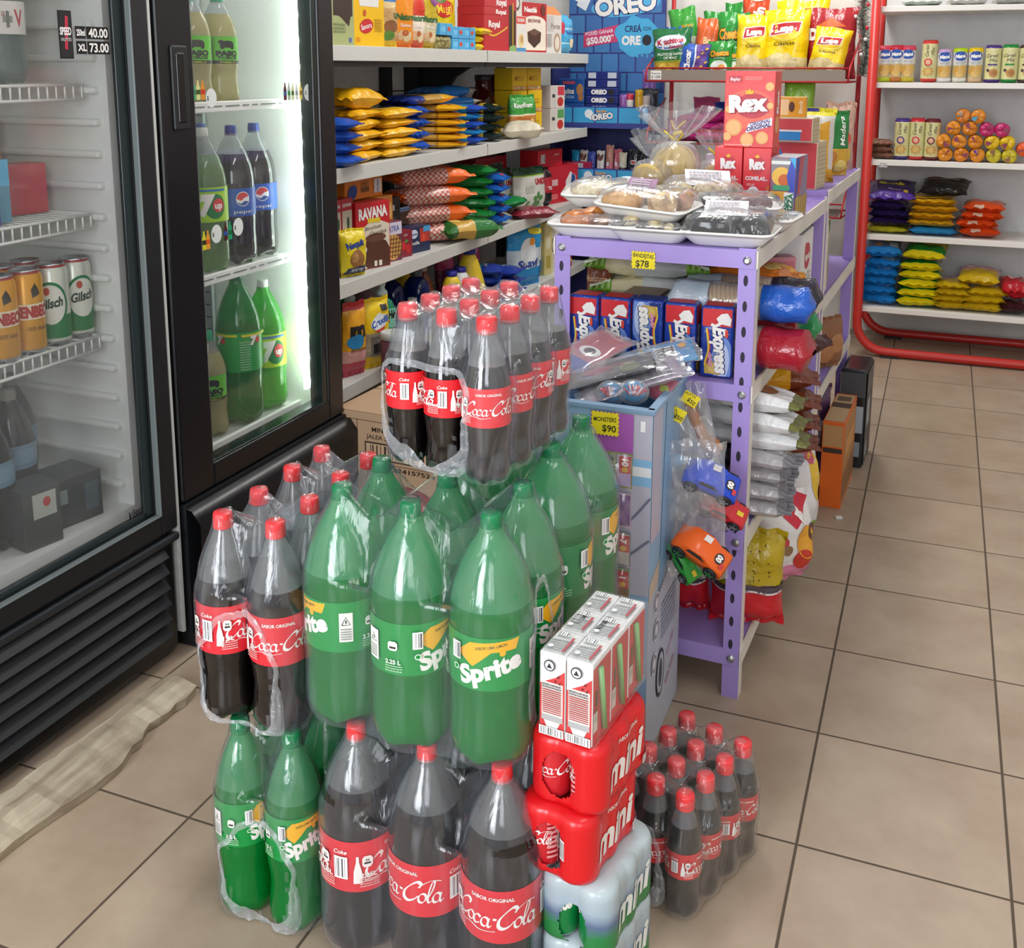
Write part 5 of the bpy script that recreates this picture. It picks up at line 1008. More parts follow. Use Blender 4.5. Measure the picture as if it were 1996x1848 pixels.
LP('cleaner_pouch', 'yellow oven cleaner pouch with a cooker picture', 1.262, 1.378, 3, .232, .05, [(.18, '#f0c41c'), (.52, '#a89c84'), (.56, '#e8c830'), (1, '#f2d024')], [E_(0, .155, .045, .022, '#e8f0f4', rot=.2), P_([(-.045, .15), (0, .185), (.045, .16), (.02, .128), (-.02, .126)], '#e8ecf0'), T_('Crudli', 0, .155, .022, '#2a5ab8', w=.085, rot=.2, bold=.04), P_([(-.03, .128), (.03, .136), (.012, .116)], '#d8482c'), R_(-.04, .05, .04, .11, '#7a746c'), R_(-.034, .055, .034, .085, '#2a2a2a'), T_('VAJI', 0, .095, .012, '#d0c8c0', w=.04), R_(.01, .19, .04, .21, '#3a3a3a')], 16, x=-1.505, seed=53, lean=0)
lathe_bottle('oil_bottle', 'small olive bottle with clear screw cap', 'bottle', [(.02, 0), (.032, .003), (.034, .03), (.034, .12), (.028, .14), (.016, .15), (.014, .155)], plastic_mat('olive_oil', '#6a6a24', .35, tint='#9a9a40'), [(.016, .155), (.017, .157), (.017, .182), (.014, .184)], plastic_mat('clear_cap', '#b8bcb4', .5, tint='#e0e4e0'), (-1.515, 1.56, LZ[3]))
BB = plastic_mat('cleaner_blue', '#14246a', .12, tint='#2a3c9a')
for x, y, lab in ((-1.62, 1.60, 'deep blue cleaner bottle, nearer of two'), (-1.57, 1.70, 'deep blue cleaner bottle beside the orange one')):
    lathe_bottle('cleaner_bottle', lab, 'bottle', [(.04, 0), (.052, .004), (.054, .04), (.052, .17), (.045, .205), (.028, .225), (.020, .232)], BB, [(.021, .232), (.022, .234), (.022, .262), (.018, .264)], mt('#4a5058', .35), (x, y, LZ[3]), [R_(-.02, .02, .02, .05, '#c8d0e8')], (.03, .10), '#1a2c80', 'deep blue cleaner bottles', .8)
lathe_bottle('cleaner_bottle', 'orange-brown cleaner bottle with pale label behind the small yellow bottle', 'bottle', [(.035, 0), (.044, .004), (.046, .03), (.040, .08), (.046, .16), (.036, .20), (.02, .225), (.018, .232)], plastic_mat('cleaner_orange', '#a8482c', .2, tint='#c06a4a'), [(.019, .23), (.021, .234), (.021, .262), (.017, .264)], mt('#b8a8a0', .4), (-1.60, 1.80, LZ[3]), [T_('goo', .01, .035, .022, '#2a2a6a', w=.05, bold=.04)], (.05, .11), '#d8b868', None, .8)
YB = mt('#e8c92e', .4); WB = mt('#e9e9ea', .4); BC = mt('#26288c', .4); bp_ = [(.03, 0), (.040, .003), (.043, .02), (.042, .06), (.034, .10), (.026, .125), (.032, .15), (.034, .17), (.026, .19), (.018, .2)]
lathe_bottle('bleach_bottle', 'small yellow waisted bottle with blue cap', 'bottle', bp_, YB, [(.020, .2), (.021, .201), (.021, .216), (.018, .218)], BC, (-1.522, 1.895, LZ[3]))
lathe_bottle('bleach_bottle', 'small white waisted bottle with blue cap between the yellow ones', 'bottle', bp_, WB, [(.020, .2), (.021, .201), (.021, .216), (.018, .218)], BC, (-1.525, 1.985, LZ[3]))
lathe_bottle('bleach_bottle', 'large yellow cone-shaped bottle with blue cap on the lowest wall shelf', 'bottle', [(.05, 0), (.072, .004), (.075, .03), (.070, .09), (.052, .16), (.036, .215), (.026, .235), (.022, .242)], YB, [(.024, .241), (.026, .243), (.026, .266), (.022, .268)], BC, (-1.56, 2.14, LZ[3]))
lathe_bottle('bleach_bottle', 'yellow handled bottle at the back of the lowest wall shelf', 'bottle', [(.05, 0), (.06, .004), (.062, .03), (.058, .14), (.04, .19), (.022, .21), (.02, .22)], YB, [(.023, .22), (.024, .222), (.024, .245), (.02, .247)], BC, (-1.74, 1.93, LZ[3]), handle=[(.0, .03, .20), (.0, .06, .215), (.0, .085, .18), (.0, .065, .12)])
dt = pillow(.14, .21, .045, [(.3, '#1f3f9c'), (.6, '#2aa0d0'), (1, '#243c98')], [T_('clean', 0, .14, .02, '#d8e4f4', w=.07), E_(.03, .09, .02, .014, '#48c0e0')], 55).mesh('detergent_bag')
heap('detergent_bag', 'blue detergent bag', 'of the stack beside the yellow cone-shaped bottle', 'bag', 'blue detergent bags', (-1.60, 2.32, LZ[3]), 4, .041, [dt], -PI/2+.3, seed=17)
heap('detergent_bag', 'blue detergent bag', 'of the stack next to the softener pouches', 'bag', 'blue detergent bags', (-1.59, 2.51, LZ[3]), 3, .042, [dt], -PI/2+.1, seed=18)
for y0, y1, x, lab, sd in ((2.30, 2.42, -1.74, 'pink and plum pouch at the back of the lowest wall shelf, left one', 56), (2.45, 2.60, -1.70, 'pink and plum pouch at the back of the lowest wall shelf, right one', 57)):
    LP('softener_pouch', lab, y0, y1, 3, .255, .05, [(.5, '#7a2a50'), (1, '#d04a80')], [E_(0, .19, .03, .025, '#f0a8c4'), E_(0, .10, .03, .03, '#5a3a50')], 10, x=x, seed=sd, group='pink softener pouches')
for y0, y1, lab, sd, x in ((2.615, 2.845, 'large light blue and white softener pouch on the lowest wall shelf', 58, -1.53), (2.81, 2.985, 'white and blue softener pouch behind the large one', 59, -1.57)):
    LP('softener_pouch', lab, y0, y1, 3, .275, .06, [(.30, '#2a8ed0'), (.62, '#d6e4ec'), (1, '#2f9cd8')] if sd == 58 else [(.3, '#2f78bc'), (.85, '#e4e8ea'), (1, '#e8dc40')], [E_(.0, .15, .06, .07, '#e6eef2'), T_('Suavi', .0, .105, .036, '#2a4aa0', w=.15, shear=.1, bold=.04) if sd == 58 else T_('fa', 0, .11, .03, '#1a2a5a', w=.06, bold=.04), E_(.03, .20, .02, .018, '#e89a3a') if sd == 58 else R_(-.04, .19, .05, .24, '#2a3a5a'), E_(.06, .245, .05, .015, '#e8d83a') if sd == 58 else R_(0, .04, .04, .06, '#d8e4f0')], 20, x=x, seed=sd, group='blue softener pouches', lean=0)
LB('soap_box', 'pale yellow slim box beside the white softener pouch', 2.99, 3.06, 3, .25, .06, '#d8cc8a', [E_(0, .15, .02, .03, '#e8e4c8'), R_(-.02, .03, .02, .09, '#b8a850')], 10)
LB('soap_box', 'cream slim box with a dark emblem, farther one', 3.065, 3.15, 3, .24, .06, '#e2dcc8', [E_(0, .13, .026, .04, '#6a5a40'), E_(0, .13, .02, .032, '#e2dcc8')], 10)
lathe_bottle('red_tin', 'red tin with yellow band at the far end of the lowest wall shelf', 'tin', [(.035, 0), (.038, .003), (.038, .12), (.036, .123)], mt('#b82a2c', .35), [(.030, .123), (.030, .128), (.028, .13)], mt('#c8c8c4', .35), (-1.55, 3.26, LZ[3]), [R_(-.03, .02, .03, .035, '#e8c030'), E_(.01, .075, .018, .018, '#e0b0a0')], (.005, .118), '#b0262a')
# carton on the floor by the second cooler
cp_ = thing('cardboard_box', 'brown shipping carton with printed barcode by the second cooler', 'box', (-1.165, .995, 0), math.radians(-3))
KR = mt('#b99878', .7, 'card'); mb = MB(); mb.box(-.19, .19, -.20, .20, 0, .352, KR, .003)
a = [T_('MINI PITUSAS', -.015, .308, .013, '#2c241c', w=.125, bold=.02), T_('JALEA 30 Paq.x 140 g', -.01, .287, .012, '#2c241c', w=.17, bold=.01), R_(-.155, .212, .16, .2135, '#2c241c'), R_(-.155, .33, .16, .3315, '#2c241c'), R_(-.155, .212, -.1535, .33, '#2c241c'), R_(-.125, .212, -.1235, .33, '#2c241c'), R_(-.10, .222, .15, .272, '#2c241c')]+bars(-.096, .226, .146, .268, 34, '#2c241c', '#c4a484')+[T_('17791324157524', .02, .202, .012, '#2c241c', w=.20)]
a += [R_(-.165, .135, -.13, .175, '#241e18'), P_([(-.1475, .17), (-.158, .155), (-.151, .155), (-.151, .140), (-.144, .140), (-.144, .155), (-.137, .155)], '#c4a484'), R_(-.165, .09, -.13, .13, '#241e18'), P_([(-.156, .122), (-.139, .122), (-.1475, .108)], '#c4a484'), R_(-.1485, .098, -.1465, .11, '#c4a484'), E_(.03, .07, .12, .09, '#8a1f1c'), E_(.03, .06, .10, .08, '#c8302a'), E_(.05, .05, .05, .05, '#e8a040')]
paint(mb, a, lambda x, z, e: (x, -.20-e, z)); paint(mb, [S_([(-.10, -.10), (-.06, .02), (.0, .06), (.02, -.02), (-.02, -.05)], .004, '#7a5e44'), S_([(.0, .03), (.06, .10), (.12, .05), (.08, -.01)], .004, '#7a5e44'), R_(-.19, -.004, .19, .004, '#a8896a')], lambda x, y, e: (x, y, .352+e)); mb.obj('carton', cp_)
for s in (-1, 1): MB().box(-.19, .19, min(s*.004, s*.2), max(s*.004, s*.2), .3525, .3555, KR).obj('flap', cp_)
lathe_bottle('plastic_jar', 'white lidded jar standing behind the shipping carton', 'jar', [(.035, 0), (.042, .003), (.042, .10), (.036, .108)], mt('#7a4a5a', .4), [(.04, .108), (.043, .11), (.043, .13), (.038, .132)], mt('#cfd0cc', .4), (-1.45, 1.30, LZ[3]), None, kind='lid')
# ---------------------------------------------------------------- contents of the coolers
PASO = plastic_mat('grapefruit_drink', '#cfc894', .20, tint='#e0dcae'); 
def paso_label(r, hh):
    c = 2*PI*r; a = [R_(-c/2, 0, c/2, hh*.12, '#20241c')]
    for off in (0, c*.5, -c*.5):
        for o in (off,):
            a += [R_(o-c*.15, hh*.12, o+c*.15, hh, '#5cc026'), T_('PASO', o, hh*.38, hh*.17, '#10140e', w=c*.20, bold=.08), T_('TOROS', o, hh*.22, hh*.10, '#10140e', w=c*.18, bold=.05), T_('POMELO', o, hh*.055, hh*.06, '#c8d020', w=c*.14), E_(o, hh*.72, c*.06, hh*.13, '#12160e'), E_(o-c*.045, hh*.64, c*.02, hh*.1, '#12160e'), E_(o+c*.04, hh*.62, c*.018, hh*.09, '#12160e'), E_(o-c*.055, hh*.80, c*.022, hh*.07, '#12160e')]
    a += [R_(c*.25-c*.03, hh*.2, c*.25+c*.03, hh*.75, '#c8b020'), R_(-c*.25-c*.03, hh*.2, -c*.25+c*.03, hh*.75, '#c8b020')]
    return [q for q in a if abs(q[0][:, 0]).max() <= c/2+.001]
bottle_set('paso', 'pinch', .262, 1.18, .80, (PASO, PET_CLEAR), mt('#20a878', .35), '#22261e', paso_label, (.36, .60), .015)
PEP = COLA
def pepsi_label(r, hh):
    c = 2*PI*r; a = []
    for o in (0, c*.30, -c*.30):
        R = hh*.26; a += [E_(o, hh*.62, R, R*1.02, '#f0f0f0', 28), P_([(o+R*.92*math.cos(t), hh*.62+R*.92*math.sin(t)) for t in [.35+k*.25 for k in range(12)]]+[(o-R*.3, hh*.56), (o+R*.3, hh*.68)], '#d8333a'), P_([(o+R*.92*math.cos(t), hh*.62+R*.92*math.sin(t)) for t in [3.6+k*.25 for k in range(10)]]+[(o+R*.2, hh*.55), (o-R*.3, hh*.46)], '#1c4aa0'), T_('pepsi', o, hh*.17, hh*.13, WHT, w=c*.14, bold=0)]
    return a
bottle_set('pepsi', 'straight', .345, .98, .80, (PEP, PET_CLEAR), mt('#1c3f94', .35), '#0a4fb4', pepsi_label, (.36, .56), .0145)
UPG = plastic_mat('lime_green_dark', '#0a9a40', .35, tint='#1cc05a')
def up_label(col):
    def f(r, hh):
        c = 2*PI*r; a = []
        for o in (0, c/2-.03, -c*.5+.03): a += [E_(o+c*.03, hh*.45, c*.08, hh*.36, '#157a3a'), T_('7', o-c*.03, hh*.5, hh*.50, WHT, w=c*.10, shear=.15, bold=.10), E_(o+c*.055, hh*.48, c*.045, hh*.2, '#d83a3a'), T_('up', o+c*.055, hh*.48, hh*.18, WHT, w=c*.06, bold=.04), R_(o-c*.15, hh*.88, o+c*.12, hh*.95, '#3a78b0')]
        return [q for q in a if abs(q[0][:, 0]).max() <= c/2]
    return f
bottle_set('seven', 'straight', .345, .98, .82, (plastic_mat('lime_clear', '#a8c890', .55, tint='#c0dcb4'), PET_CLEAR), mt('#dfe4de', .35), '#a8d820', up_label(0), (.36, .60), .0145)
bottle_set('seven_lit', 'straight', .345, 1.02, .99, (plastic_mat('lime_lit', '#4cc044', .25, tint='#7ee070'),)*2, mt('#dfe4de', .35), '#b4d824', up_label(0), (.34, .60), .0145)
bottle_set('seven_green', 'straight', .392, .93, .90, (UPG, UPG), GRN_CAP, '#16a040', lambda r, hh: [q for o in (-2*PI*r*.25, 2*PI*r*.25, 0) for q in [R_(o-.03, hh*.9, o+.05, hh*.96, '#e0d020'), T_('7', o, hh*.8, hh*.2, WHT, shear=.15, bold=.08), E_(o+.012, hh*.79, .007, .007, '#d83a3a')]+small_print(o-.035, .005, o-.01, hh*.8, 12, '#9ad0a0')], (.36, .62), .0145)
def single(key, label, loc, turn, group, cat='bottle', name='soda_bottle'):
    t = thing(name, label, cat, loc, turn, group); b = BM[key]
    link('body', b['body'], t); link('cap', b['cap'], t); link('label', b['label'], t); return t
Q = PI/2
single('paso', 'pale grapefruit drink bottle with green cap on the upper cooler shelf, front right one', (-1.475, .500, 1.1985), Q-.45, 'grapefruit drink bottles'); single('paso', 'pale grapefruit drink bottle half hidden by the black door frame on the upper cooler shelf', (-1.475, .400, 1.1985), Q-.6, 'grapefruit drink bottles')
single('paso', 'pale grapefruit drink bottle with green cap, second row of the upper cooler shelf', (-1.575, .520, 1.1985), Q, 'grapefruit drink bottles')
single('seven', 'clear lemon-lime bottle with white cap and lime label on the middle cooler shelf', (-1.490, .440, .7985), Q-.65, 'middle shelf bottles'); single('pepsi', 'dark cola bottle with blue label, middle one on the middle cooler shelf', (-1.490, .552, .7985), Q-.5, 'middle shelf bottles'); single('pepsi', 'dark cola bottle with blue label at the right end of the middle cooler shelf', (-1.505, .668, .7985), Q-.65, 'middle shelf bottles')
single('pepsi', 'dark cola bottle behind in the second row of the middle cooler shelf', (-1.61, .585, .7985), Q, 'middle shelf bottles')
single('paso', 'grapefruit drink bottle at the left edge of the cooler floor', (-1.50, .430, .3865), Q-.7, 'cooler floor bottles'); single('seven_green', 'green lemon-lime bottle with green label in the middle of the cooler floor', (-1.49, .545, .3865), Q-.3, 'cooler floor bottles'); single('seven_lit', 'lemon-lime bottle with yellow-green label behind on the cooler floor', (-1.50, .672, .3865), Q-.6, 'cooler floor bottles')
# nearer cooler
WAT = plastic_mat('water_clear', '#9fb4b0', .6, tint='#cfdcd8')
bottle_set('water', 'pinch', .30, 1.1, .9, (WAT, WAT), mt('#3a6a9a', .35), '#d9d6d0', lambda r, hh: [q for o in (0, .09, -.09) for q in [T_('V', o+.02, hh*.5, hh*.5, '#b82a3a', w=.02, bold=.02), T_('Villa', o-.022, hh*.65, hh*.2, '#8a3a44', w=.03, bold=0), R_(o-.012, hh*.35, o+.006, hh*.55, '#8a9080'), R_(o-.006, hh*.2, o+.0, hh*.7, '#6a6e6a')]], (.30, .50), .0145)
for x, y, lab in ((-1.51, -.115, 'clear water bottle with white label on the top shelf of the fogged cooler, right one'), (-1.51, -.222, 'clear water bottle with white label at the picture edge of the fogged cooler top shelf'), (-1.61, -.06, 'clear water bottle in the second row of the fogged cooler top shelf')): single('water', lab, (x, y, 1.2545), Q-.3, 'water bottles')
def fbox(name, lab, x, y, z, w, d, h, col, art=None): put(name, boxm(w, d, h, col, art), lab, 'carton', (x, y, z), Q-.2)
fbox('juice_carton', 'red drink carton behind the water bottles in the fogged cooler', -1.66, -.03, 1.2545, .09, .07, .12, '#b84a50'); fbox('juice_carton', 'orange topped carton on the second shelf of the fogged cooler', -1.70, -.04, .9945, .10, .07, .19, '#c87a50'); fbox('juice_carton', 'red carton on the second shelf of the fogged cooler', -1.58, -.05, .9945, .12, .06, .10, '#c0525a'); fbox('juice_carton', 'teal carton on the second shelf at the picture edge', -1.52, -.165, .9945, .06, .06, .12, '#5a90a8', [R_(-.03, .07, .03, .12, '#58b0d8')]); fbox('juice_carton', 'violet small carton on the second shelf of the fogged cooler', -1.50, -.215, .9945, .07, .06, .055, '#4a3a8a')
def beer(name, lab, x, y, kind, turn):
    t = thing(name, lab, 'can', (x, y, .7375), 0, 'beer cans'); r, h = .0325, .165; body = {'green': '#d4d8cc', 'gold': '#d89a24'}[kind]
    prof = [(r*.75, .002), (r*.85, 0), (r*.98, .010), (r, .016), (r, h*.90), (r*.88, h*.955), (r*.84, h*.985), (r*.86, h), (r*.80, h), (r*.77, h*.975), (.001, h*.972)]
    mb = MB().lathe(prof, None, 28, mats=[ALU, ALU]+[mt(body, .25, 'can', metal=.25)]*3+[mt('#a03a34', .3), ALU, ALU, ALU, ALU], cap=False)
    f = lambda u, v, d: ((r+d)*math.cos(u/r+turn), (r+d)*math.sin(u/r+turn), v)
    if kind == 'green': art = [R_(-.06, .016, .06, .062, '#1c7a44'), E_(0, .085, .034, .046, '#1c7a44', 30), E_(0, .085, .029, .040, '#dcdfd4', 30), T_('Gilsch', 0, .088, .018, '#1c3a2c', w=.048, rot=.15, shear=.25, bold=.04), E_(-.006, .112, .006, .008, '#b84a34')]+[R_(-.075+k*.002, .06, -.0742+k*.002, .14, '#8a9090') for k in range(7)]
    else: art = [R_(-.08, .070, .08, .10, '#e8dcc0'), T_('ISENBECK', 0, .085, .020, '#b02a24', w=.085, rot=.0, bold=.07), P_([(-.006, .112), (.010, .118), (.006, .13), (.0, .14), (-.008, .128)], '#3a3024'), T_('100% Malta', 0, .052, .008, '#8a5a1c', w=.04, shear=.3)]
    paint(mb, art, f, .006, eps=.00015); mb.obj('body', t); MB().box(-.004, .013, -.006, .006, h*.975, h*.975+.002, ALU).obj('pull_tab', t)
for lab, x, y, k, t in (('white and green beer can at the right end of the row in the fogged cooler', -1.492, .010, 'green', -.35), ('white and green beer can left of the right-end one', -1.487, -.057, 'green', -.9), ('gold beer can next to the white and green ones', -1.482, -.128, 'gold', -.2), ('gold beer can at the picture edge of the fogged cooler', -1.478, -.196, 'gold', -.3), ('white and green beer can in the second row, right one', -1.560, -.05, 'green', .3), ('gold beer can in the second row', -1.555, -.12, 'gold', .2), ('gold beer can in the second row toward the picture edge', -1.55, -.19, 'gold', .2)): beer('beer_can', lab, x, y, k, t)
DKB = mt('#1a100a', .15, 'bottle')
bottle_set('brown', 'pinch', .29, 1.05, .8, (DKB, DKB), mt('#8a8a80', .4), '#6a8aa0', lambda r, hh: [R_(-.05, hh*.2, .05, hh*.8, '#7a9ab0')], (.45, .62), .0145)
for x, y, lab in ((-1.56, -.12, 'dark brown bottle with pale blue label at the bottom of the fogged cooler'), (-1.52, -.215, 'dark brown bottle at the picture edge, bottom of the fogged cooler'), (-1.64, -.04, 'dark brown bottle deeper in the bottom of the fogged cooler')): single('brown', lab, (x, y, .3615), Q, 'dark bottles')
fbox('bottle_crate', 'dark navy carton standing at the bottom of the fogged cooler', -1.50, -.06, .3615, .12, .10, .10, '#121c26', [R_(.02, .02, .05, .08, '#3a4c5a'), R_(-.04, .05, -.02, .08, '#8a9a9a')])
fbox('bottle_crate', 'grey-white carton with red spot at the bottom of the fogged cooler', -1.47, -.17, .3615, .08, .08, .12, '#3a403e', [R_(-.02, .06, .03, .11, '#b8bcb4'), E_(.01, .09, .008, .01, '#c03a3a')])
# ---------------------------------------------------------------- goods on and in the lilac racks
CLEARP = film_mat('cling_film', .02, .16, .16, scale=(40, 40, 14), rough=.08, gloss=.10); BAGP = film_mat('clear_bag', .05, .22, .28, scale=(26, 26, 9), rough=.12, gloss=.09)
TRAYM = mt('#f0eeea', .5)
def rr_loop(w, d, r, n=6):
    p = []
    for cx, cy_, a0 in ((w/2-r, d/2-r, 0), (-w/2+r, d/2-r, PI/2), (-w/2+r, -d/2+r, PI), (w/2-r, -d/2+r, 3*PI/2)):
        for k in range(n+1): a = a0+k*PI/2/n; p.append((cx+r*math.cos(a), cy_+r*math.sin(a)))
    return p
def loft(mb, loops, mat, cap0=False, cap1=False):
    n = len(loops[0]); vs = [q for l in loops for q in l]; fs = []
    for j in range(len(loops)-1):
        for i in range(n): fs.append((j*n+i, j*n+(i+1) % n, (j+1)*n+(i+1) % n, (j+1)*n+i))
    if cap0: fs.append(tuple(reversed(range(n))))
    if cap1: fs.append(tuple((len(loops)-1)*n+i for i in range(n)))
    return mb.add(vs, fs, mat, True)
def tray(label, loc, rz, w, d, items, wrap_h, sticker=None, tilt=(0, 0), group='foam pastry trays', cat='pastry tray'):
    t = thing('pastry_tray', label, cat, loc, rz, group, (tilt[0], tilt[1], rz)); mb = MB(); L = lambda k, z, dr=0: [(x*k, y*(k*1.0), z) for x, y in rr_loop(w, d, .03+dr)]
    loft(mb, [L(.70, .0), L(.74, .002), L(.94, .020), L(1.0, .026), L(1.01, .024), L(.985, .030), L(.92, .024), L(.73, .006), L(.70, .005)], TRAYM, True, True); mb.obj('foam_tray', t)
    for (nm, m) in items: link(nm, m, t)
    hb = MB(); n = len(rr_loop(w, d, .03)); lp = []
    for s, hh in ((.995, .027), (.97, .034), (.86, .6), (.7, .88), (.45, 1.0), (.2, 1.02), (.02, 1.02)):
        z = hh if hh < .05 else .03+(wrap_h-.03)*hh
        lp.append([(x*s, y*s, z+(.003*math.sin(i*2.3+s*20)+.002*math.sin(i*5.1) if .05 < s < .9 else 0)) for i, (x, y) in enumerate(rr_loop(w, d, .03))])
    loft(hb, lp, CLEARP); hb.obj('cling_wrap', t)
    if sticker:
        sx, sy, sw, sd, c = sticker; m2 = MB(); m2.box(-sw/2, sw/2, -sd/2, sd/2, 0, .0006, mt(c, .5)); paint(m2, small_print(-sw*.4, -sd*.4, sw*.3, sd*.4, 4, '#a8a0a8', 3), lambda x, y, e: (x, y, .0006+e)); m2.obj('paper_label', t, (sx, sy-.012, wrap_h+.002), (.50, 0, .12))
    return t
def blob(c, r, col, seed, rough=.5, rot=0, squash=1):
    """one irregular baked piece"""
    rnd = random.Random(seed); p = [rnd.uniform(0, 6) for _ in range(4)]; mb = MB(); M = Matrix.Translation(c) @ Matrix.Rotation(rot, 4, 'Z'); nu, nv = 16, 10; vs = []; fs = []
    for j in range(nv+1):
        t = -PI/2+PI*j/nv
        for i in range(nu):
            a = 2*PI*i/nu; k = 1+.07*math.sin(3*a+p[0])+.05*math.sin(5*a+p[1]+t*3); ct = abs(math.cos(t))**.7; st = math.copysign(abs(math.sin(t))**.8, math.sin(t))
            vs.append((r[0]*ct*math.cos(a)*k, r[1]*ct*math.sin(a)*k, r[2]*st))
    for j in range(nv):
        for i in range(nu): fs.append((j*nu+i, j*nu+(i+1) % nu, (j+1)*nu+(i+1) % nu, (j+1)*nu+i))
    mb.add(vs, fs, mt(col, rough, 'baked' if lin(col)[0] > .15 else 'worn'), True, M); return mb
def B_(nm, *a, **k): return (nm, blob(*a, **k).mesh(nm))
GT = .9406
def gt(x, y, z=0): return (x, y, GT+z)
tray('foam tray with a browned pastry and a dark one at the front left rack corner', gt(-.512, .475), .06, .200, .145, [B_('pastry', (-.03, -.015, .030), (.055, .026, .024), '#b8692c', 1, .3, .9), B_('pastry', (.0, .015, .036), (.045, .022, .022), '#c88440', 2, .3, .7), B_('cake_slice', (.052, -.01, .028), (.030, .04, .018), '#3a2824', 3, .35)], .046)
tray('foam tray with dark cake and cream pieces, at the middle of the rack front', gt(-.388, .462), -.05, .175, .14, [B_('cake_slice', (0, 0, .022), (.07, .05, .014), '#4a3a38', 4, .4), B_('cream_piece', (-.045, -.02, .036), (.018, .015, .012), '#e0d0a4', 5), B_('cream_piece', (.01, -.03, .032), (.018, .012, .010), '#d8c898', 6), B_('cream_piece', (.04, -.035, .030), (.010, .010, .009), '#e0d0a8', 7)], .038)
tray('foam tray of glossy black pastries with paper label at the front right corner', gt(-.235, .475), .0, .185, .165, [B_('glazed_pastry', (-.038+.0*k, -.045+.032*k, .034), (.052, .018, .025), '#17120f', 10+k, .12, .05) for k in range(4)]+[B_('glazed_pastry', (.052, -.04+.035*k, .034), (.028, .020, .025), '#1a1411', 20+k, .12, .3) for k in range(3)], .068, (-.01, .005, .085, .05, '#e6e2e4'))
tray('foam tray of pale powdered pastries, topmost at the left, resting on the brown pastry tray', gt(-.535, .63, .044), .10, .205, .145, [B_('pastry', (-.055+.036*k, -.03+.012*(k % 2), .036), (.026, .030, .016), '#dccfae', 30+k) for k in range(4)]+[B_('pastry', (-.04+.04*k, .03, .036), (.026, .028, .016), '#d8caa8', 36+k) for k in range(3)], .056, None, (.03, .0))
tray('foam tray of layered golden pastries lying across the two front trays, raised', gt(-.415, .505, .040), -.12, .205, .15, [B_('pastry', (-.045, -.03, .034), (.045, .026, .018), '#c99a60', 40, .4, .35), B_('pastry', (.01, .02, .040), (.04, .03, .022), '#c8b27c', 41), B_('pastry', (.045, -.035, .038), (.032, .026, .024), '#d2b48a', 42), B_('pastry', (.06, .02, .038), (.028, .03, .022), '#c49a74', 43), B_('pastry', (-.05, .03, .036), (.03, .028, .018), '#b08a5c', 44)], .062, (-.02, .02, .06, .04, '#8c5a84'), (.05, .06))
tray('foam tray of round pale pastries with a white label, behind the raised golden tray', gt(-.345, .70, .036), .2, .20, .15, [B_('pastry', (-.05, -.03, .038), (.034, .032, .022), '#c2ac74', 50), B_('pastry', (.01, -.03, .040), (.034, .03, .022), '#c9b48a', 51), B_('pastry', (.055, .01, .040), (.03, .034, .024), '#cdb08c', 52), B_('pastry', (-.01, .035, .04), (.034, .03, .022), '#c4ac78', 53)], .066, (.01, .02, .10, .055, '#e8e4e6'), (.08, .05))
tray('foam tray of dark glazed pastries stacked before the small red biscuit boxes', gt(-.262, .665, .026), .08, .20, .15, [B_('glazed_pastry', (-.05, -.03+.03*k, .030), (.04, .017, .018), '#1d1714', 60+k, .12, .05) for k in range(3)]+[B_('glazed_pastry', (.035, -.03+.03*k, .030), (.04, .018, .018), '#6a4648', 64+k, .2, -.05) for k in range(3)], .054, None, (-.02, .0))
tray('foam tray of pale flat pastries under the dark glazed tray, peeking out on the right', gt(-.228, .690, .0), -.1, .20, .15, [B_('pastry', (-.03+.05*k, -.02, .022), (.03, .04, .012), '#cfc2a0', 70+k) for k in range(2)], .030, None)
tray('foam tray of pale pastries hidden below the round pastries', gt(-.40, .66, .0), .1, .19, .14, [B_('pastry', (-.04+.05*k, -.02, .03), (.03, .04, .016), '#c8b888', 76+k) for k in range(3)], .046, None)
def cookie(r=.046, t=.012, col='#cfb066'):
    return MB().lathe([(.001, 0), (r*.86, 0), (r, t*.25), (r*1.01, t*.5), (r, t*.75), (r*.86, t), (.001, t*1.05)], mt(col, .55, 'worn'), 30, cap=False).mesh('cookie')
CK = cookie()
def cookie_bag(label, loc, rz, n, size, fan, ribbon, tilt):
    g = thing('cookie_bag', label, 'cookie bag', loc, rz, 'tied cookie bags')
    for k in range(n):
        o = link('cookie', CK, g, (0, .013*k, .050*size), (PI/2+tilt, 0, k)); o.scale = (size, size, 1)
    H = .105*size; mb = MB(); d = .013*n
    def f(u, v):
        a = 2*PI*u
        if v < .5:
            t = v/.5; R = (.052*size)*(math.sin(PI*(.08+.80*t))**.6)+.004; z = -.0+H*t*1.0
            return (R*1.02*math.cos(a), d*.45-.004+(R*.55+d*.42)*math.sin(a)*(math.sin(PI*(.1+.72*t))**.5), z-.002)
        t = (v-.5)/.5; R = .007+fan*(t**.75); w = 1+.16*math.sin(9*a)+.10*math.sin(5*a+1)
        return (R*w*math.cos(a), d*.45+R*.35*math.sin(a)*w, H*(1-.0)+.075*size*t*(1-.15*abs(math.cos(a)))+.012*math.sin(3*a)*t)
    mb.grid(f, 40, 26, BAGP, wrap=True); mb.obj('plastic_bag', g)
    if ribbon: MB().tube([(.008*math.cos(a)*(1+2.2*max(0, math.sin(a*1.5))), d*.45+.008*math.sin(a)-.01*max(0, math.sin(a*1.5)), H+.001+.02*max(0, math.sin(a*1.5))) for a in [2*PI*k/24*2 for k in range(24)]], .0022, mt('#e8cc30', .4), 6).obj('ribbon', g)
    return g
cookie_bag('tied clear bag of round biscuits standing highest, behind the trays', (-.440, .83, GT+.062), .12, 4, 1.08, .080, True, .12)
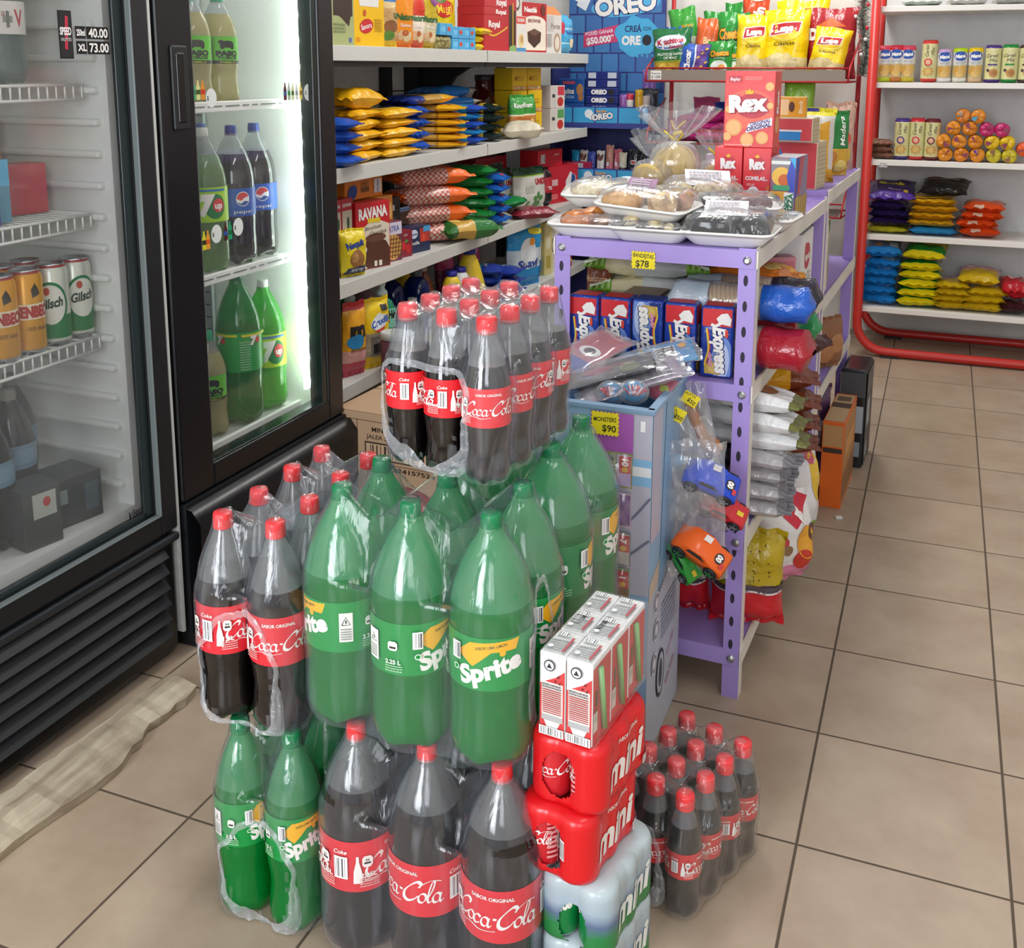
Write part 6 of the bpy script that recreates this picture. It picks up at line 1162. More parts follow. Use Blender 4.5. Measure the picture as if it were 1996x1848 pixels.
cookie_bag('low clear bag of round biscuits leaning left of the tall tied bag', (-.490, .80, GT+.045), -.2, 3, .86, .05, False, .35)
cookie_bag('clear bag of biscuits with yellow ribbon, left of the small red boxes', (-.355, .95, GT+.03), .3, 3, .95, .052, True, .2)
def rex(w, d, h, small, lab, loc, rz):
    a = []
    if not small:
        a = [E_(0, .5*h, w*.52, h*.26, '#f0705a'), E_(.008, .545*h, w*.34, h*.165, '#c8384a', 30)]
        for cx, cz, r in ((-.30, .26, .17), (.28, .13, .13), (-.02, .10, .14), (.40, .80, .09), (-.40, .5, .08), (-.42, .14, .09), (.42, .55, .07), (-.2, .9, .05)): a += [E_(cx*w, cz*h, r*w, r*w, '#e8a060', 20), E_(cx*w, cz*h, r*w*.82, r*w*.82, '#f0b878', 18)]
        a += [P_([(-.07*w, .70*h), (-.085*w, .755*h), (-.035*w, .735*h), (0, .775*h), (.035*w, .735*h), (.085*w, .755*h), (.07*w, .70*h)], '#f0c028'), T_('Rex', .0, .58*h, h*.20, '#a8283a', w=w*.80, rot=.06, bold=.10), T_('Rex', -.002, .585*h, h*.20, WHT, w=w*.78, rot=.06, bold=.07), P_([(-.05*w, .19*h), (.47*w, .29*h), (.47*w, .40*h), (0, .31*h)], '#f6f2f4'), T_('ORIGINAL', .24*w, .335*h, h*.045, '#5a4a8a', w=w*.42, rot=.24, shear=.2, bold=.04), T_('ORIGINAL', .21*w, .275*h, h*.05, '#4a3a7a', w=w*.50, rot=.24, shear=.2, bold=.05), R_(-.42*w, .86*h, -.16*w, .935*h, '#c83a4a'), T_('Bagley', -.29*w, .897*h, h*.04, WHT, w=w*.2, shear=.2)]+small_print(-.1*w, .88*h, .25*w, .93*h, 3, '#f4a8a0', 3)+small_print(-.45*w, .02*h, .1*w, .045*h, 1, '#f4c8c0', 4)
        side = [R_(-d/2+.002, .002, d/2-.002, h-.002, '#e04a44'), E_(0, h*.3, d*.3, d*.3, '#e8a060'), T_('Rex', 0, h*.6, h*.12, WHT, w=d*.8, rot=PI/2, bold=.05)]
    else:
        a = [E_(0, .74*h, w*.30, h*.13, '#c4303a'), P_([(-.06*w, .85*h), (-.075*w, .895*h), (-.03*w, .88*h), (0, .91*h), (.03*w, .88*h), (.075*w, .895*h), (.06*w, .85*h)], '#f0c028'), T_('Rex', 0, .76*h, h*.14, WHT, w=w*.56, rot=.05, bold=.07), T_('COMELAS...', 0, .545*h, h*.055, WHT, w=w*.80, bold=.04), T_('SOLAS', -.2*w, .45*h, h*.035, '#f8d8d0', w=w*.28), E_(-.1*w, .32*h, w*.22, h*.105, WHT), E_(-.1*w, .32*h, w*.13, h*.06, '#e0944a'), P_([(.02*w, .25*h), (.12*w, .28*h), (.22*w, .14*h), (.06*w, .12*h)], '#e8882a'), E_(.15*w, .08*h, w*.26, h*.075, WHT), E_(.15*w, .08*h, w*.15, h*.045, '#7a4a34'), E_(.44*w, .38*h, w*.08, h*.07, '#e8742a')]
        side = [R_(-d/2+.002, .002, d/2-.002, h-.002, '#d83a3c'), E_(0, h*.4, d*.3, d*.3, '#e88a3a')]
    a = [(np.clip(v, (-w/2+.0015, .0015), (w/2-.0015, h-.0015)), f, c) for v, f, c in a]
    put('biscuit_box', boxm(w, d, h, '#e4383e' if small else '#e8484a', a, side), lab, 'box', loc, rz, 'red biscuit boxes')
rex(.066, .10, .158, True, 'small red biscuit box with white lettering, left of the two under the large one', (-.3235, .955, GT+.0006), GR); rex(.066, .10, .158, True, 'small red biscuit box with white lettering, right of the two under the large one', (-.2555, .957, GT+.0006), GR)
rex(.118, .07, .178, False, 'large red biscuit box with crown logo standing on two small red boxes', (-.280, .945, GT+.1592), GR-.02)
bx = boxm(.058, .125, .142, '#8a5a7a', [R_(-.028, .10, .028, .14, '#8a8488'), R_(-.028, .126, .02, .134, '#e0e4e0'), E_(-.004, .098, .022, .022, '#e8b84a'), E_(.003, .09, .014, .014, '#c8622a'), P_([(.028, .04), (.028, .14), (.018, .14), (.008, .10), (.016, .06)], '#3a4ab0'), P_([(.014, .142), (.028, .142), (.028, .115)], '#40a8e0'), R_(-.022, .066, .016, .078, '#3f9a6a'), R_(-.028, .01, .012, .064, '#d8a03a'), E_(-.015, .04, .012, .018, '#b8742a'), R_(.004, .008, .026, .062, '#e8e4e0'), T_('SABOR', .009, .035, .007, '#1f7a4a', w=.042, rot=PI/2, bold=.05), T_('PIZZA', .019, .036, .011, '#1f7a4a', w=.050, rot=PI/2, bold=.05), P_([(-.028, .0015), (.028, .0015), (.028, .012), (0, .018), (-.028, .012)], '#a82a3a')],
  [R_(-.060, .002, .060, .14, '#8a7a9a'), P_([(-.06, .14), (-.03, .14), (-.04, .06), (-.06, .05)], '#3a48a8'), P_([(-.03, .14), (.02, .14), (-.02, .05), (-.045, .06)], '#b84a5a'), R_(-.06, .002, .06, .05, '#c8a858')]+[S_([(-.05+.02*k, .004), (-.04+.02*k, .05)], .004, '#8a6a34') for k in range(6)], [R_(-.028, -.06, .028, .06, '#9a98a0')])
put('snack_box', bx, 'small snack box with green pizza lettering at the rack edge right of the red boxes', 'box', (-.183, .915, GT+.0006), GR-.05)
def crk(lab, loc, rz, w, d, h, up=False):
    a = [R_(-w/2+.003, .003, w/2-.003, h-.003, '#c8484a'), P_([(-w/2+.003, h-.003), (-w/2+.003, h*.5), (-.005, h*.5), (-w*.25, h-.003)], '#2f8cc8'), P_([(-w/2+.003, h*.42), (w*.30, h*.42), (w*.30, .004), (-.01, .004)], '#2f88c4'), R_(-w/2+.003, h*.42, w*.32, h*.50, '#e0dcd8')]
    put('cracker_pack', boxm(w, d, h, '#cdbfa0', a, [R_(-d/2+.002, .004, d/2-.002, h-.004, '#c9b994')]+[R_(-d/2+.004, .006+.012*k, d/2-.004, .007+.012*k, '#a8906a') for k in range(int(h/.012))], [R_(-w/2+.003, -d/2+.003, w/2-.003, d/2-.003, '#d0c4a8')], rough=.25), lab, 'packet', loc, rz, 'red and blue cracker packs')
crk('red and blue wrapped cracker pack, lower one on the farther lilac rack', (-.235, 1.42, .9556), GR-.1, .15, .10, .130); crk('red and blue wrapped cracker pack, upper one on the farther lilac rack', (-.258, 1.40, 1.0862), GR-.05, .16, .09, .065)
put('chocolate_block', boxm(.075, .03, .055, '#d8952a', [R_(-.03, .006, -.008, .048, '#e8c090'), E_(.0, .028, .008, .014, '#5a3424'), T_('Block', .024, .028, .010, '#f4e4c0', w=.035, rot=PI/2)]), 'golden wrapped block leaning in front of the white multipack bag', 'packet', (-.245, 1.40, 1.1515), GR)
LPk = lambda name, lab, cat, mb, loc, rot, group=None: put(name, mb, lab, cat, loc, 0, group, rot)
LPk('multipack_bag', 'white and yellow multipack bag with see-through front on the farther lilac rack', 'bag', pillow(.165, .215, .09, [(.18, '#d8a02a'), (.9, '#d9d5cc'), (1, '#e4d83a')], [P_([(.02, .03), (.075, .03), (.075, .18), (.05, .17), (.035, .10)], '#e0a428'), R_(-.07, .12, .0, .17, '#e0a030'), R_(-.0, .09, .05, .19, '#d0ccc6'), R_(-.03, .203, .03, .213, '#3a3a9a')], 81, wr=.6), (-.225, 1.60, .9556), (0, 0, GR-.1))
LPk('multipack_bag', 'green and yellow tall snack bag beside the white multipack', 'bag', pillow(.11, .20, .06, [(.42, '#d8a838'), (1, '#1f7a34')], [T_('Madera', .02, .14, .018, WHT, w=.09, rot=PI/2, shear=.2), E_(-.02, .06, .025, .02, '#b8742a'), E_(.02, .03, .02, .02, '#e8d070')], 82, wr=.6), (-.172, 1.80, .9556), (0, 0, GR+.6))
LPk('sweets_bag', 'clear bag of mixed red and yellow sweets hanging off the end of the farther rack', 'bag', pillow(.10, .22, .05, [(1, '#c8a08a')], [E_(-.02, .06, .02, .03, '#c83a3a'), E_(.015, .10, .02, .025, '#d84a3a'), E_(-.01, .14, .022, .02, '#e0c070'), E_(.02, .05, .015, .03, '#e0c030'), E_(.0, .17, .03, .02, '#d8a8a8'), E_(.01, .02, .02, .02, '#b02a34')], 83, wr=1.6), (-.170, 2.02, .9556), (0, 0, GR+.3))
# -- second shelf of the near rack
S2 = GL1[1]+.0016
def express(flip, seed):
    w, h, d = .066, .146, .058; mb = MB(); mb.box(-w/2, w/2, -d/2, d/2, 0, h, mt('#2340a0', .22, 'foil'), .006)
    a = [R_(-w/2+.004, .105, w/2-.004, h-.005, '#d0262e')] if not flip else [R_(-w/2+.004, .132, w/2-.004, h-.005, '#1c2f7c')]
    b = [E_(.012, .035, .022, .05, '#6f8fd4'), E_(.012, .035, .014, .036, '#b8c8ea')]
    b += [S_([(-.020, .008), (-.022, .03), (-.016, .06), (-.021, .10)], .0035, '#e8c838'), S_([(-.017, .008), (-.019, .03), (-.013, .06), (-.018, .10)], .002, '#d83a3a')]
    b += [P_([(-.018, .008), (-.024, .022), (-.012, .034), (.008, .030), (.018, .014), (.006, .006)], '#c8a44c'), P_([(-.014, .012), (-.018, .021), (-.010, .029), (.006, .026), (.012, .015), (.004, .010)], '#d8b864')]
    b += [T_('Express', .009, .056, .025, '#15246a', w=.096, rot=-PI/2+.08, shear=.2, bold=.09), T_('Express', .0085, .056, .025, WHT, w=.094, rot=-PI/2+.08, shear=.2, bold=.05), T_('clasicas', -.011, .037, .008, '#e89ab0', w=.03, rot=-PI/2+.1, bold=.06)]
    if not flip: b += [P_([(.004, .112), (.026, .108), (.028, .122), (.020, .134), (.008, .132), (-.002, .122)], '#f0ece8'), S_([(.012, .118), (-.002, .107), (-.012, .110)], .006, '#f0ece8'), R_(.016, .084, .022, .100, '#d8402c')]
    if flip: b = [(np.stack([-v[:, 0], .142-v[:, 1]], 1), f, c) for v, f, c in b]
    a += b
    a = [(np.clip(v, (-w/2+.004, .004), (w/2-.004, h-.004)), f, c) for v, f, c in a]
    paint(mb, a, lambda x, z, e: (x, -d/2-e, z)); paint(mb, [R_(-d/2+.005, .005, d/2-.005, .104, '#4a4a78'), R_(-d/2+.005, .104, d/2-.005, h-.005, '#b8262e' if not flip else '#1c2f7c'), T_('Express', 0, .06, .016, WHT, w=.08, rot=-PI/2, bold=.05), E_(0, .018, .018, .015, '#c8a44c')], lambda x, z, e: (w/2+e, x, z))
    paint(mb, [R_(-w/2+.006, -d/2+.006, w/2-.006, d/2-.006, '#c8242c' if not flip else '#1c2f7c')], lambda x, y, e: (x, y, h+e)); return mb.mesh('cracker_packet')
ea, eb = express(False, 1), express(True, 2)
for k, (x, y, m, rz, lab) in enumerate(((-.523, .445, ea, -.06, 'red-topped blue cracker packet, farthest left of the front row'), (-.456, .447, ea, -.05, 'red-topped blue cracker packet second from the left, beside the all-blue one'), (-.389, .450, eb, -.03, 'all-blue cracker packet with lettering running upward, middle of the row'), (-.320, .447, ea, -.02, 'red-topped blue cracker packet, just right of the all-blue one'), (-.246, .445, ea, .06, 'red-topped blue cracker packet at the right end beside the rack post'))):
    tag(link('cracker_packet', m, None, (x, y, S2), (0, 0, rz)), lab, 'packet', 'blue cracker packets')
ga = []
for k in range(10): ga += [R_(-.075+k*.015, .001, -.068+k*.015, .048, '#e4ecd4'), R_(-.075+k*.015, .225, -.068+k*.015, .278, '#e4ecd4')]
for k in range(4): ga += [R_(-.075, .002+k*.013, .075, .008+k*.013, '#a8c878'), R_(-.075, .228+k*.013, .075, .234+k*.013, '#a8c878')]
gc = pillow(.15, .28, .058, [(.18, '#7db23a'), (.42, '#d9cfa8'), (.82, '#c9ccc8'), (1, '#7db23a')], ga+[R_(-.05, .10, .05, .12, '#5a5a50')]+[R_(-.05+.008*k, .08, -.046+.008*k, .14, '#6a6a60') for k in range(6)]+[S_([(.0, .15), (.03, .16), (.02, .18), (.05, .2)], .005, '#4a4a44')], 91).mesh('bread_bag')
heap('bread_bag', 'green checked bread bag', 'of the stack behind the blue packets', 'bag', 'green checked bags', (-.435, .66, S2), 4, .050, [gc], -PI/2+.12, seed=21)
for x, y, z, lab in ((-.425, .545, 0, 'brown wrapped wafer pack behind the middle blue packets'), (-.335, .55, 0, 'grey-brown wrapped wafer pack behind the right blue packets')):
    put('wafer_pack', boxm(.085, .10, .138, '#7a6350' if x < -.4 else '#857c74', [R_(-.04, .02, .04, .12, '#a8865a')], None, [R_(-.04, -.045, .04, .045, '#9a8468' if x < -.4 else '#8f8a86')], rough=.2, bev=.006), lab, 'packet', (x, y, S2+z), GR, 'wrapped wafer packs')
put('cereal_bag', pillow(.06, .13, .04, [(1, '#7a3a22')], [T_('Horizonte', 0, .09, .014, '#e0b890', w=.05), E_(0, .04, .02, .02, '#c08a4a')], 92), 'brown foil bag at the left back corner behind the first blue packet', 'bag', (-.548, .60, S2+.06), 0, None, (0, 0, GR)); put('cereal_box', boxm(.07, .09, .06, '#4a3a3a'), 'dark carton under the brown foil bag', 'box', (-.548, .60, S2), GR)
def crackers(name, lab, loc, rz, col, endc, length, art, seed, tiltx=0, h=.075, group='long cracker packs'):
    """see-through pack of round crackers lying across the shelf, printed ends"""
    t = thing(name, lab, 'packet', loc, rz, group); mb = MB()
    N_ = 12
    for k in range(N_):
        x = -length*.20+k*length*.36/N_; c = MB(); c.lathe([(.001, 0), (h*.40, 0), (h*.43, .004), (h*.40, .009), (.001, .009)], mt('#c9ad86', .6, 'worn'), 16, Matrix.Translation((x, 0, h*.5)) @ Matrix.Rotation(PI/2-.25, 4, 'Y'), cap=False); c.obj('cracker', t)
    def f(u, v):
        a = 2*PI*u; e = min(1, min(v, 1-v)/.05)**.5; r = h*.5*(.25+.75*e); sw = 1+.04*math.sin(v*30+a*2+seed)
        return ((v-.5)*length, r*1.15*math.cos(a)*sw*(1 if e > .9 else 1.2), h*.5+r*math.sin(a)*sw*(1 if e > .9 else .5))
    F1, F2 = mt(col, .22, 'foil'), mt(endc, .22, 'foil')
    mb.grid(f, 20, 34, F1, lambda u, v: F1 if v < .30 else (BAGP if v < .64 else F2), wrap=True); mb.obj('wrapper', t)

    if art:
        paint(mb2 := MB(), art, lambda x, z, e: (f(.75+z/(h*3.6), x/length+.5)[0], f(.75+z/(h*3.6), x/length+.5)[1], f(.75+z/(h*3.6), x/length+.5)[2]+e+.001), .01); mb2.obj('print', t)
    return t
def pale(lab, loc, rz, col, endc, seed, txt=True): 
    return crackers('cracker_pack', lab, loc, rz, col, endc, .30, [T_('Santina', -.10, .0, .020, '#2a3446', w=.07, rot=.2, shear=.3, bold=0), T_('Avena, sésamo', -.10, -.022, .008, '#3a4454', w=.07, rot=.2, shear=.3, bold=0)]+[P_([(.09+.012*math.cos(t), dz+.010*math.sin(t)) for t in [k*PI/3 for k in range(6)]], '#e8ecf0') for dz in (.018, -.006)] if txt else None, seed)
pale('pale blue oat cracker pack with deep blue end sticking out of the near rack side', (-.215, .505, S2+.105), GR+.06, '#b4c2cc', '#1f58b8', 1)
pale('dark ended cracker pack lying behind the blue ended one', (-.215, .63, S2+.098), GR+.1, '#aab4bc', '#2a2430', 2, False)
crackers('cracker_pack', 'dark red cracker pack drooping from the side of the near rack', (-.205, .500, S2+.012), GR-.1, '#8a1c28', '#a01e2c', .29, [R_(.085, -.0, .11, .014, '#e4e0dc')]+small_print(.06, -.03, .13, -.006, 5, '#d8a0a0'), 3, h=.085)
crackers('cracker_pack', 'red cracker pack behind the drooping one on the second shelf', (-.24, .60, S2+.006), GR, '#96202c', '#8c1a26', .28, None, 4, h=.085)
crackers('cracker_pack', 'green ended clear biscuit pack farther along the second shelf', (-.215, .76, S2+.004), GR+.1, '#b89a74', '#2a8a50', .28, None, 5, h=.07)
for k, (y, z, c, lab) in enumerate(((.72, .10, '#e8902a', 'orange snack pack, lower front one inside the second shelf'), (.80, .14, '#eda024', 'orange-yellow snack pack, upper one inside the second shelf'), (.70, .155, '#d87824', 'orange-brown snack pack at the top front inside the second shelf'))):
    put('snack_pack', pillow(.12, .26, .05, [(1, c)], [E_(0, .2, .03, .02, '#e8c070')], 95+k), lab, 'packet', (-.385, y, S2+z), 0, 'orange snack packs', (-PI/2, 0, -PI/2+.1))
put('biscuit_box', boxm(.15, .05, .17, '#c07a8a', [R_(-.07, .02, .07, .16, '#b86a7a'), R_(-.07, .02, -.05, .16, '#e0c8b0')], rough=.3), 'pink carton standing inside the second shelf of the near rack', 'box', (-.235, .90, S2), GR+.5)
put('biscuit_box', boxm(.06, .18, .205, '#e4e2e0', None, [R_(-.085, .01, .085, .195, '#e6e4e2'), E_(-.0, .14, .045, .034, '#b8283c'), T_('Hogareñas', 0, .14, .018, WHT, w=.075, bold=.03), E_(-.02, .165, .02, .012, '#c43a4a')]+small_print(-.05, .03, -.01, .10, 6, '#a8a8ac')+small_print(.01, .03, .05, .10, 6, '#a8a8ac', 6)), 'white biscuit box with a red oval mark at the back of the second shelf', 'box', (-.185, 1.12, S2), GR)
put('rice_cake_pack', boxm(.09, .10, .055, '#3f8a34', rough=.25, bev=.01), 'green packet behind the white biscuit box', 'packet', (-.21, 1.22, S2+.205), GR)
put('brown_pack', boxm(.10, .11, .204, '#5a4034', None, None, None, rough=.3, bev=.008), 'dark brown packet under the green one', 'packet', (-.21, 1.225, S2), GR)
# -- third shelf: wafers and foil packs
S3 = GL1[2]+.0016
wf = pillow(.09, .27, .044, [(.08, '#6a5a3a'), (.92, '#dedede'), (1, '#6b6a34')], [E_(0, .16, .030, .060, '#8a5a3a')], 101, seal=.04).mesh('wafer_packet')
sv = pillow(.09, .27, .040, [(.5, '#3a3438'), (.58, '#a8486a'), (.88, '#b4b0b2'), (1, '#8e8c92')], [R_(-.02, .20, .02, .23, '#d0d0d2')], 102, kind='foil', rough=.12).mesh('wafer_packet'); sv.materials[0].node_tree.nodes['Principled BSDF'].inputs['Metallic'].default_value = .5
heap('wafer_packet', 'silver foil wafer packet', 'of the stack on the third shelf', 'packet', 'foil wafer packets', (-.215, .50, S3), 4, .036, [sv], -PI/2+.0, seed=22)
heap('wafer_packet', 'white and brown wafer packet', 'of those above the foil packets', 'packet', 'white wafer packets', (-.205, .50, S3+.146), 3, .042, [wf], -PI/2-.05, seed=23)
dk = pillow(.10, .26, .045, [(1, '#1e1e22')], [T_('C', 0, .12, .03, '#5a5a60', w=.03)], 103, rough=.2).mesh('wafer_packet')
heap('wafer_packet', 'black wrapped packet', 'of the left stack on the third shelf', 'packet', 'black packets', (-.365, .55, S3), 5, .042, [dk, sv], -PI/2+.1, seed=24)
yl = pillow(.11, .24, .06, [(.3, '#5a2e20'), (.72, '#e0a01e'), (1, '#7a3a22')], [E_(.0, .17, .03, .02, '#6a2a20'), E_(.02, .12, .016, .012, '#2a3a9a')], 104, rough=.2).mesh('sweets_packet')
heap('sweets_packet', 'yellow and brown packet', 'of the stack bulging from the third shelf', 'packet', 'yellow and brown packets', (-.205, .88, S3), 4, .054, [yl], -PI/2+.2, seed=25)
put('sweets_packet', pillow(.10, .22, .05, [(.5, '#3a1c1a'), (1, '#4a2220')], [P_([(.0, .12), (.04, .16), (.03, .18), (-.01, .14)], '#d86a8a')], 105, rough=.2), 'dark brown packet with a pink mark above the yellow and brown stack', 'packet', (-.29, 1.02, S3+.20), 0, None, (-PI/2+.2, 0, -PI/2+.3))
# -- bottom shelf
S4 = GL1[3]+.0016
def puff(w, h, lab, loc, rz, seed, lean=0):
    sp = [E_(random.Random(seed*31+k).uniform(-w*.4, w*.4), random.Random(seed*17+k).uniform(h*.52, h*.92), .0022, .0014, '#4a3a10', 8, rot=k) for k in range(26)]
    wv = [S_([(-w*.5, h*.47), (-w*.25, h*.43), (0, h*.47), (w*.25, h*.42), (w*.5, h*.46)], .014, '#4a3a44'), S_([(-w*.5, h*.44), (-w*.25, h*.40), (0, h*.44), (w*.25, h*.39), (w*.5, h*.43)], .004, '#d8d0d0')]
    put('puffed_snack_bag', pillow(w, h, .085, [(.42, '#c8202a'), (.47, '#4a3840'), (1, '#b39a1e')], sp+wv, seed, rough=.22), lab, 'bag', loc, 0, 'yellow speckled bags', (lean, 0, rz))
puff(.125, .210, 'yellow speckled bag with red base at the left on the bottom shelf', (-.318, .52, S4), .05, 111, 0); puff(.16, .213, 'yellow speckled bag with red base bulging past the rack post on the bottom shelf', (-.178, .515, S4), .25, 112, 0)
put('puffed_snack_bag', pillow(.19, .215, .10, [(.26, '#dc86a8'), (1, '#e6e4e4')], [P_([(.01, .15), (.08, .20), (.05, .212), (-.02, .18)], '#c8283c'), T_('nas', .035, .178, .022, WHT, w=.05, rot=-.9, bold=.05), E_(.05, .11, .03, .04, '#e0a030', rot=.2), E_(.04, .07, .025, .025, '#c83a2c'), E_(.07, .13, .014, .02, '#5a3a2a'), E_(-.02, .12, .014, .012, '#b83a3a'), E_(-.01, .10, .014, .012, '#8a6a4a')], 113, rough=.25), 'white snack bag with pink base and fruit print leaning out of the bottom shelf', 'bag', (-.150, .72, S4), 0, None, (0, 0, GR+.9))
put('puffed_snack_bag', pillow(.17, .21, .10, [(.16, '#7cc01e'), (.2, '#d8d6da'), (1, '#e2e0e4')], [E_(.06, .15, .02, .06, '#e0b838'), E_(.05, .2, .012, .02, '#c85a6a')], 114, rough=.25), 'white snack bag with lime green base, farther along the bottom shelf', 'bag', (-.160, 1.02, S4), 0, None, (0, 0, GR+.8))
# -- farther rack side
def g2p(name, lab, cat, mb, loc, rot, group=None): put(name, mb, lab, cat, loc, 0, group, rot)
T2 = [z+.0018 for z in GL2]
g2p('bread_loaf', 'bagged bread loaf with green printed ends on the farther rack', 'bread', boxm(.20, .12, .205, '#d8ccc0', [R_(-.095, .17, .095, .2, '#2a8a3a'), R_(-.095, .004, .095, .014, '#2a8a3a'), R_(-.09, .02, .09, .16, '#dcd4cc')], [R_(-.05, .17, .05, .2, '#2a8a3a'), R_(-.05, .02, .05, .16, '#d8cec4'), E_(.02, .1, .02, .06, '#5aa04a'), E_(.0, .06, .02, .03, '#a87a5a')], bev=.012, rough=.3), (-.235, 1.47, T2[1]), (0, 0, GR+.1))
g2p('bread_loaf', 'pink wrapped bread loaf beside the green printed one', 'bread', pillow(.14, .22, .10, [(1, '#cfb4b4')], [E_(0, .12, .04, .03, '#e0d0b8'), E_(.03, .05, .02, .02, '#d8b040')], 121), (-.225, 1.66, T2[1]), (0, 0, GR+.7))
g2p('biscuit_pack', 'red and orange biscuit pack lying on top of the bread loaf', 'packet', pillow(.10, .19, .05, [(.7, '#d8784a'), (1, '#b8303a')], [S_([(-.04, .06), (.0, .08), (.04, .06)], .004, '#5a3a2a')], 122), (-.225, 1.50, T2[1]+.232), (-PI/2, 0, PI/2-.1))
g2p('snack_pouch', 'silver foil snack pouch on the third shelf of the farther rack', 'pouch', pillow(.16, .20, .06, [(.2, '#d8c83a'), (1, '#9a9ea2')], None, 123, rough=.12), (-.215, 1.48, T2[2]), (0, 0, GR+.5)); g2p('snack_pouch', 'brown biscuit pouch hanging past the farther rack edge', 'pouch', pillow(.12, .16, .05, [(1, '#8a5a3c')], [E_(.02, .08, .03, .03, '#b07a50'), E_(-.02, .05, .03, .03, '#a86e44')], 124, rough=.2), (-.140, 1.62, T2[2]), (0, 0, GR+.9))
g2p('snack_pouch', 'dark chocolate pouch with pink mark on the low shelf of the farther rack', 'pouch', pillow(.16, .20, .06, [(1, '#35201e')], [E_(.03, .16, .03, .016, '#d87a9a'), E_(.05, .12, .014, .02, '#e0d8d8')], 125, rough=.2), (-.200, 1.47, T2[3]), (0, 0, GR+.6)); g2p('snack_pouch', 'plum and white pouch behind the dark chocolate one', 'pouch', pillow(.16, .22, .06, [(.5, '#d8d0d4'), (1, '#5a3a5a')], None, 126, rough=.2), (-.185, 1.64, T2[3]), (0, 0, GR+.7))
put('wine_pack', boxm(.085, .20, .33, '#23262b', [R_(-.038, .24, .038, .32, '#4a4c50'), R_(-.03, .12, .035, .21, '#a8b2bc')]+bars(-.02, .14, .015, .19, 8, '#3a4450', '#a8b2bc')+[R_(-.02, .04, .03, .09, '#8a949c')], [R_(-.095, .01, .095, .32, '#2a2d32'), R_(-.06, .13, .02, .22, '#9aa6b2'), E_(-.04, .05, .03, .03, '#8a949c'), R_(-.09, .24, .09, .32, '#55585c')], rough=.2, bev=.012), 'dark plastic-wrapped bottle carton with pale labels on the floor by the farther rack', 'drinks pack', (-.062, 1.93, 0), GR)
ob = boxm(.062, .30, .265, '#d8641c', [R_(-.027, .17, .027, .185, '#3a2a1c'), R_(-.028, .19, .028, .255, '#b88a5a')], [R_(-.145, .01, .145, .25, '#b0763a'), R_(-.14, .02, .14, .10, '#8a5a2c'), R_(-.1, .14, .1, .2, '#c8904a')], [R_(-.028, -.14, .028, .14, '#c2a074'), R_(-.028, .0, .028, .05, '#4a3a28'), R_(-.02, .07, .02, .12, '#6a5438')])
put('cardboard_box', ob, 'orange open carton standing on the floor against the farther rack', 'box', (-.086, 1.62, 0), GR)
put('paper_scrap', boxm(.02, .014, .006, '#d8d8d4'), 'small white scrap of paper on the tiles by the orange carton', 'litter', (-.058, 1.40, 0), .4)
# ---------------------------------------------------------------- blue cardboard bin of toys
BX0, BX1, BY0, BY1, BZ = -.60, -.292, .105, .368, .690
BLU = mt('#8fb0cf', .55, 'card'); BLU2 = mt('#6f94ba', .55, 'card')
bn = thing('cardboard_bin', 'pale blue printed cardboard bin full of toys in front of the near lilac rack', 'bin', (0, 0, 0))
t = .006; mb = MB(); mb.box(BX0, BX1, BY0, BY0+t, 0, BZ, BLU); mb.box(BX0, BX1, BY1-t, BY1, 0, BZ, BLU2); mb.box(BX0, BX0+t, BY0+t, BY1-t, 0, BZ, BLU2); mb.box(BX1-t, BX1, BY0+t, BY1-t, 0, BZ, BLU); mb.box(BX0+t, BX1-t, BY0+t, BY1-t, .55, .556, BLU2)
GRY = '#b9b6c6'
a = [R_(BX1-.075, .34, BX1-.001, .689, GRY), R_(BX1-.075, .55, BX1-.001, .60, '#86b6dc'), R_(BX1-.075, .568, BX1-.001, .586, '#dfe2e6'), P_([(BX1-.075, .60), (BX1-.055, .60), (BX1-.055, .67), (BX1-.065, .66), (BX1-.075, .68)], '#5f86b4'), R_(BX1-.055, .652, BX1-.045, .672, '#f0f0f0'), R_(BX1-.022, .652, BX1-.013, .672, '#f0f0f0'), R_(BX1-.05, .615, BX1-.044, .628, '#4a6a94'), S_([(BX1-.075, .46), (BX1-.04, .48), (BX1-.001, .53)], .004, '#70748a'), S_([(BX1-.075, .40), (BX1-.04, .415), (BX1-.001, .45)], .004, '#70748a')]
paint(mb, a, lambda x, z, e: (x, BY0-e, z))
sd = BY1-BY0; b = [R_(.002, .002, sd-.002, .36, '#b6bccb'), P_([(.002, .32), (sd-.002, .40), (sd-.002, .44), (.002, .36)], '#c8b8a8'), R_(.002, .44, .07, .688, GRY), P_([(.07, .30), (.10, .69), (sd-.002, .69), (sd-.002, .44)], '#7fa6cc')]
for k, (y, z) in enumerate(((.06, .30), (.06, .245), (.05, .18))): b += [E_(y, z, .020, .022, '#dcdce2'), E_(y, z, .017, .018, '#8a8a98'), E_(y, z, .010, .011, '#dcdce2')]
b += [E_(.10, .135, .030, .05, '#3a3a48'), E_(.10, .135, .024, .042, '#b6bccb'), E_(.10, .135, .014, .03, '#4a4a58'), T_('instrucciones', .13, .335, .010, '#5a4a4a', w=.12, rot=.3), T_('kids toys', .18, .10, .012, '#b84a6a', w=.07, rot=.4), T_('para jugar', .18, .16, .009, '#b84a6a', w=.06, rot=.4)]+small_print(.10, .20, .22, .28, 7, '#9aa0b8')
paint(mb, b, lambda y, z, e: (BX1+e, BY0+y, z)); mb.obj('carton', bn)
mb = MB(); mb.box(BX0-.002, BX1+.003, BY0-.004, BY0+.012, BZ-.006, BZ+.004, mt('#7f9dba', .5), .002); mb.box(BX1-.012, BX1+.004, BY0, BY1, BZ-.006, BZ+.004, mt('#8fabc6', .5), .002); mb.obj('rim', bn)
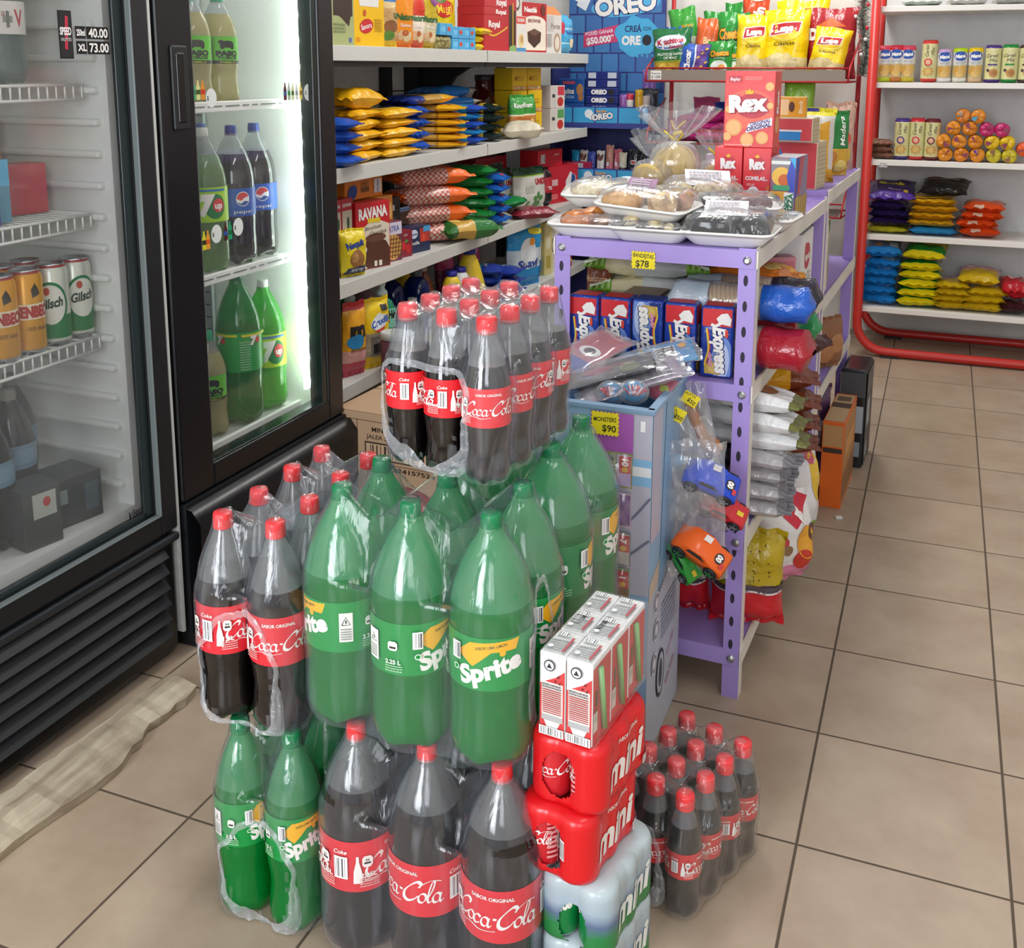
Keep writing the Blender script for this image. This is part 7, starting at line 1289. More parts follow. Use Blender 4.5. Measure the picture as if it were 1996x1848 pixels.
price_tag('price_tag', 'yellow zigzag-edged card reading 90 on the front of the blue bin', 'price tag', [T_('MONSTERS', .0, .008, .008, '#2a2618', w=.042, rot=.04), T_('$90', .008, -.008, .012, '#2a2618')], .050, .042, (-.377, BY0-.010, .662), 0)
# vertical strip of small blister packs on the bin front
st = thing('toy_strip', 'hanging strip of small toy blister packs with red number tabs on the bin front', 'toy', (-.342, BY0-.006, 0))
MB().box(-.062, .016, .0, .002, .605, .682, mt('#a85ab0', .4)).obj('header_card', st)
for k, (z, c, num, ct) in enumerate(((.545, '#8f8f62', '10', '#b9a2d4'), (.470, '#b9a6ba', '', '#7a4a8a'), (.395, '#8a8a86', '7', '#c8c2b8'), (.325, '#9aa48e', '1', '#8a6a3a'), (.250, '#9fb0a8', '11', '#a8b4b0'), (.175, '#a8a8a0', '4', '#c8b0a0'))):
    mb = MB(); mb.box(-.055, .016, -.001, .001, z, z+.066, mt(c, .35)); a = [R_(-.012, .004, .014, .062, ct)]
    if num: a += [R_(-.008, .028, .014, .060, '#c8323a'), T_(num, .003, .048, .011, WHT, rot=-PI/2, bold=.05), E_(.003, .035, .006, .005, '#e0b030')]
    a += small_print(-.052, .01, -.016, .06, 4, '#5a5a58', k+2); paint(mb, a, lambda x, q, e: (x, -.001-e, z+q)); mb.obj('backing_card', st)
    b = MB(); b.ball((-.030, -.006, z+.028), .018, .010, .022, mt(('#6a7a3a', '#9a4a8a', '#8a8a8a', '#3a3a40', '#b04a4a', '#4a8ab0')[k], .35), 12, 8); b.obj('toy_figure', st)
    f = MB(); f.grid(lambda u, v: (-.056+.072*u, -.006-.012*math.sin(PI*u)*math.sin(PI*v)+.002*math.sin(u*20+v*9), z+.066*v), 12, 10, BAGP); f.obj('plastic_bag', st)
# toys lying in the bin
def toy_bag(name, lab, w, h, thick, art, loc, rot, bands=None, seed=1, group='bagged toys in the bin'):
    t_ = thing(name, lab, 'toy', loc, 0, group, rot); mb = MB(); mb.box(-w*.42, w*.42, -.001, .001, h*.06, h*.94, mt(bands or '#9a90a0', .4)); paint(mb, art, lambda x, z, e: (x, -.001-e, z)); mb.obj('printed_card', t_)
    pillow(w, h, thick, [(1, BAGP)], None, seed, wr=1.4).obj('plastic_bag', t_); return t_
toy_bag('card_game_pack', 'clear bag with a bright blue picture card and white block lettering, topmost in the bin', .10, .17, .02, [R_(-.04, .02, .04, .10, '#2f9ad0'), R_(-.04, .10, .04, .145, '#2a8ac8'), R_(-.03, .085, .032, .125, '#e8e8ea'), T_('TOMA', 0, .114, .016, '#3a3a44', w=.055, bold=.06), T_('TODO', 0, .096, .016, '#3a3a44', w=.055, bold=.06), R_(-.04, .055, .04, .064, '#e0c030'), E_(.01, .03, .02, .02, '#5ac0e8'), E_(-.02, .14, .01, .008, '#e09a20')], (-.415, .270, .715), (-1.32, .2, -1.15), '#2a90c8', 131)
toy_bag('toy_pack', 'clear bag with a red and white toy card at the left of the bin', .12, .16, .02, [R_(-.045, .07, .045, .14, '#b04a5a'), E_(.0, .08, .03, .015, '#e8e8e4'), E_(.0, .08, .016, .01, '#2a2a34'), R_(-.045, .015, .045, .05, '#4a5aa0')], (-.52, .25, .705), (-1.25, .1, -.6), '#a86a74', 132)
toy_bag('toy_pack', 'clear bag with a black and green card lying across the bin', .12, .20, .02, [R_(-.045, .03, .045, .18, '#22242a'), E_(.01, .14, .03, .02, '#5a6a3a'), E_(-.01, .08, .02, .03, '#8a3a4a')], (-.50, .19, .695), (-1.3, 0, -1.2), '#2a2c30', 133)
toy_bag('toy_pack', 'clear bag with a mauve printed card slanting over the front of the bin', .09, .22, .02, [R_(-.03, .02, .03, .20, '#8f8296')]+small_print(-.028, .03, .028, .19, 9, '#5e5468'), (-.455, .155, .685), (-1.3, .2, -1.0), '#8a7c90', 134)
toy_bag('toy_pack', 'clear bag with teal toy parts at the middle of the bin', .11, .15, .02, [R_(-.04, .02, .04, .13, '#7a9c9c'), R_(-.03, .08, .0, .11, '#c8c8c8'), E_(.02, .05, .02, .02, '#2a7a7a')], (-.475, .205, .680), (-1.25, 0, -.4), '#7a9494', 135)
for x, y, z, c, lab in ((-.345, .165, .690, '#2a86b8', 'blue-ribboned bag with red and white twists at the right front of the bin'), (-.385, .160, .685, '#2a7ab0', 'blue bag with red and white twists, left one at the front of the bin')):
    s_ = thing('sweet_bag', lab, 'toy', (x, y, z), .3, 'red and white twist bags'); mb = MB(); rnd = random.Random(int(-x*1000))
    for k in range(16):
        a = rnd.uniform(-1.2, 1.2); b = rnd.uniform(-.4, .4); mb.tube([(0, 0, .004), (.010*math.sin(a), -.006+.01*b, .012), (.024*math.sin(a), -.010+.02*b, .018+.012*math.cos(a))], .0016, mt('#c83a4a' if k % 2 else '#e8d4d8', .35), 5)
    mb.obj('paper_twist', s_); MB().ball((.0, .008, .012), .024, .016, .020, mt(c, .3), 12, 8).obj('pouch', s_); MB().ball((.0, .0, .014), .030, .024, .024, BAGP, 14, 9).obj('plastic_bag', s_)
toy_bag('toy_pack', 'small bag with pink and lime plastic shapes in the right corner of the bin', .06, .06, .02, [E_(0, .03, .02, .02, '#e04a7a'), E_(.01, .03, .01, .008, '#c8d830'), E_(-.014, .04, .01, .01, '#5ac83a')], (-.325, .215, .680), (-1.0, .1, -.4), '#c84a72', 136)
# toy cars in hanging bags at the bin side
def toy_car(parent, col, loc, rot, s, lively):
    f = Vector(rot).normalized(); u = Vector((.5, -.62, .6)); u = (u-f*u.dot(f)).normalized(); l = u.cross(f); M = Matrix.Translation(loc) @ Matrix((f, l, u)).transposed().to_4x4()
    o = bpy.data.objects.new('toy_car', None); 
    P = [(-.034, .006), (-.036, .016), (-.028, .020), (-.018, .030), (.006, .031), (.018, .021), (.034, .018), (.037, .010), (.034, .005)]
    mb = MB(); L = []
    for y, k in ((-.017, .92), (-.0155, 1.0), (.0155, 1.0), (.017, .92)): L.append([(x*s*(.98+.02*k), y*s, (.006+(z-.006)*k)*s) for x, z in P])
    loft(mb, [list(q) for q in L], mt(col, .25), True, True)
    gl = mt('#18201c', .15)
    for sg in (-1, 1):
        q = [(-.016, .021), (-.012, .028), (.004, .0285), (.012, .021)]; v = [(x*s, sg*.0174*s, z*s) for x, z in q]; mb.add(v, [(0, 1, 2, 3) if sg > 0 else (3, 2, 1, 0)], gl)
    paint(mb, [E_(.024, 0, .006, .008, '#2a2a30'), T_('00', .024, 0, .007, WHT, w=.010, rot=-PI/2, bold=.06), R_(-.004, .004, .006, .013, '#e8e0d8'), R_(.028, -.012, .033, -.004, '#c83a3a')] if lively else [R_(.020, -.004, .030, .004, '#e0c030')], lambda x, y, e: (x*s, y*s, (np.interp(x, [p[0] for p in P[1:8]], [p[1] for p in P[1:8]])+.0006)*s+e), .004)
    body = mb.obj('car_body', parent); body.matrix_local = M
    for x in (-.022, .023):
        for y in (-.0175, .0175):
            w = MB(); w.lathe([(.003, -.0035), (.0085, -.0035), (.0095, -.001), (.0095, .002), (.008, .0035), (.004, .003), (.001, .003)], mt('#17181a', .6), 14, cap=False); sg = 1 if y > 0 else -1
            for k in range(5): a = 2*PI*k/5; w.box(-.001, .001, 0, .0065, .0032, .0040, mt('#8a8e94' if col != '#f0641c' else '#3a7a4a', .4), 0, Matrix.Rotation(a, 4, 'Z'))
            wo = w.obj('wheel', body); wo.matrix_local = Matrix.Translation((x*s, y*s, .0085*s)) @ Matrix.Scale(s, 4) @ Matrix.Rotation(-sg*PI/2, 4, 'X')
def hang(lab, loc, rz, cars, w, h, toptag=None, seed=1, tilt=0, extra=None):
    g = thing('toy_car_pack', lab, 'toy', loc, 0, 'hanging toy bags', (0, tilt, rz))
    for c in cars: toy_car(g, *c)
    if extra: extra(g)
    pillow(w, h, .045, [(1, BAGP)], None, seed, wr=1.3, nu=16, nv=22).obj('plastic_bag', g); return g
hang('hanging clear bag with a blue toy car over the bin side, above the red one', (-.243, .300, .430), .25, [('#1f48c8', (.040, -.016, .055), (.72, -.1, -.69), 1.5, True)], .115, .235, None, 141, -.42, lambda g: MB().ball((-.004, -.004, .118), .022, .010, .014, mt('#7ab8d8', .3), 10, 8).obj('toy_figure', g))
hang('hanging clear bag with a red toy car between the blue and orange ones', (-.228, .345, .375), .2, [('#cc2a34', (.03, -.008, .040), (.82, -.15, -.55), 1.3, False)], .105, .24, None, 142, -.25)
hang('hanging clear bag with orange and green toy cars, lowest at the bin side', (-.240, .252, .318), .15, [('#f0641c', (.012, -.020, .058), (.80, -.2, -.45), 1.5, True), ('#2a9a3a', (-.026, .004, .030), (.5, -.2, -.8), 1.15, False)], .13, .28, None, 143, -.05)
def horse(g):
    mb = MB(); m = mt('#a86a38', .5); mb.tube([(-.004, 0, .115), (.0, 0, .085), (.004, 0, .060), (.008, 0, .040)], .011, m, 8, .018); mb.ball((.014, 0, .034), .022, .012, .020, m, 12, 8); mb.ball((-.006, -.001, .120), .012, .008, .010, m); mb.tube([(.02, 0, .03), (.026, 0, .012)], .006, m, 6); mb.tube([(.03, 0, .04), (.036, 0, .02)], .006, m, 6); mb.obj('toy_figure', g)
hang('hanging clear bag with a brown plastic animal toy, highest at the bin side', (-.245, .345, .520), .2, [], .07, .165, None, 144, -.25, horse)
price_tag('price_tag', 'curled yellow card on the hanging bags, left and lower of the two', 'price tag', [T_('AUTOS', -.004, .005, .007, '#2a2618', w=.024, rot=-.9), T_('$50', .008, -.004, .008, '#2a2618')], .036, .026, (-.288, .262, .640), 0, (0, .45, .2)); price_tag('price_tag', 'curled yellow card on the hanging bags, right and upper of the two', 'price tag', [T_('$50', .004, -.003, .008, '#2a2618', rot=-.2), T_('AUTOS', -.004, .008, .005, '#6a5a20', w=.022)], .032, .024, (-.272, .315, .655), 0, (0, .5, .2))
# ---------------------------------------------------------------- crisps on the red wire rack
ZB = 1.2335
def crisp(lab, x0, x1, z1, y, bands, art, seed, rz=0.0, tilt=0.0, lean=.08, z0=ZB, group='crisp bags on the wire rack'):
    w = (x1-x0)*1.1; h = z1-z0
    put('crisp_bag', pillow(w, h, min(.10, w*.5), bands, art(w, h), seed, rough=.2, seal=.05), lab, 'crisp bag', ((x0+x1)/2, y, z0+w*.5*abs(math.sin(tilt))), 0, group, (-lean, tilt, rz))
def lays(w, h): return [E_(0, h*.70, w*.40, h*.17, '#f6dc4a'), E_(0, h*.71, w*.32, h*.13, '#f2c418'), P_([(-w*.36, h*.60), (w*.33, h*.66), (w*.37, h*.82), (-w*.30, h*.78)], '#f4f0e8'), P_([(-w*.33, h*.615), (w*.31, h*.67), (w*.34, h*.805), (-w*.27, h*.765)], '#c0242c'), T_('Lays', .01*w, h*.712, h*.085, WHT, w=w*.50, rot=.10, shear=.1, bold=.07), T_('Clásicas', 0, h*.50, h*.05, '#3a3010', w=w*.46, rot=.05, bold=.01)]+[E_(-w*.22+w*.09*k, h*(.26+.02*(k % 2)), w*.14, h*.085, c, rot=.5) for k, c in enumerate(('#d8c48a', '#e4d49c', '#e8d8a4', '#dcc888'))]+[E_(w*.12, h*.20, w*.2, h*.07, '#ead9a6'), E_(-w*.1, h*.16, w*.2, h*.06, '#e0cc94')]
LY = [(.10, '#e8c818'), (.30, '#d8c488'), (1, '#f2cf10')]
def chee(w, h): return [E_(0, h*.30, w*.34, h*.18, '#d8e0d4'), E_(-w*.1, h*.22, w*.16, h*.08, '#d86a3a'), E_(w*.12, h*.30, w*.14, h*.07, '#e0a03a'), T_('Cheetos', 0, h*.66, h*.16, '#2a1a10', w=w*.80, rot=.08, bold=.10), T_('Cheetos', 0, h*.665, h*.15, '#e8a020', w=w*.76, rot=.08, bold=.05), T_('horneados', 0, h*.54, h*.04, '#d8e0d0', w=w*.4)]
CH = [(1, '#2a8a34')]
crisp('red corn chip bag with white lettering behind the small yellow bag at the right end', -.465, -.250, 1.550, 3.46, [(1, '#a0272c')], lambda w, h: [T_('Doritos', -.01, h*.62, h*.14, WHT, w=w*.80, bold=.08), P_([(-w*.3, h*.72), (0, h*.86), (w*.3, h*.72)], '#d8622a'), E_(0, h*.3, w*.25, h*.12, '#8a1c22')], 151, .1)
crisp('large yellow potato crisp bag standing behind the tallest front one', -.600, -.380, 1.590, 3.50, LY, lays, 152)
crisp('tallest yellow potato crisp bag in the middle of the front row', -.640, -.448, 1.545, 3.38, LY, lays, 153, -.05)
crisp('yellow potato crisp bag left of the tallest one, partly behind green bags', -.762, -.625, 1.520, 3.36, LY, lays, 154, .25, .04)
crisp('small yellow potato crisp bag leaning at the right end of the wire rack', -.440, -.290, 1.448, 3.33, LY, lays, 155, -.15, .16)
crisp('orange-red crisp bag at the top behind the green ones', -.760, -.645, 1.62, 3.48, [(1, '#c84a24')], lambda w, h: [T_('In', .02, h*.8, h*.12, WHT, w=w*.3, rot=1.2, bold=.05), R_(-w*.1, h*.92, w*.4, h*.96, '#f0d0b0'), E_(0, h*.6, w*.3, h*.1, '#e07a3a')], 156)
crisp('green cheese puff bag at the back of the wire rack, upper left', -.935, -.800, 1.545, 3.48, CH, chee, 157, .1); crisp('green cheese puff bag at the back, right of the upper left one', -.850, -.735, 1.585, 3.50, CH, chee, 158, -.1)
crisp('green cheese puff bag standing upright in the middle row', -.868, -.730, 1.535, 3.41, CH, chee, 159, .05, .03); crisp('green cheese puff bag in the front row with orange lettering', -.886, -.775, 1.405, 3.34, CH, chee, 160, .0); crisp('green cheese puff bag in the front row, squeezed beside the yellow bag', -.800, -.730, 1.395, 3.36, CH, chee, 161, .0)
crisp('green and white crisp bag tilted at the top left of the wire rack', -1.045, -.925, 1.555, 3.46, [(.55, '#c8d4b8'), (1, '#3f9a3a')], lambda w, h: [E_(-.01, h*.5, w*.25, h*.1, '#d8e0d0'), E_(.02, h*.4, w*.14, h*.08, '#c84a3a'), T_('itos', .02, h*.72, h*.09, '#e8a020', w=w*.4)], 162, .1, -.2)
crisp('orange spicy snack bag in the middle of the left group', -.975, -.868, 1.505, 3.40, [(1, '#d4602a')], lambda w, h: [T_('Bc', 0, h*.62, h*.11, '#f4c890', w=w*.3, bold=.04), E_(0, h*.4, w*.3, h*.1, '#e08040'), E_(.01, h*.3, w*.2, h*.06, '#c04a20')], 163, .1, .10)
crisp('blue bag edge showing behind the dark green snack bag', -1.11, -.99, 1.475, 3.42, [(1, '#2a58b0')], lambda w, h: [], 164)
crisp('dark green corn snack bag with white oval logo at the left end', -1.135, -.965, 1.460, 3.34, [(.30, '#c9a83a'), (.34, '#8aa03a'), (1, '#1f6a3a')], lambda w, h: [E_(0, h*.70, w*.42, h*.15, '#d8dce8', rot=.08), E_(0, h*.66, w*.38, h*.09, '#3a70b8', rot=.08), E_(0, h*.70, w*.40, h*.10, '#eceef2', rot=.08), T_('Krachitos', 0, h*.72, h*.10, '#b8283a', w=w*.70, rot=.10, bold=.05), T_('Snacks', w*.15, h*.61, h*.06, '#b8283a', w=w*.34, rot=.1, bold=.03), T_('PALITOS DE HARINA', 0, h*.46, h*.05, '#e4ead8', w=w*.7), T_('DE MAIZ', .0, h*.385, h*.05, '#e4ead8', w=w*.36)]+[E_(-w*.35+w*.14*k, h*(.16+.06*(k % 2)), w*.09, h*.06, '#e0bc4a') for k in range(6)], 165, .05, -.05)
crisp('blue and purple peanut snack bag in the front row', -1.020, -.885, 1.388, 3.32, [(1, '#2f58b0')], lambda w, h: [P_([(-w*.05, .0), (w*.5, 0), (w*.5, h), (w*.05, h), (w*.1, h*.6)], '#5f3a86'), S_([(-.06*w, .0), (.08*w, h*.5), (.03*w, h)], w*.05, '#d8dce8'), T_('Chocar', -.18*w, h*.5, w*.18, WHT, w=h*.6, rot=PI/2, bold=.05)]+[E_(w*(.18+.12*(k % 3)), h*(.2+.13*k), w*.06, h*.03, '#c8a04a', rot=.6) for k in range(6)], 166, .05, .06)
crisp('tall lime green bag seen behind the large red biscuit box', -.535, -.405, 1.25, 3.35, [(.4, '#c8c8b8'), (1, '#8ab83a')], lambda w, h: [], 167, 0, 0, .05, .945)
ZL = .9405
mg = pillow(.17, .24, .055, [(1, '#b82a78')], [E_(0, .12, .04, .03, '#d85aa0')], 171, rough=.2).mesh('snack_bag')
heap('snack_bag', 'magenta snack bag', 'of the left stack in the lower wire basket', 'bag', 'magenta bags', (-.92, 3.43, ZL), 3, .042, [mg], PI/2, seed=26); heap('snack_bag', 'magenta snack bag', 'of the right stack in the lower wire basket', 'bag', 'magenta bags', (-.80, 3.45, ZL), 3, .046, [mg], PI/2+.1, seed=27)
crisp('dusky pink snack bag standing at the back of the lower wire basket', -.985, -.865, 1.145, 3.54, [(1, '#b04a72')], lambda w, h: [E_(0, h*.5, w*.3, h*.1, '#d890a8')], 172, 0, 0, 0, ZL, 'lower basket bags'); crisp('navy snack bag standing behind the magenta stacks', -.885, -.740, 1.115, 3.52, [(1, '#2a3f8a')], lambda w, h: [T_('S', 0, h*.8, h*.1, '#c8d0e8')], 173, 0, .05, 0, ZL, 'lower basket bags')
crisp('bag with yellow and plum stripes at the left of the lower wire basket', -1.07, -.96, 1.05, 3.36, [(1, '#8a2a5a')], lambda w, h: [S_([(-w*.3, h*.9), (-w*.1, h*.5), (w*.2, h*.2)], .010, '#e0c030'), S_([(w*.3, h*.9), (w*.0, h*.6), (-w*.2, h*.3)], .010, '#e0c030')], 174, 0, 0, 0, ZL, 'lower basket bags')
# tinsel hanging on the rack post
gd = thing('tinsel_garland', 'grey-green tinsel garland with silver and red baubles hanging from the right rack post', 'garland', (-.215, 3.50, 1.25)); rnd = random.Random(8); mb = MB(); GM = (mt('#4a5a4c', .35), mt('#7d8a7e', .3), mt('#a8b0aa', .2))
def spine(t): return Vector((.014*math.sin(t*7), -.01*math.sin(t*5), t*.42))
for k in range(1100):
    t = rnd.random(); p = spine(t); a = rnd.uniform(0, 2*PI); b = rnd.uniform(-.5, .9); l = rnd.uniform(.022, .046); d = Vector((math.cos(a)*math.cos(b), math.sin(a)*math.cos(b), math.sin(b))); q = p+d*l; s = d.orthogonal().normalized()*.0017
    mb.add([p-s, p+s, q+s*.4, q-s*.4], [(0, 1, 2, 3)], GM[k % 3])
mb.tube([spine(k/20) for k in range(21)], .003, GM[0], 6); mb.obj('tinsel', gd)
for k, (t, c) in enumerate(((.05, '#e8e6e2'), (.22, '#d8d8d8'), (.38, '#e8e6e2'), (.5, '#c82a3a'), (.62, '#e8e8e8'), (.74, '#b8283a'), (.84, '#e0e0e0'), (.95, '#c82a3a'))):
    p = spine(t)+Vector((.028*math.cos(k*2.4), -.028, 0)); MB().ball((p.x, p.y, p.z), .009, .009, .009, mt(c, .15), 12, 8).obj('bauble', gd)
# ---------------------------------------------------------------- goods on the tube-frame shelving
def RB(mb, name, lab, cat, x, zi, dz=0, y=3.39, rz=0, group=None, rot=None): put(name, mb, lab, cat, (x, y, RZ[zi]+.0006+dz), rz, group, rot)
def tube_pack(w, h, bands, art, seed):
    """upright biscuit sleeve: round body with crimped ends"""
    mb = MB(); r = w/2; n = 24; nv = 22
    def f(u, v):
        a = 2*PI*u; e = min(1, min(v, 1-v)/.06); k = .80+.20*e**.5; fl = 1-.75*(1-e)
        return (r*k*math.cos(a)*(1+.02*math.sin(5*a+seed)), r*k*math.sin(a)*fl, v*h)
    def col(u, v):
        for vt, c in bands:
            if v <= vt: return mt(c, .25, 'foil')
    mb.grid(f, n, nv, None, col, wrap=True); mb.f.append(tuple(len(mb.v)-n+k for k in range(n))); mb.m.append(0); mb.sm.append(False)
    paint(mb, art, lambda x, z, e: ((r+.001+e)*math.sin(x/r), -(r+.001+e)*math.cos(x/r), z), .006); return mb
def mana(lab, x, h, cap, base, seed, rz=0):
    w = .060; RB(tube_pack(w, h, [(.12, base), (.50, '#c8b890'), (.60, '#dcdcd0'), (.88, '#d8d4d4'), (1, cap)], [E_(0, h*.76, .026, .020, '#1f4fa8'), T_('Maná', 0, h*.76, .014, WHT, w=.042, rot=.1, shear=.1, bold=.06)]+small_print(-.018, h*.54, .018, h*.60, 2, '#9aa0b0', 3)+[E_(-.010, h*.34, .016, .020, '#c89a48'), E_(.010, h*.36, .015, .020, '#d4aa58'), E_(.0, h*.24, .016, .014, '#d8b468')], seed), 'biscuit_sleeve', lab, 'biscuits', x, 1, 0, 3.385, rz, 'biscuit sleeves')
mana('pink-capped biscuit sleeve with lime base beside the red tube', -.112, .158, '#c83a50', '#b8c828', 1); mana('red biscuit sleeve with blue oval, second on the upper shelf', -.066, .160, '#c0263a', '#c07a3a', 2); mana('pink-capped biscuit sleeve with dark biscuits, third on the upper shelf', -.018, .158, '#c8405a', '#c8b83a', 3)
mana('lilac-capped biscuit sleeve with blue oval', .130, .143, '#b89ac0', '#e4e2e0', 4); mana('lime-capped biscuit sleeve with blue oval', .192, .147, '#b0cc20', '#e4e2d8', 5); mana('yellow-capped biscuit sleeve with blue oval', .253, .148, '#e0c020', '#d8b890', 6)
def cmix(lab, x, zi, h, c, seed, flip=False, w=.064, rz=0, tilt=0):
    a = [T_('Cereal', -.004, h*.72, .015, '#4a3a30', w=.044, rot=.05, shear=.3, bold=0), T_('Mix', .002, h*.60, .015, '#4a3a30', w=.030, rot=.05, shear=.3, bold=0), R_(-.02, h*.46, .016, h*.50, c), E_(.004, h*.26, .017, .018, '#c08a4a'), E_(.004, h*.26, .010, .010, '#a8743a'), E_(-.018, h*.33, .006, .006, '#5a3a4a')]
    if flip: a = [E_(-.002, h*.26, .020, .018, '#d8b46a')]+[E_(-.002+.018*math.cos(t), h*.26+.016*math.sin(t), .006, .004, '#c89a50', 10, rot=t) for t in [k*.785 for k in range(8)]]+[E_(-.004, h*.48, .015, .016, c), E_(-.004, h*.48, .010, .011, '#e0b090'), T_('Cereal', -.010, h*.75, .013, '#4a3a30', w=.05, rot=PI/2, shear=.3, bold=0), T_('Mix', .012, h*.74, .013, '#4a3a30', w=.03, rot=PI/2, shear=.3, bold=0)]
    RB(tube_pack(w, h, [(.10, c), (.90, '#d9d49a'), (1, c)], a, seed), 'biscuit_sleeve', lab, 'biscuits', x, zi, 0, 3.385, rz, 'cream biscuit sleeves')
cmix('cream sleeve with red ends standing tallest and tilted on the upper shelf', .068, 1, .180, '#d03a34', 7, True, .066); cmix('cream sleeve with purple ends on the upper shelf', .320, 1, .158, '#4a3480', 8); cmix('cream sleeve with green ends on the upper shelf', .386, 1, .160, '#1f8a3a', 9); cmix('cream sleeve with brown ends at the right picture edge', .452, 1, .158, '#4a3830', 10)
cmix('cream sleeve with purple ends and upside-down lettering on the middle shelf', -.022, 2, .182, '#4a3480', 11, True); cmix('cream sleeve with red ends, middle of three on the middle shelf', .040, 2, .184, '#c8323a', 12, True); cmix('cream sleeve with dark maroon ends, right of three on the middle shelf', .102, 2, .182, '#6a2430', 13, True)
for k in range(3):
    RB(pillow(.11, .13, .028, [(1, '#8a6250')], [E_(0, .06, .03, .02, '#a8785c')], 180+k, rough=.2), 'cookie_packet', 'brown cellophane biscuit packet, %s of the pile beside the red tube' % ('bottom', 'middle', 'topmost')[k], 'packet', -.105, 2, .016+.027*k, 3.36, 0, 'brown packets', (-PI/2, 0, .1*(k-1)))
def roll(x, dz, c, lab, seed, c2='#8a2a4a', y=3.345):
    """biscuit roll lying end-on, folded wrapper end towards the viewer"""
    mb = MB(); r = .030; rnd = random.Random(seed); mb.lathe([(.003, .004), (.012, .001), (.024, .0015), (r, .008), (r*1.01, .05), (r*1.0, .12), (r*.9, .13)], mt(c, .25, 'foil'), 18, Matrix.Rotation(-PI/2, 4, 'X'), mod=lambda rr, z, a: (rr*(1+.03*math.sin(3*a+seed)), z+(.004*math.sin(2*a+seed)+.003*math.sin(5*a) if z < .005 else 0)))
    a0 = rnd.uniform(0, 6); w = [(0, 0)]+[(.026*math.cos(a0+t), .026*math.sin(a0+t)) for t in (0, .5, 1.0)]
    paint(mb, [P_(w, c2)], lambda u, v, e: (u, .0022-.0035-e, v)); put('biscuit_roll', mb, lab, 'biscuits', (x, y, RZ[2]+r+dz+.0006), 0, 'biscuit rolls')
r0 = .0565
rows = [(.160, 0, '#d98a1c', 'bottom row far left'), (.224, 0, '#d8801a', 'bottom row second from left'), (.288, 0, '#dc8a1c', 'bottom row third, purple-edged'), (.352, 0, '#c8b828', 'bottom row fourth, lime-yellow'), (.414, 0, '#c8b624', 'bottom row fifth, lime-yellow'),
 (.150, r0, '#dc8c1e', 'second row far left'), (.212, r0, '#e0902a', 'second row next to far left'), (.276, r0, '#d8841c', 'second row middle'), (.342, r0*.98, '#e0b818', 'second row bright yellow'), (.402, r0*.98, '#e2bc1a', 'second row bright yellow at the right'), (.470, r0*.5, '#e85a1c', 'red-orange at the right edge'),
 (.186, 2*r0, '#dc8a20', 'third row left'), (.250, 2*r0, '#d88220', 'third row right of the orange pile'), (.318, 2*r0*.97, '#c02a68', 'third row magenta, left of two'), (.378, 2*r0*.96, '#c42a6c', 'third row magenta, right of two'), (.220, 3*r0*.98, '#d8822a', 'top row left with blue ribbon end'), (.280, 3*r0*.97, '#dc8a28', 'top row right with blue ribbon end')]
for k, (x, dz, c, lab) in enumerate(rows): roll(x, dz, c, 'wrapped biscuit roll seen end-on, '+lab, k+1, '#3aa0c8' if 'ribbon' in lab else ('#5a2a80' if 'purple' in lab else ('#8a5a34' if 'lime' in lab else '#8a2a4a')))
def flat(name, lab, x, zi, dz, w, dpt, t, bands, art, seed, group, rz=0, y=3.45, tilt=0):
    RB(pillow(w, dpt, t, bands, art, seed, rough=.22), name, lab, 'bag', x, zi, dz+t*.6, y-dpt/2, 0, group, (-PI/2+tilt, 0, rz))
def stack(name, lab, x, zi, n, dz, w, bands, art, seed, group, t=None, off=.012, z0=0, rev=False):
    rnd = random.Random(seed)
    for k in range(n):
        pos = ('topmost one' if k == n-1 else ('bottom one' if k == 0 else '%s from the bottom' % ('', 'second', 'third', 'fourth', 'fifth')[k]))
        flat(name, '%s, %s' % (lab, pos), x+rnd.uniform(-off, off), zi, z0+k*dz, w, .20, t or dz*1.25, bands, art, seed+k, group, rnd.uniform(-.08, .08))
bd = lambda c1, c2: [(.16, c1), (1, c2)]
stack('candy_bag', 'dark violet bag of the stack beside the red tube', -.060, 3, 3, .034, .185, bd('#2a1c4a', '#2e2054'), [], 191, 'violet bags', z0=.030); flat('candy_bag', 'lime-yellow bag at the bottom of the violet stack', -.062, 3, 0, .19, .20, .030, bd('#c8c030', '#b8b02c'), [], 195, 'violet bags')
flat('candy_bag', 'bright violet bag with yellow lettering on top of the violet stack', -.045, 3, .130, .205, .21, .055, bd('#5a3a9a', '#3a2a5a'), [T_('Shock', 0, .12, .026, '#d8c828', w=.12, bold=.05), T_('FRUTO', .01, .05, .012, '#b8a8d8', w=.06), R_(.05, .03, .07, .05, '#c8a83a')], 196, 'violet bags', .05, tilt=.25)
stack('candy_bag', 'golden bag of the middle stack', .130, 3, 4, .032, .20, bd('#d8a01c', '#e0a81e'), [S_([(-.08, .02), (.08, .02)], .004, '#3a2a18')], 201, 'golden bags', z0=.034); flat('candy_bag', 'sky blue bag under the golden stack', .135, 3, 0, .20, .20, .036, bd('#2a8fcc', '#2f9ad8'), [], 206, 'golden bags')
flat('candy_bag', 'black bag with a picture lying on the golden stack', .160, 3, .165, .205, .20, .050, bd('#1c1a1a', '#221e1c'), [E_(-.05, .12, .03, .02, '#6a4a34'), T_('chocolate', .02, .13, .012, '#c8c0b8', w=.08)], 207, 'golden bags', -.1, tilt=.2)
stack('candy_bag', 'orange-red bag of the right stack on the fourth shelf', .325, 3, 4, .036, .175, bd('#d84a1c', '#e0561e'), [R_(-.04, .01, .0, .02, '#c8a890')], 211, 'orange-red bags')
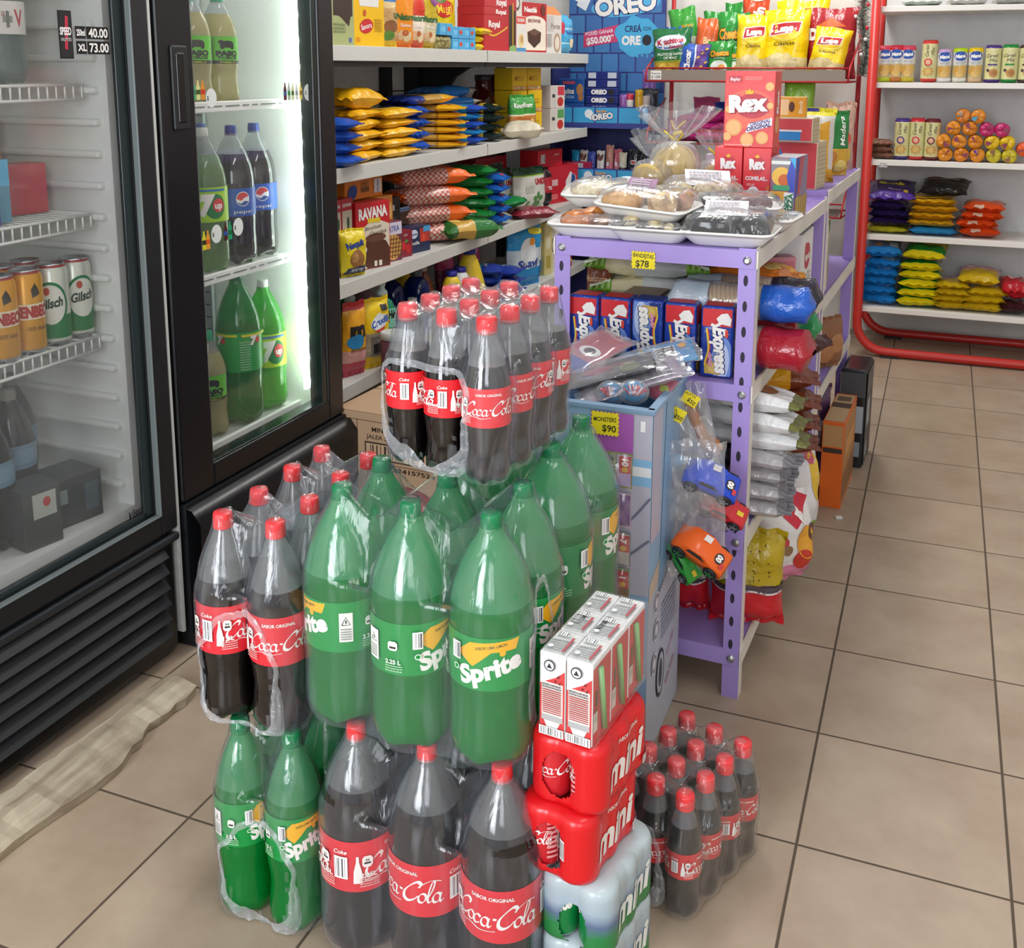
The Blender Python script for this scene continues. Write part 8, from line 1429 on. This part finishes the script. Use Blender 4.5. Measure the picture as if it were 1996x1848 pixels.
stack('candy_bag', 'sky blue bag of the lowest left stack', -.075, 4, 5, .040, .165, bd('#2078c0', '#2a8cd4'), [R_(-.01, .03, .05, .07, '#a8c0d0'), E_(.0, .1, .02, .014, '#d8823a')], 221, 'sky blue bags'); flat('candy_bag', 'blue bag with printed pictures topping the sky blue stack', -.070, 4, .205, .175, .21, .060, bd('#2a8cd8', '#6a7a9a'), [E_(-.02, .05, .016, .012, '#d8823a'), R_(.03, .03, .07, .09, '#a8b0b8'), E_(.02, .1, .02, .02, '#c8c040')], 227, 'sky blue bags', .05, tilt=.15)
stack('candy_bag', 'green and yellow bag of the second lowest stack', .085, 4, 5, .040, .185, [(.13, '#e8d41c'), (.42, '#1f8a2c'), (1, '#b8a83a')], [], 231, 'green and yellow bags'); flat('candy_bag', 'green and yellow bag with brown print topping its stack', .100, 4, .205, .185, .21, .055, [(.15, '#e8d41c'), (.45, '#1f8a2c'), (1, '#a89838')], [E_(.02, .14, .04, .02, '#4a3a20')], 237, 'green and yellow bags', -.12, tilt=.2)
yb_ = [(.5, '#d0ae1c'), (1, '#d8a0a8')]
stack('candy_bag', 'yellow bag of the left yellow stack at the bottom', .225, 4, 4, .030, .15, yb_, [], 241, 'yellow bags'); stack('candy_bag', 'yellow bag of the right yellow stack at the bottom', .365, 4, 3, .034, .175, yb_, [], 245, 'yellow bags'); flat('candy_bag', 'yellow and pink bag resting on top across both yellow stacks', .330, 4, .108, .175, .20, .055, yb_, [E_(-.03, .13, .03, .016, '#e0c0c8')], 249, 'yellow bags', -.08, tilt=.15)
flat('candy_bag', 'red bag with folds at the right picture edge', .490, 4, .064, .12, .20, .08, bd('#c0202c', '#c8242e'), [E_(0, .1, .03, .03, '#e0b0b0')], 251, 'edge bags', .1); flat('candy_bag', 'dark maroon bag under the red one at the right picture edge', .490, 4, 0, .13, .20, .055, bd('#3a1a1e', '#44201f'), [], 252, 'edge bags')
flat('candy_bag', 'pale green and white packet at the near end of the top shelf', .02, 0, 0, .17, .20, .03, bd('#c8d0c8', '#3a6a4a'), [], 253, 'top shelf bags'); flat('candy_bag', 'white packet beside the green one on the top shelf', .20, 0, 0, .17, .20, .03, bd('#d8d8d4', '#e0e0dc'), [], 254, 'top shelf bags'); flat('candy_bag', 'grey-white packet at the right of the top shelf', .38, 0, 0, .17, .20, .03, bd('#c8c8c4', '#b8c0b8'), [], 255, 'top shelf bags')
# ---------------------------------------------------------------- biscuits in the blue display
def opk(lab, x, z, w, h, d, col, art, rz=0, group='blue biscuit packs', y=3.53, name='biscuit_pack', cat='biscuits'): put(name, boxm(w, d, h, col, art, rough=.22, bev=.004), lab, cat, (x, y, z), rz, group)
OA = lambda w, h: [T_('OREO', -w*.08, h*.5, h*.5, WHT, w=w*.5, bold=.08), E_(w*.30, h*.5, h*.42, h*.36, '#15161e'), R_(-w*.49, h*.9, w*.49, h*.96, '#4a5aa8')]
for k in range(6): opk('navy biscuit pack, %s of the middle column in the blue display' % (['bottom one', 'second from bottom', 'third from bottom', 'fourth from bottom', 'fifth from bottom', 'top one'][k]), -1.445, 1.0226+k*.0405, .165, .040, .06, '#232f78', OA(.165, .040) if k not in (4, 5) else [R_(-.07, .006, -.03, .034, '#c8ccd8'), R_(.03, .006, .075, .034, '#c0c8d8')], .02*(k % 3-1))
for k, (z, h) in enumerate(((1.0226, .042), (1.0652, .042), (1.1078, .120))):
    opk(['blue chip biscuit pack lying at the bottom of the left column', 'blue chip biscuit pack lying second in the left column', 'blue chip biscuit pack with cookie pictures standing on the left column'][k], -1.605, z, .135, h, .06, '#2a5ca8', [T_('Pepitos', -.02, h*.5, h*.22 if h > .1 else h*.4, WHT, w=.07, bold=.04), R_(-.045, h*.78, .02, h*.90, '#d0506a') if h > .1 else R_(-.05, h*.3, -.02, h*.7, '#a8c0e0')]+([E_(.045, h*.55, .018, .03, '#b07a4a'), E_(.05, h*.25, .014, .02, '#a86e40'), T_('Pepitos', -.02, h*.28, h*.16, '#a8c8f0', w=.07)] if h > .1 else []), .03)
for k, (x, c, h, lab) in enumerate(((-1.335, '#8a5aa0', .13, 'violet snack sleeve in the right part of the display'), (-1.305, '#c02a44', .135, 'red sleeve with white label in the right part of the display'), (-1.255, '#d8a828', .155, 'golden sleeve in the right part of the display'), (-1.222, '#c8b8b0', .125, 'white and red sleeve at the right end of the display'))):
    put('biscuit_sleeve', tube_pack(.040, h, [(.5, c), (.75, '#e0dcd8' if k == 1 else c), (1, c)], [R_(-.010, .02, .010, .05, '#e4e0da')], 260+k), lab, 'biscuits', (x, 3.51+.012*(k % 2), 1.0226), 0, 'display sleeves')
put('snack_pouch', pillow(.075, .25, .04, [(.5, '#3a3048'), (1, '#7a5aa4')], [], 265), 'tall violet pouch standing at the right back of the display', 'pouch', (-1.235, 3.62, 1.0226), 0, None, (-.05, 0, 0)); put('snack_pouch', pillow(.10, .16, .05, [(1, '#2a2c34')], [E_(0, .1, .03, .03, '#5a6270')], 266), 'black pouch at the right of the display, in front of the violet one', 'pouch', (-1.225, 3.575, 1.0226), 0, None, (-.1, 0, .2))
zb = .7156
for k, (x, c, h, bnd, lab) in enumerate(((-1.585, '#1f8ab8', .155, '#2a3a6a', 'cyan foil wafer bar with a chocolate picture in the lower display tray'), (-1.545, '#cfc8c4', .155, '#d8d4d0', 'white wafer bar with a heart-like chocolate picture in the lower display tray'), (-1.500, '#3a4aa0', .150, '#2a3a90', 'dark blue wafer bar in the lower display tray'), (-1.455, '#d8d4d0', .155, '#e0dcd8', 'white wafer bar with a single chocolate picture in the lower display tray'), (-1.405, '#b07a6a', .185, '#c86a7a', 'pink and brown wafer bar, tallest in the lower display tray'), (-1.365, '#b85a6a', .165, '#c87a80', 'rose wafer bar beside the tallest one'), (-1.335, '#c8c0a8', .15, '#2a2a2c', 'cream and black wafer bar in the lower display tray'), (-1.285, '#22242c', .165, '#2a3040', 'black wafer pouch with red tab in the lower display tray'), (-1.235, '#1c1e24', .17, '#22242a', 'black wafer pouch at the right end of the lower display tray'))):
    w = .042 if k < 7 else .06; ar = [E_(-.006, h*.78, .010, .018, '#6a3a28', rot=.3), E_(.008, h*.78, .008, .018, '#5a3022', rot=-.3)] if k in (1, 3) else ([R_(-.01, h*.55, .02, h*.68, '#d8d4d4'), R_(-.006, h*.58, .016, h*.65, '#c02a3a')] if k == 7 else [R_(-.012, .08, .0, .1, '#d8d8e0')])
    put('wafer_bar', pillow(w, h, .022, [(.5, bnd), (1, c)], ar, 270+k, rough=.2), lab, 'biscuits', (x, 3.52+.012*(k % 2), zb), 0, 'wafer bars in the lower tray', (-.06, 0, 0))
put('biscuit_pack', boxm(.17, .05, .100, '#a8264a', [R_(-.04, .07, .05, .095, '#c8c0c8'), R_(-.08, .0, .08, .06, '#982044')], rough=.25), 'crimson biscuit carton in front at the left of the lower display tray', 'biscuits', (-1.575, 3.490, zb), 0)
put('snack_box', boxm(.07, .10, .15, '#8f8a84', [R_(-.03, .10, .03, .14, '#a8a49c'), E_(0, .06, .025, .03, '#e0a83a'), E_(.005, .045, .018, .014, '#c8702a'), P_([(-.035, .02), (-.035, .13), (-.025, .1), (-.028, .04)], '#2a48c0')], [R_(-.045, .01, .045, .14, '#8a7a90')], [R_(-.03, -.045, .03, .045, '#9a948c')]), 'small snack box with orange picture at the back left of the trays', 'box', (-.500, 1.14, GT+.0006), GR)
put('snack_box', boxm(.09, .03, .12, '#dcd4d8', [R_(-.035, .02, .035, .1, '#c8a8b0'), E_(0, .06, .02, .02, '#8a6a5a')]), 'pale box with printed picture behind the yellow-ribboned biscuit bag', 'box', (-.385, 1.17, GT+.0006), GR)
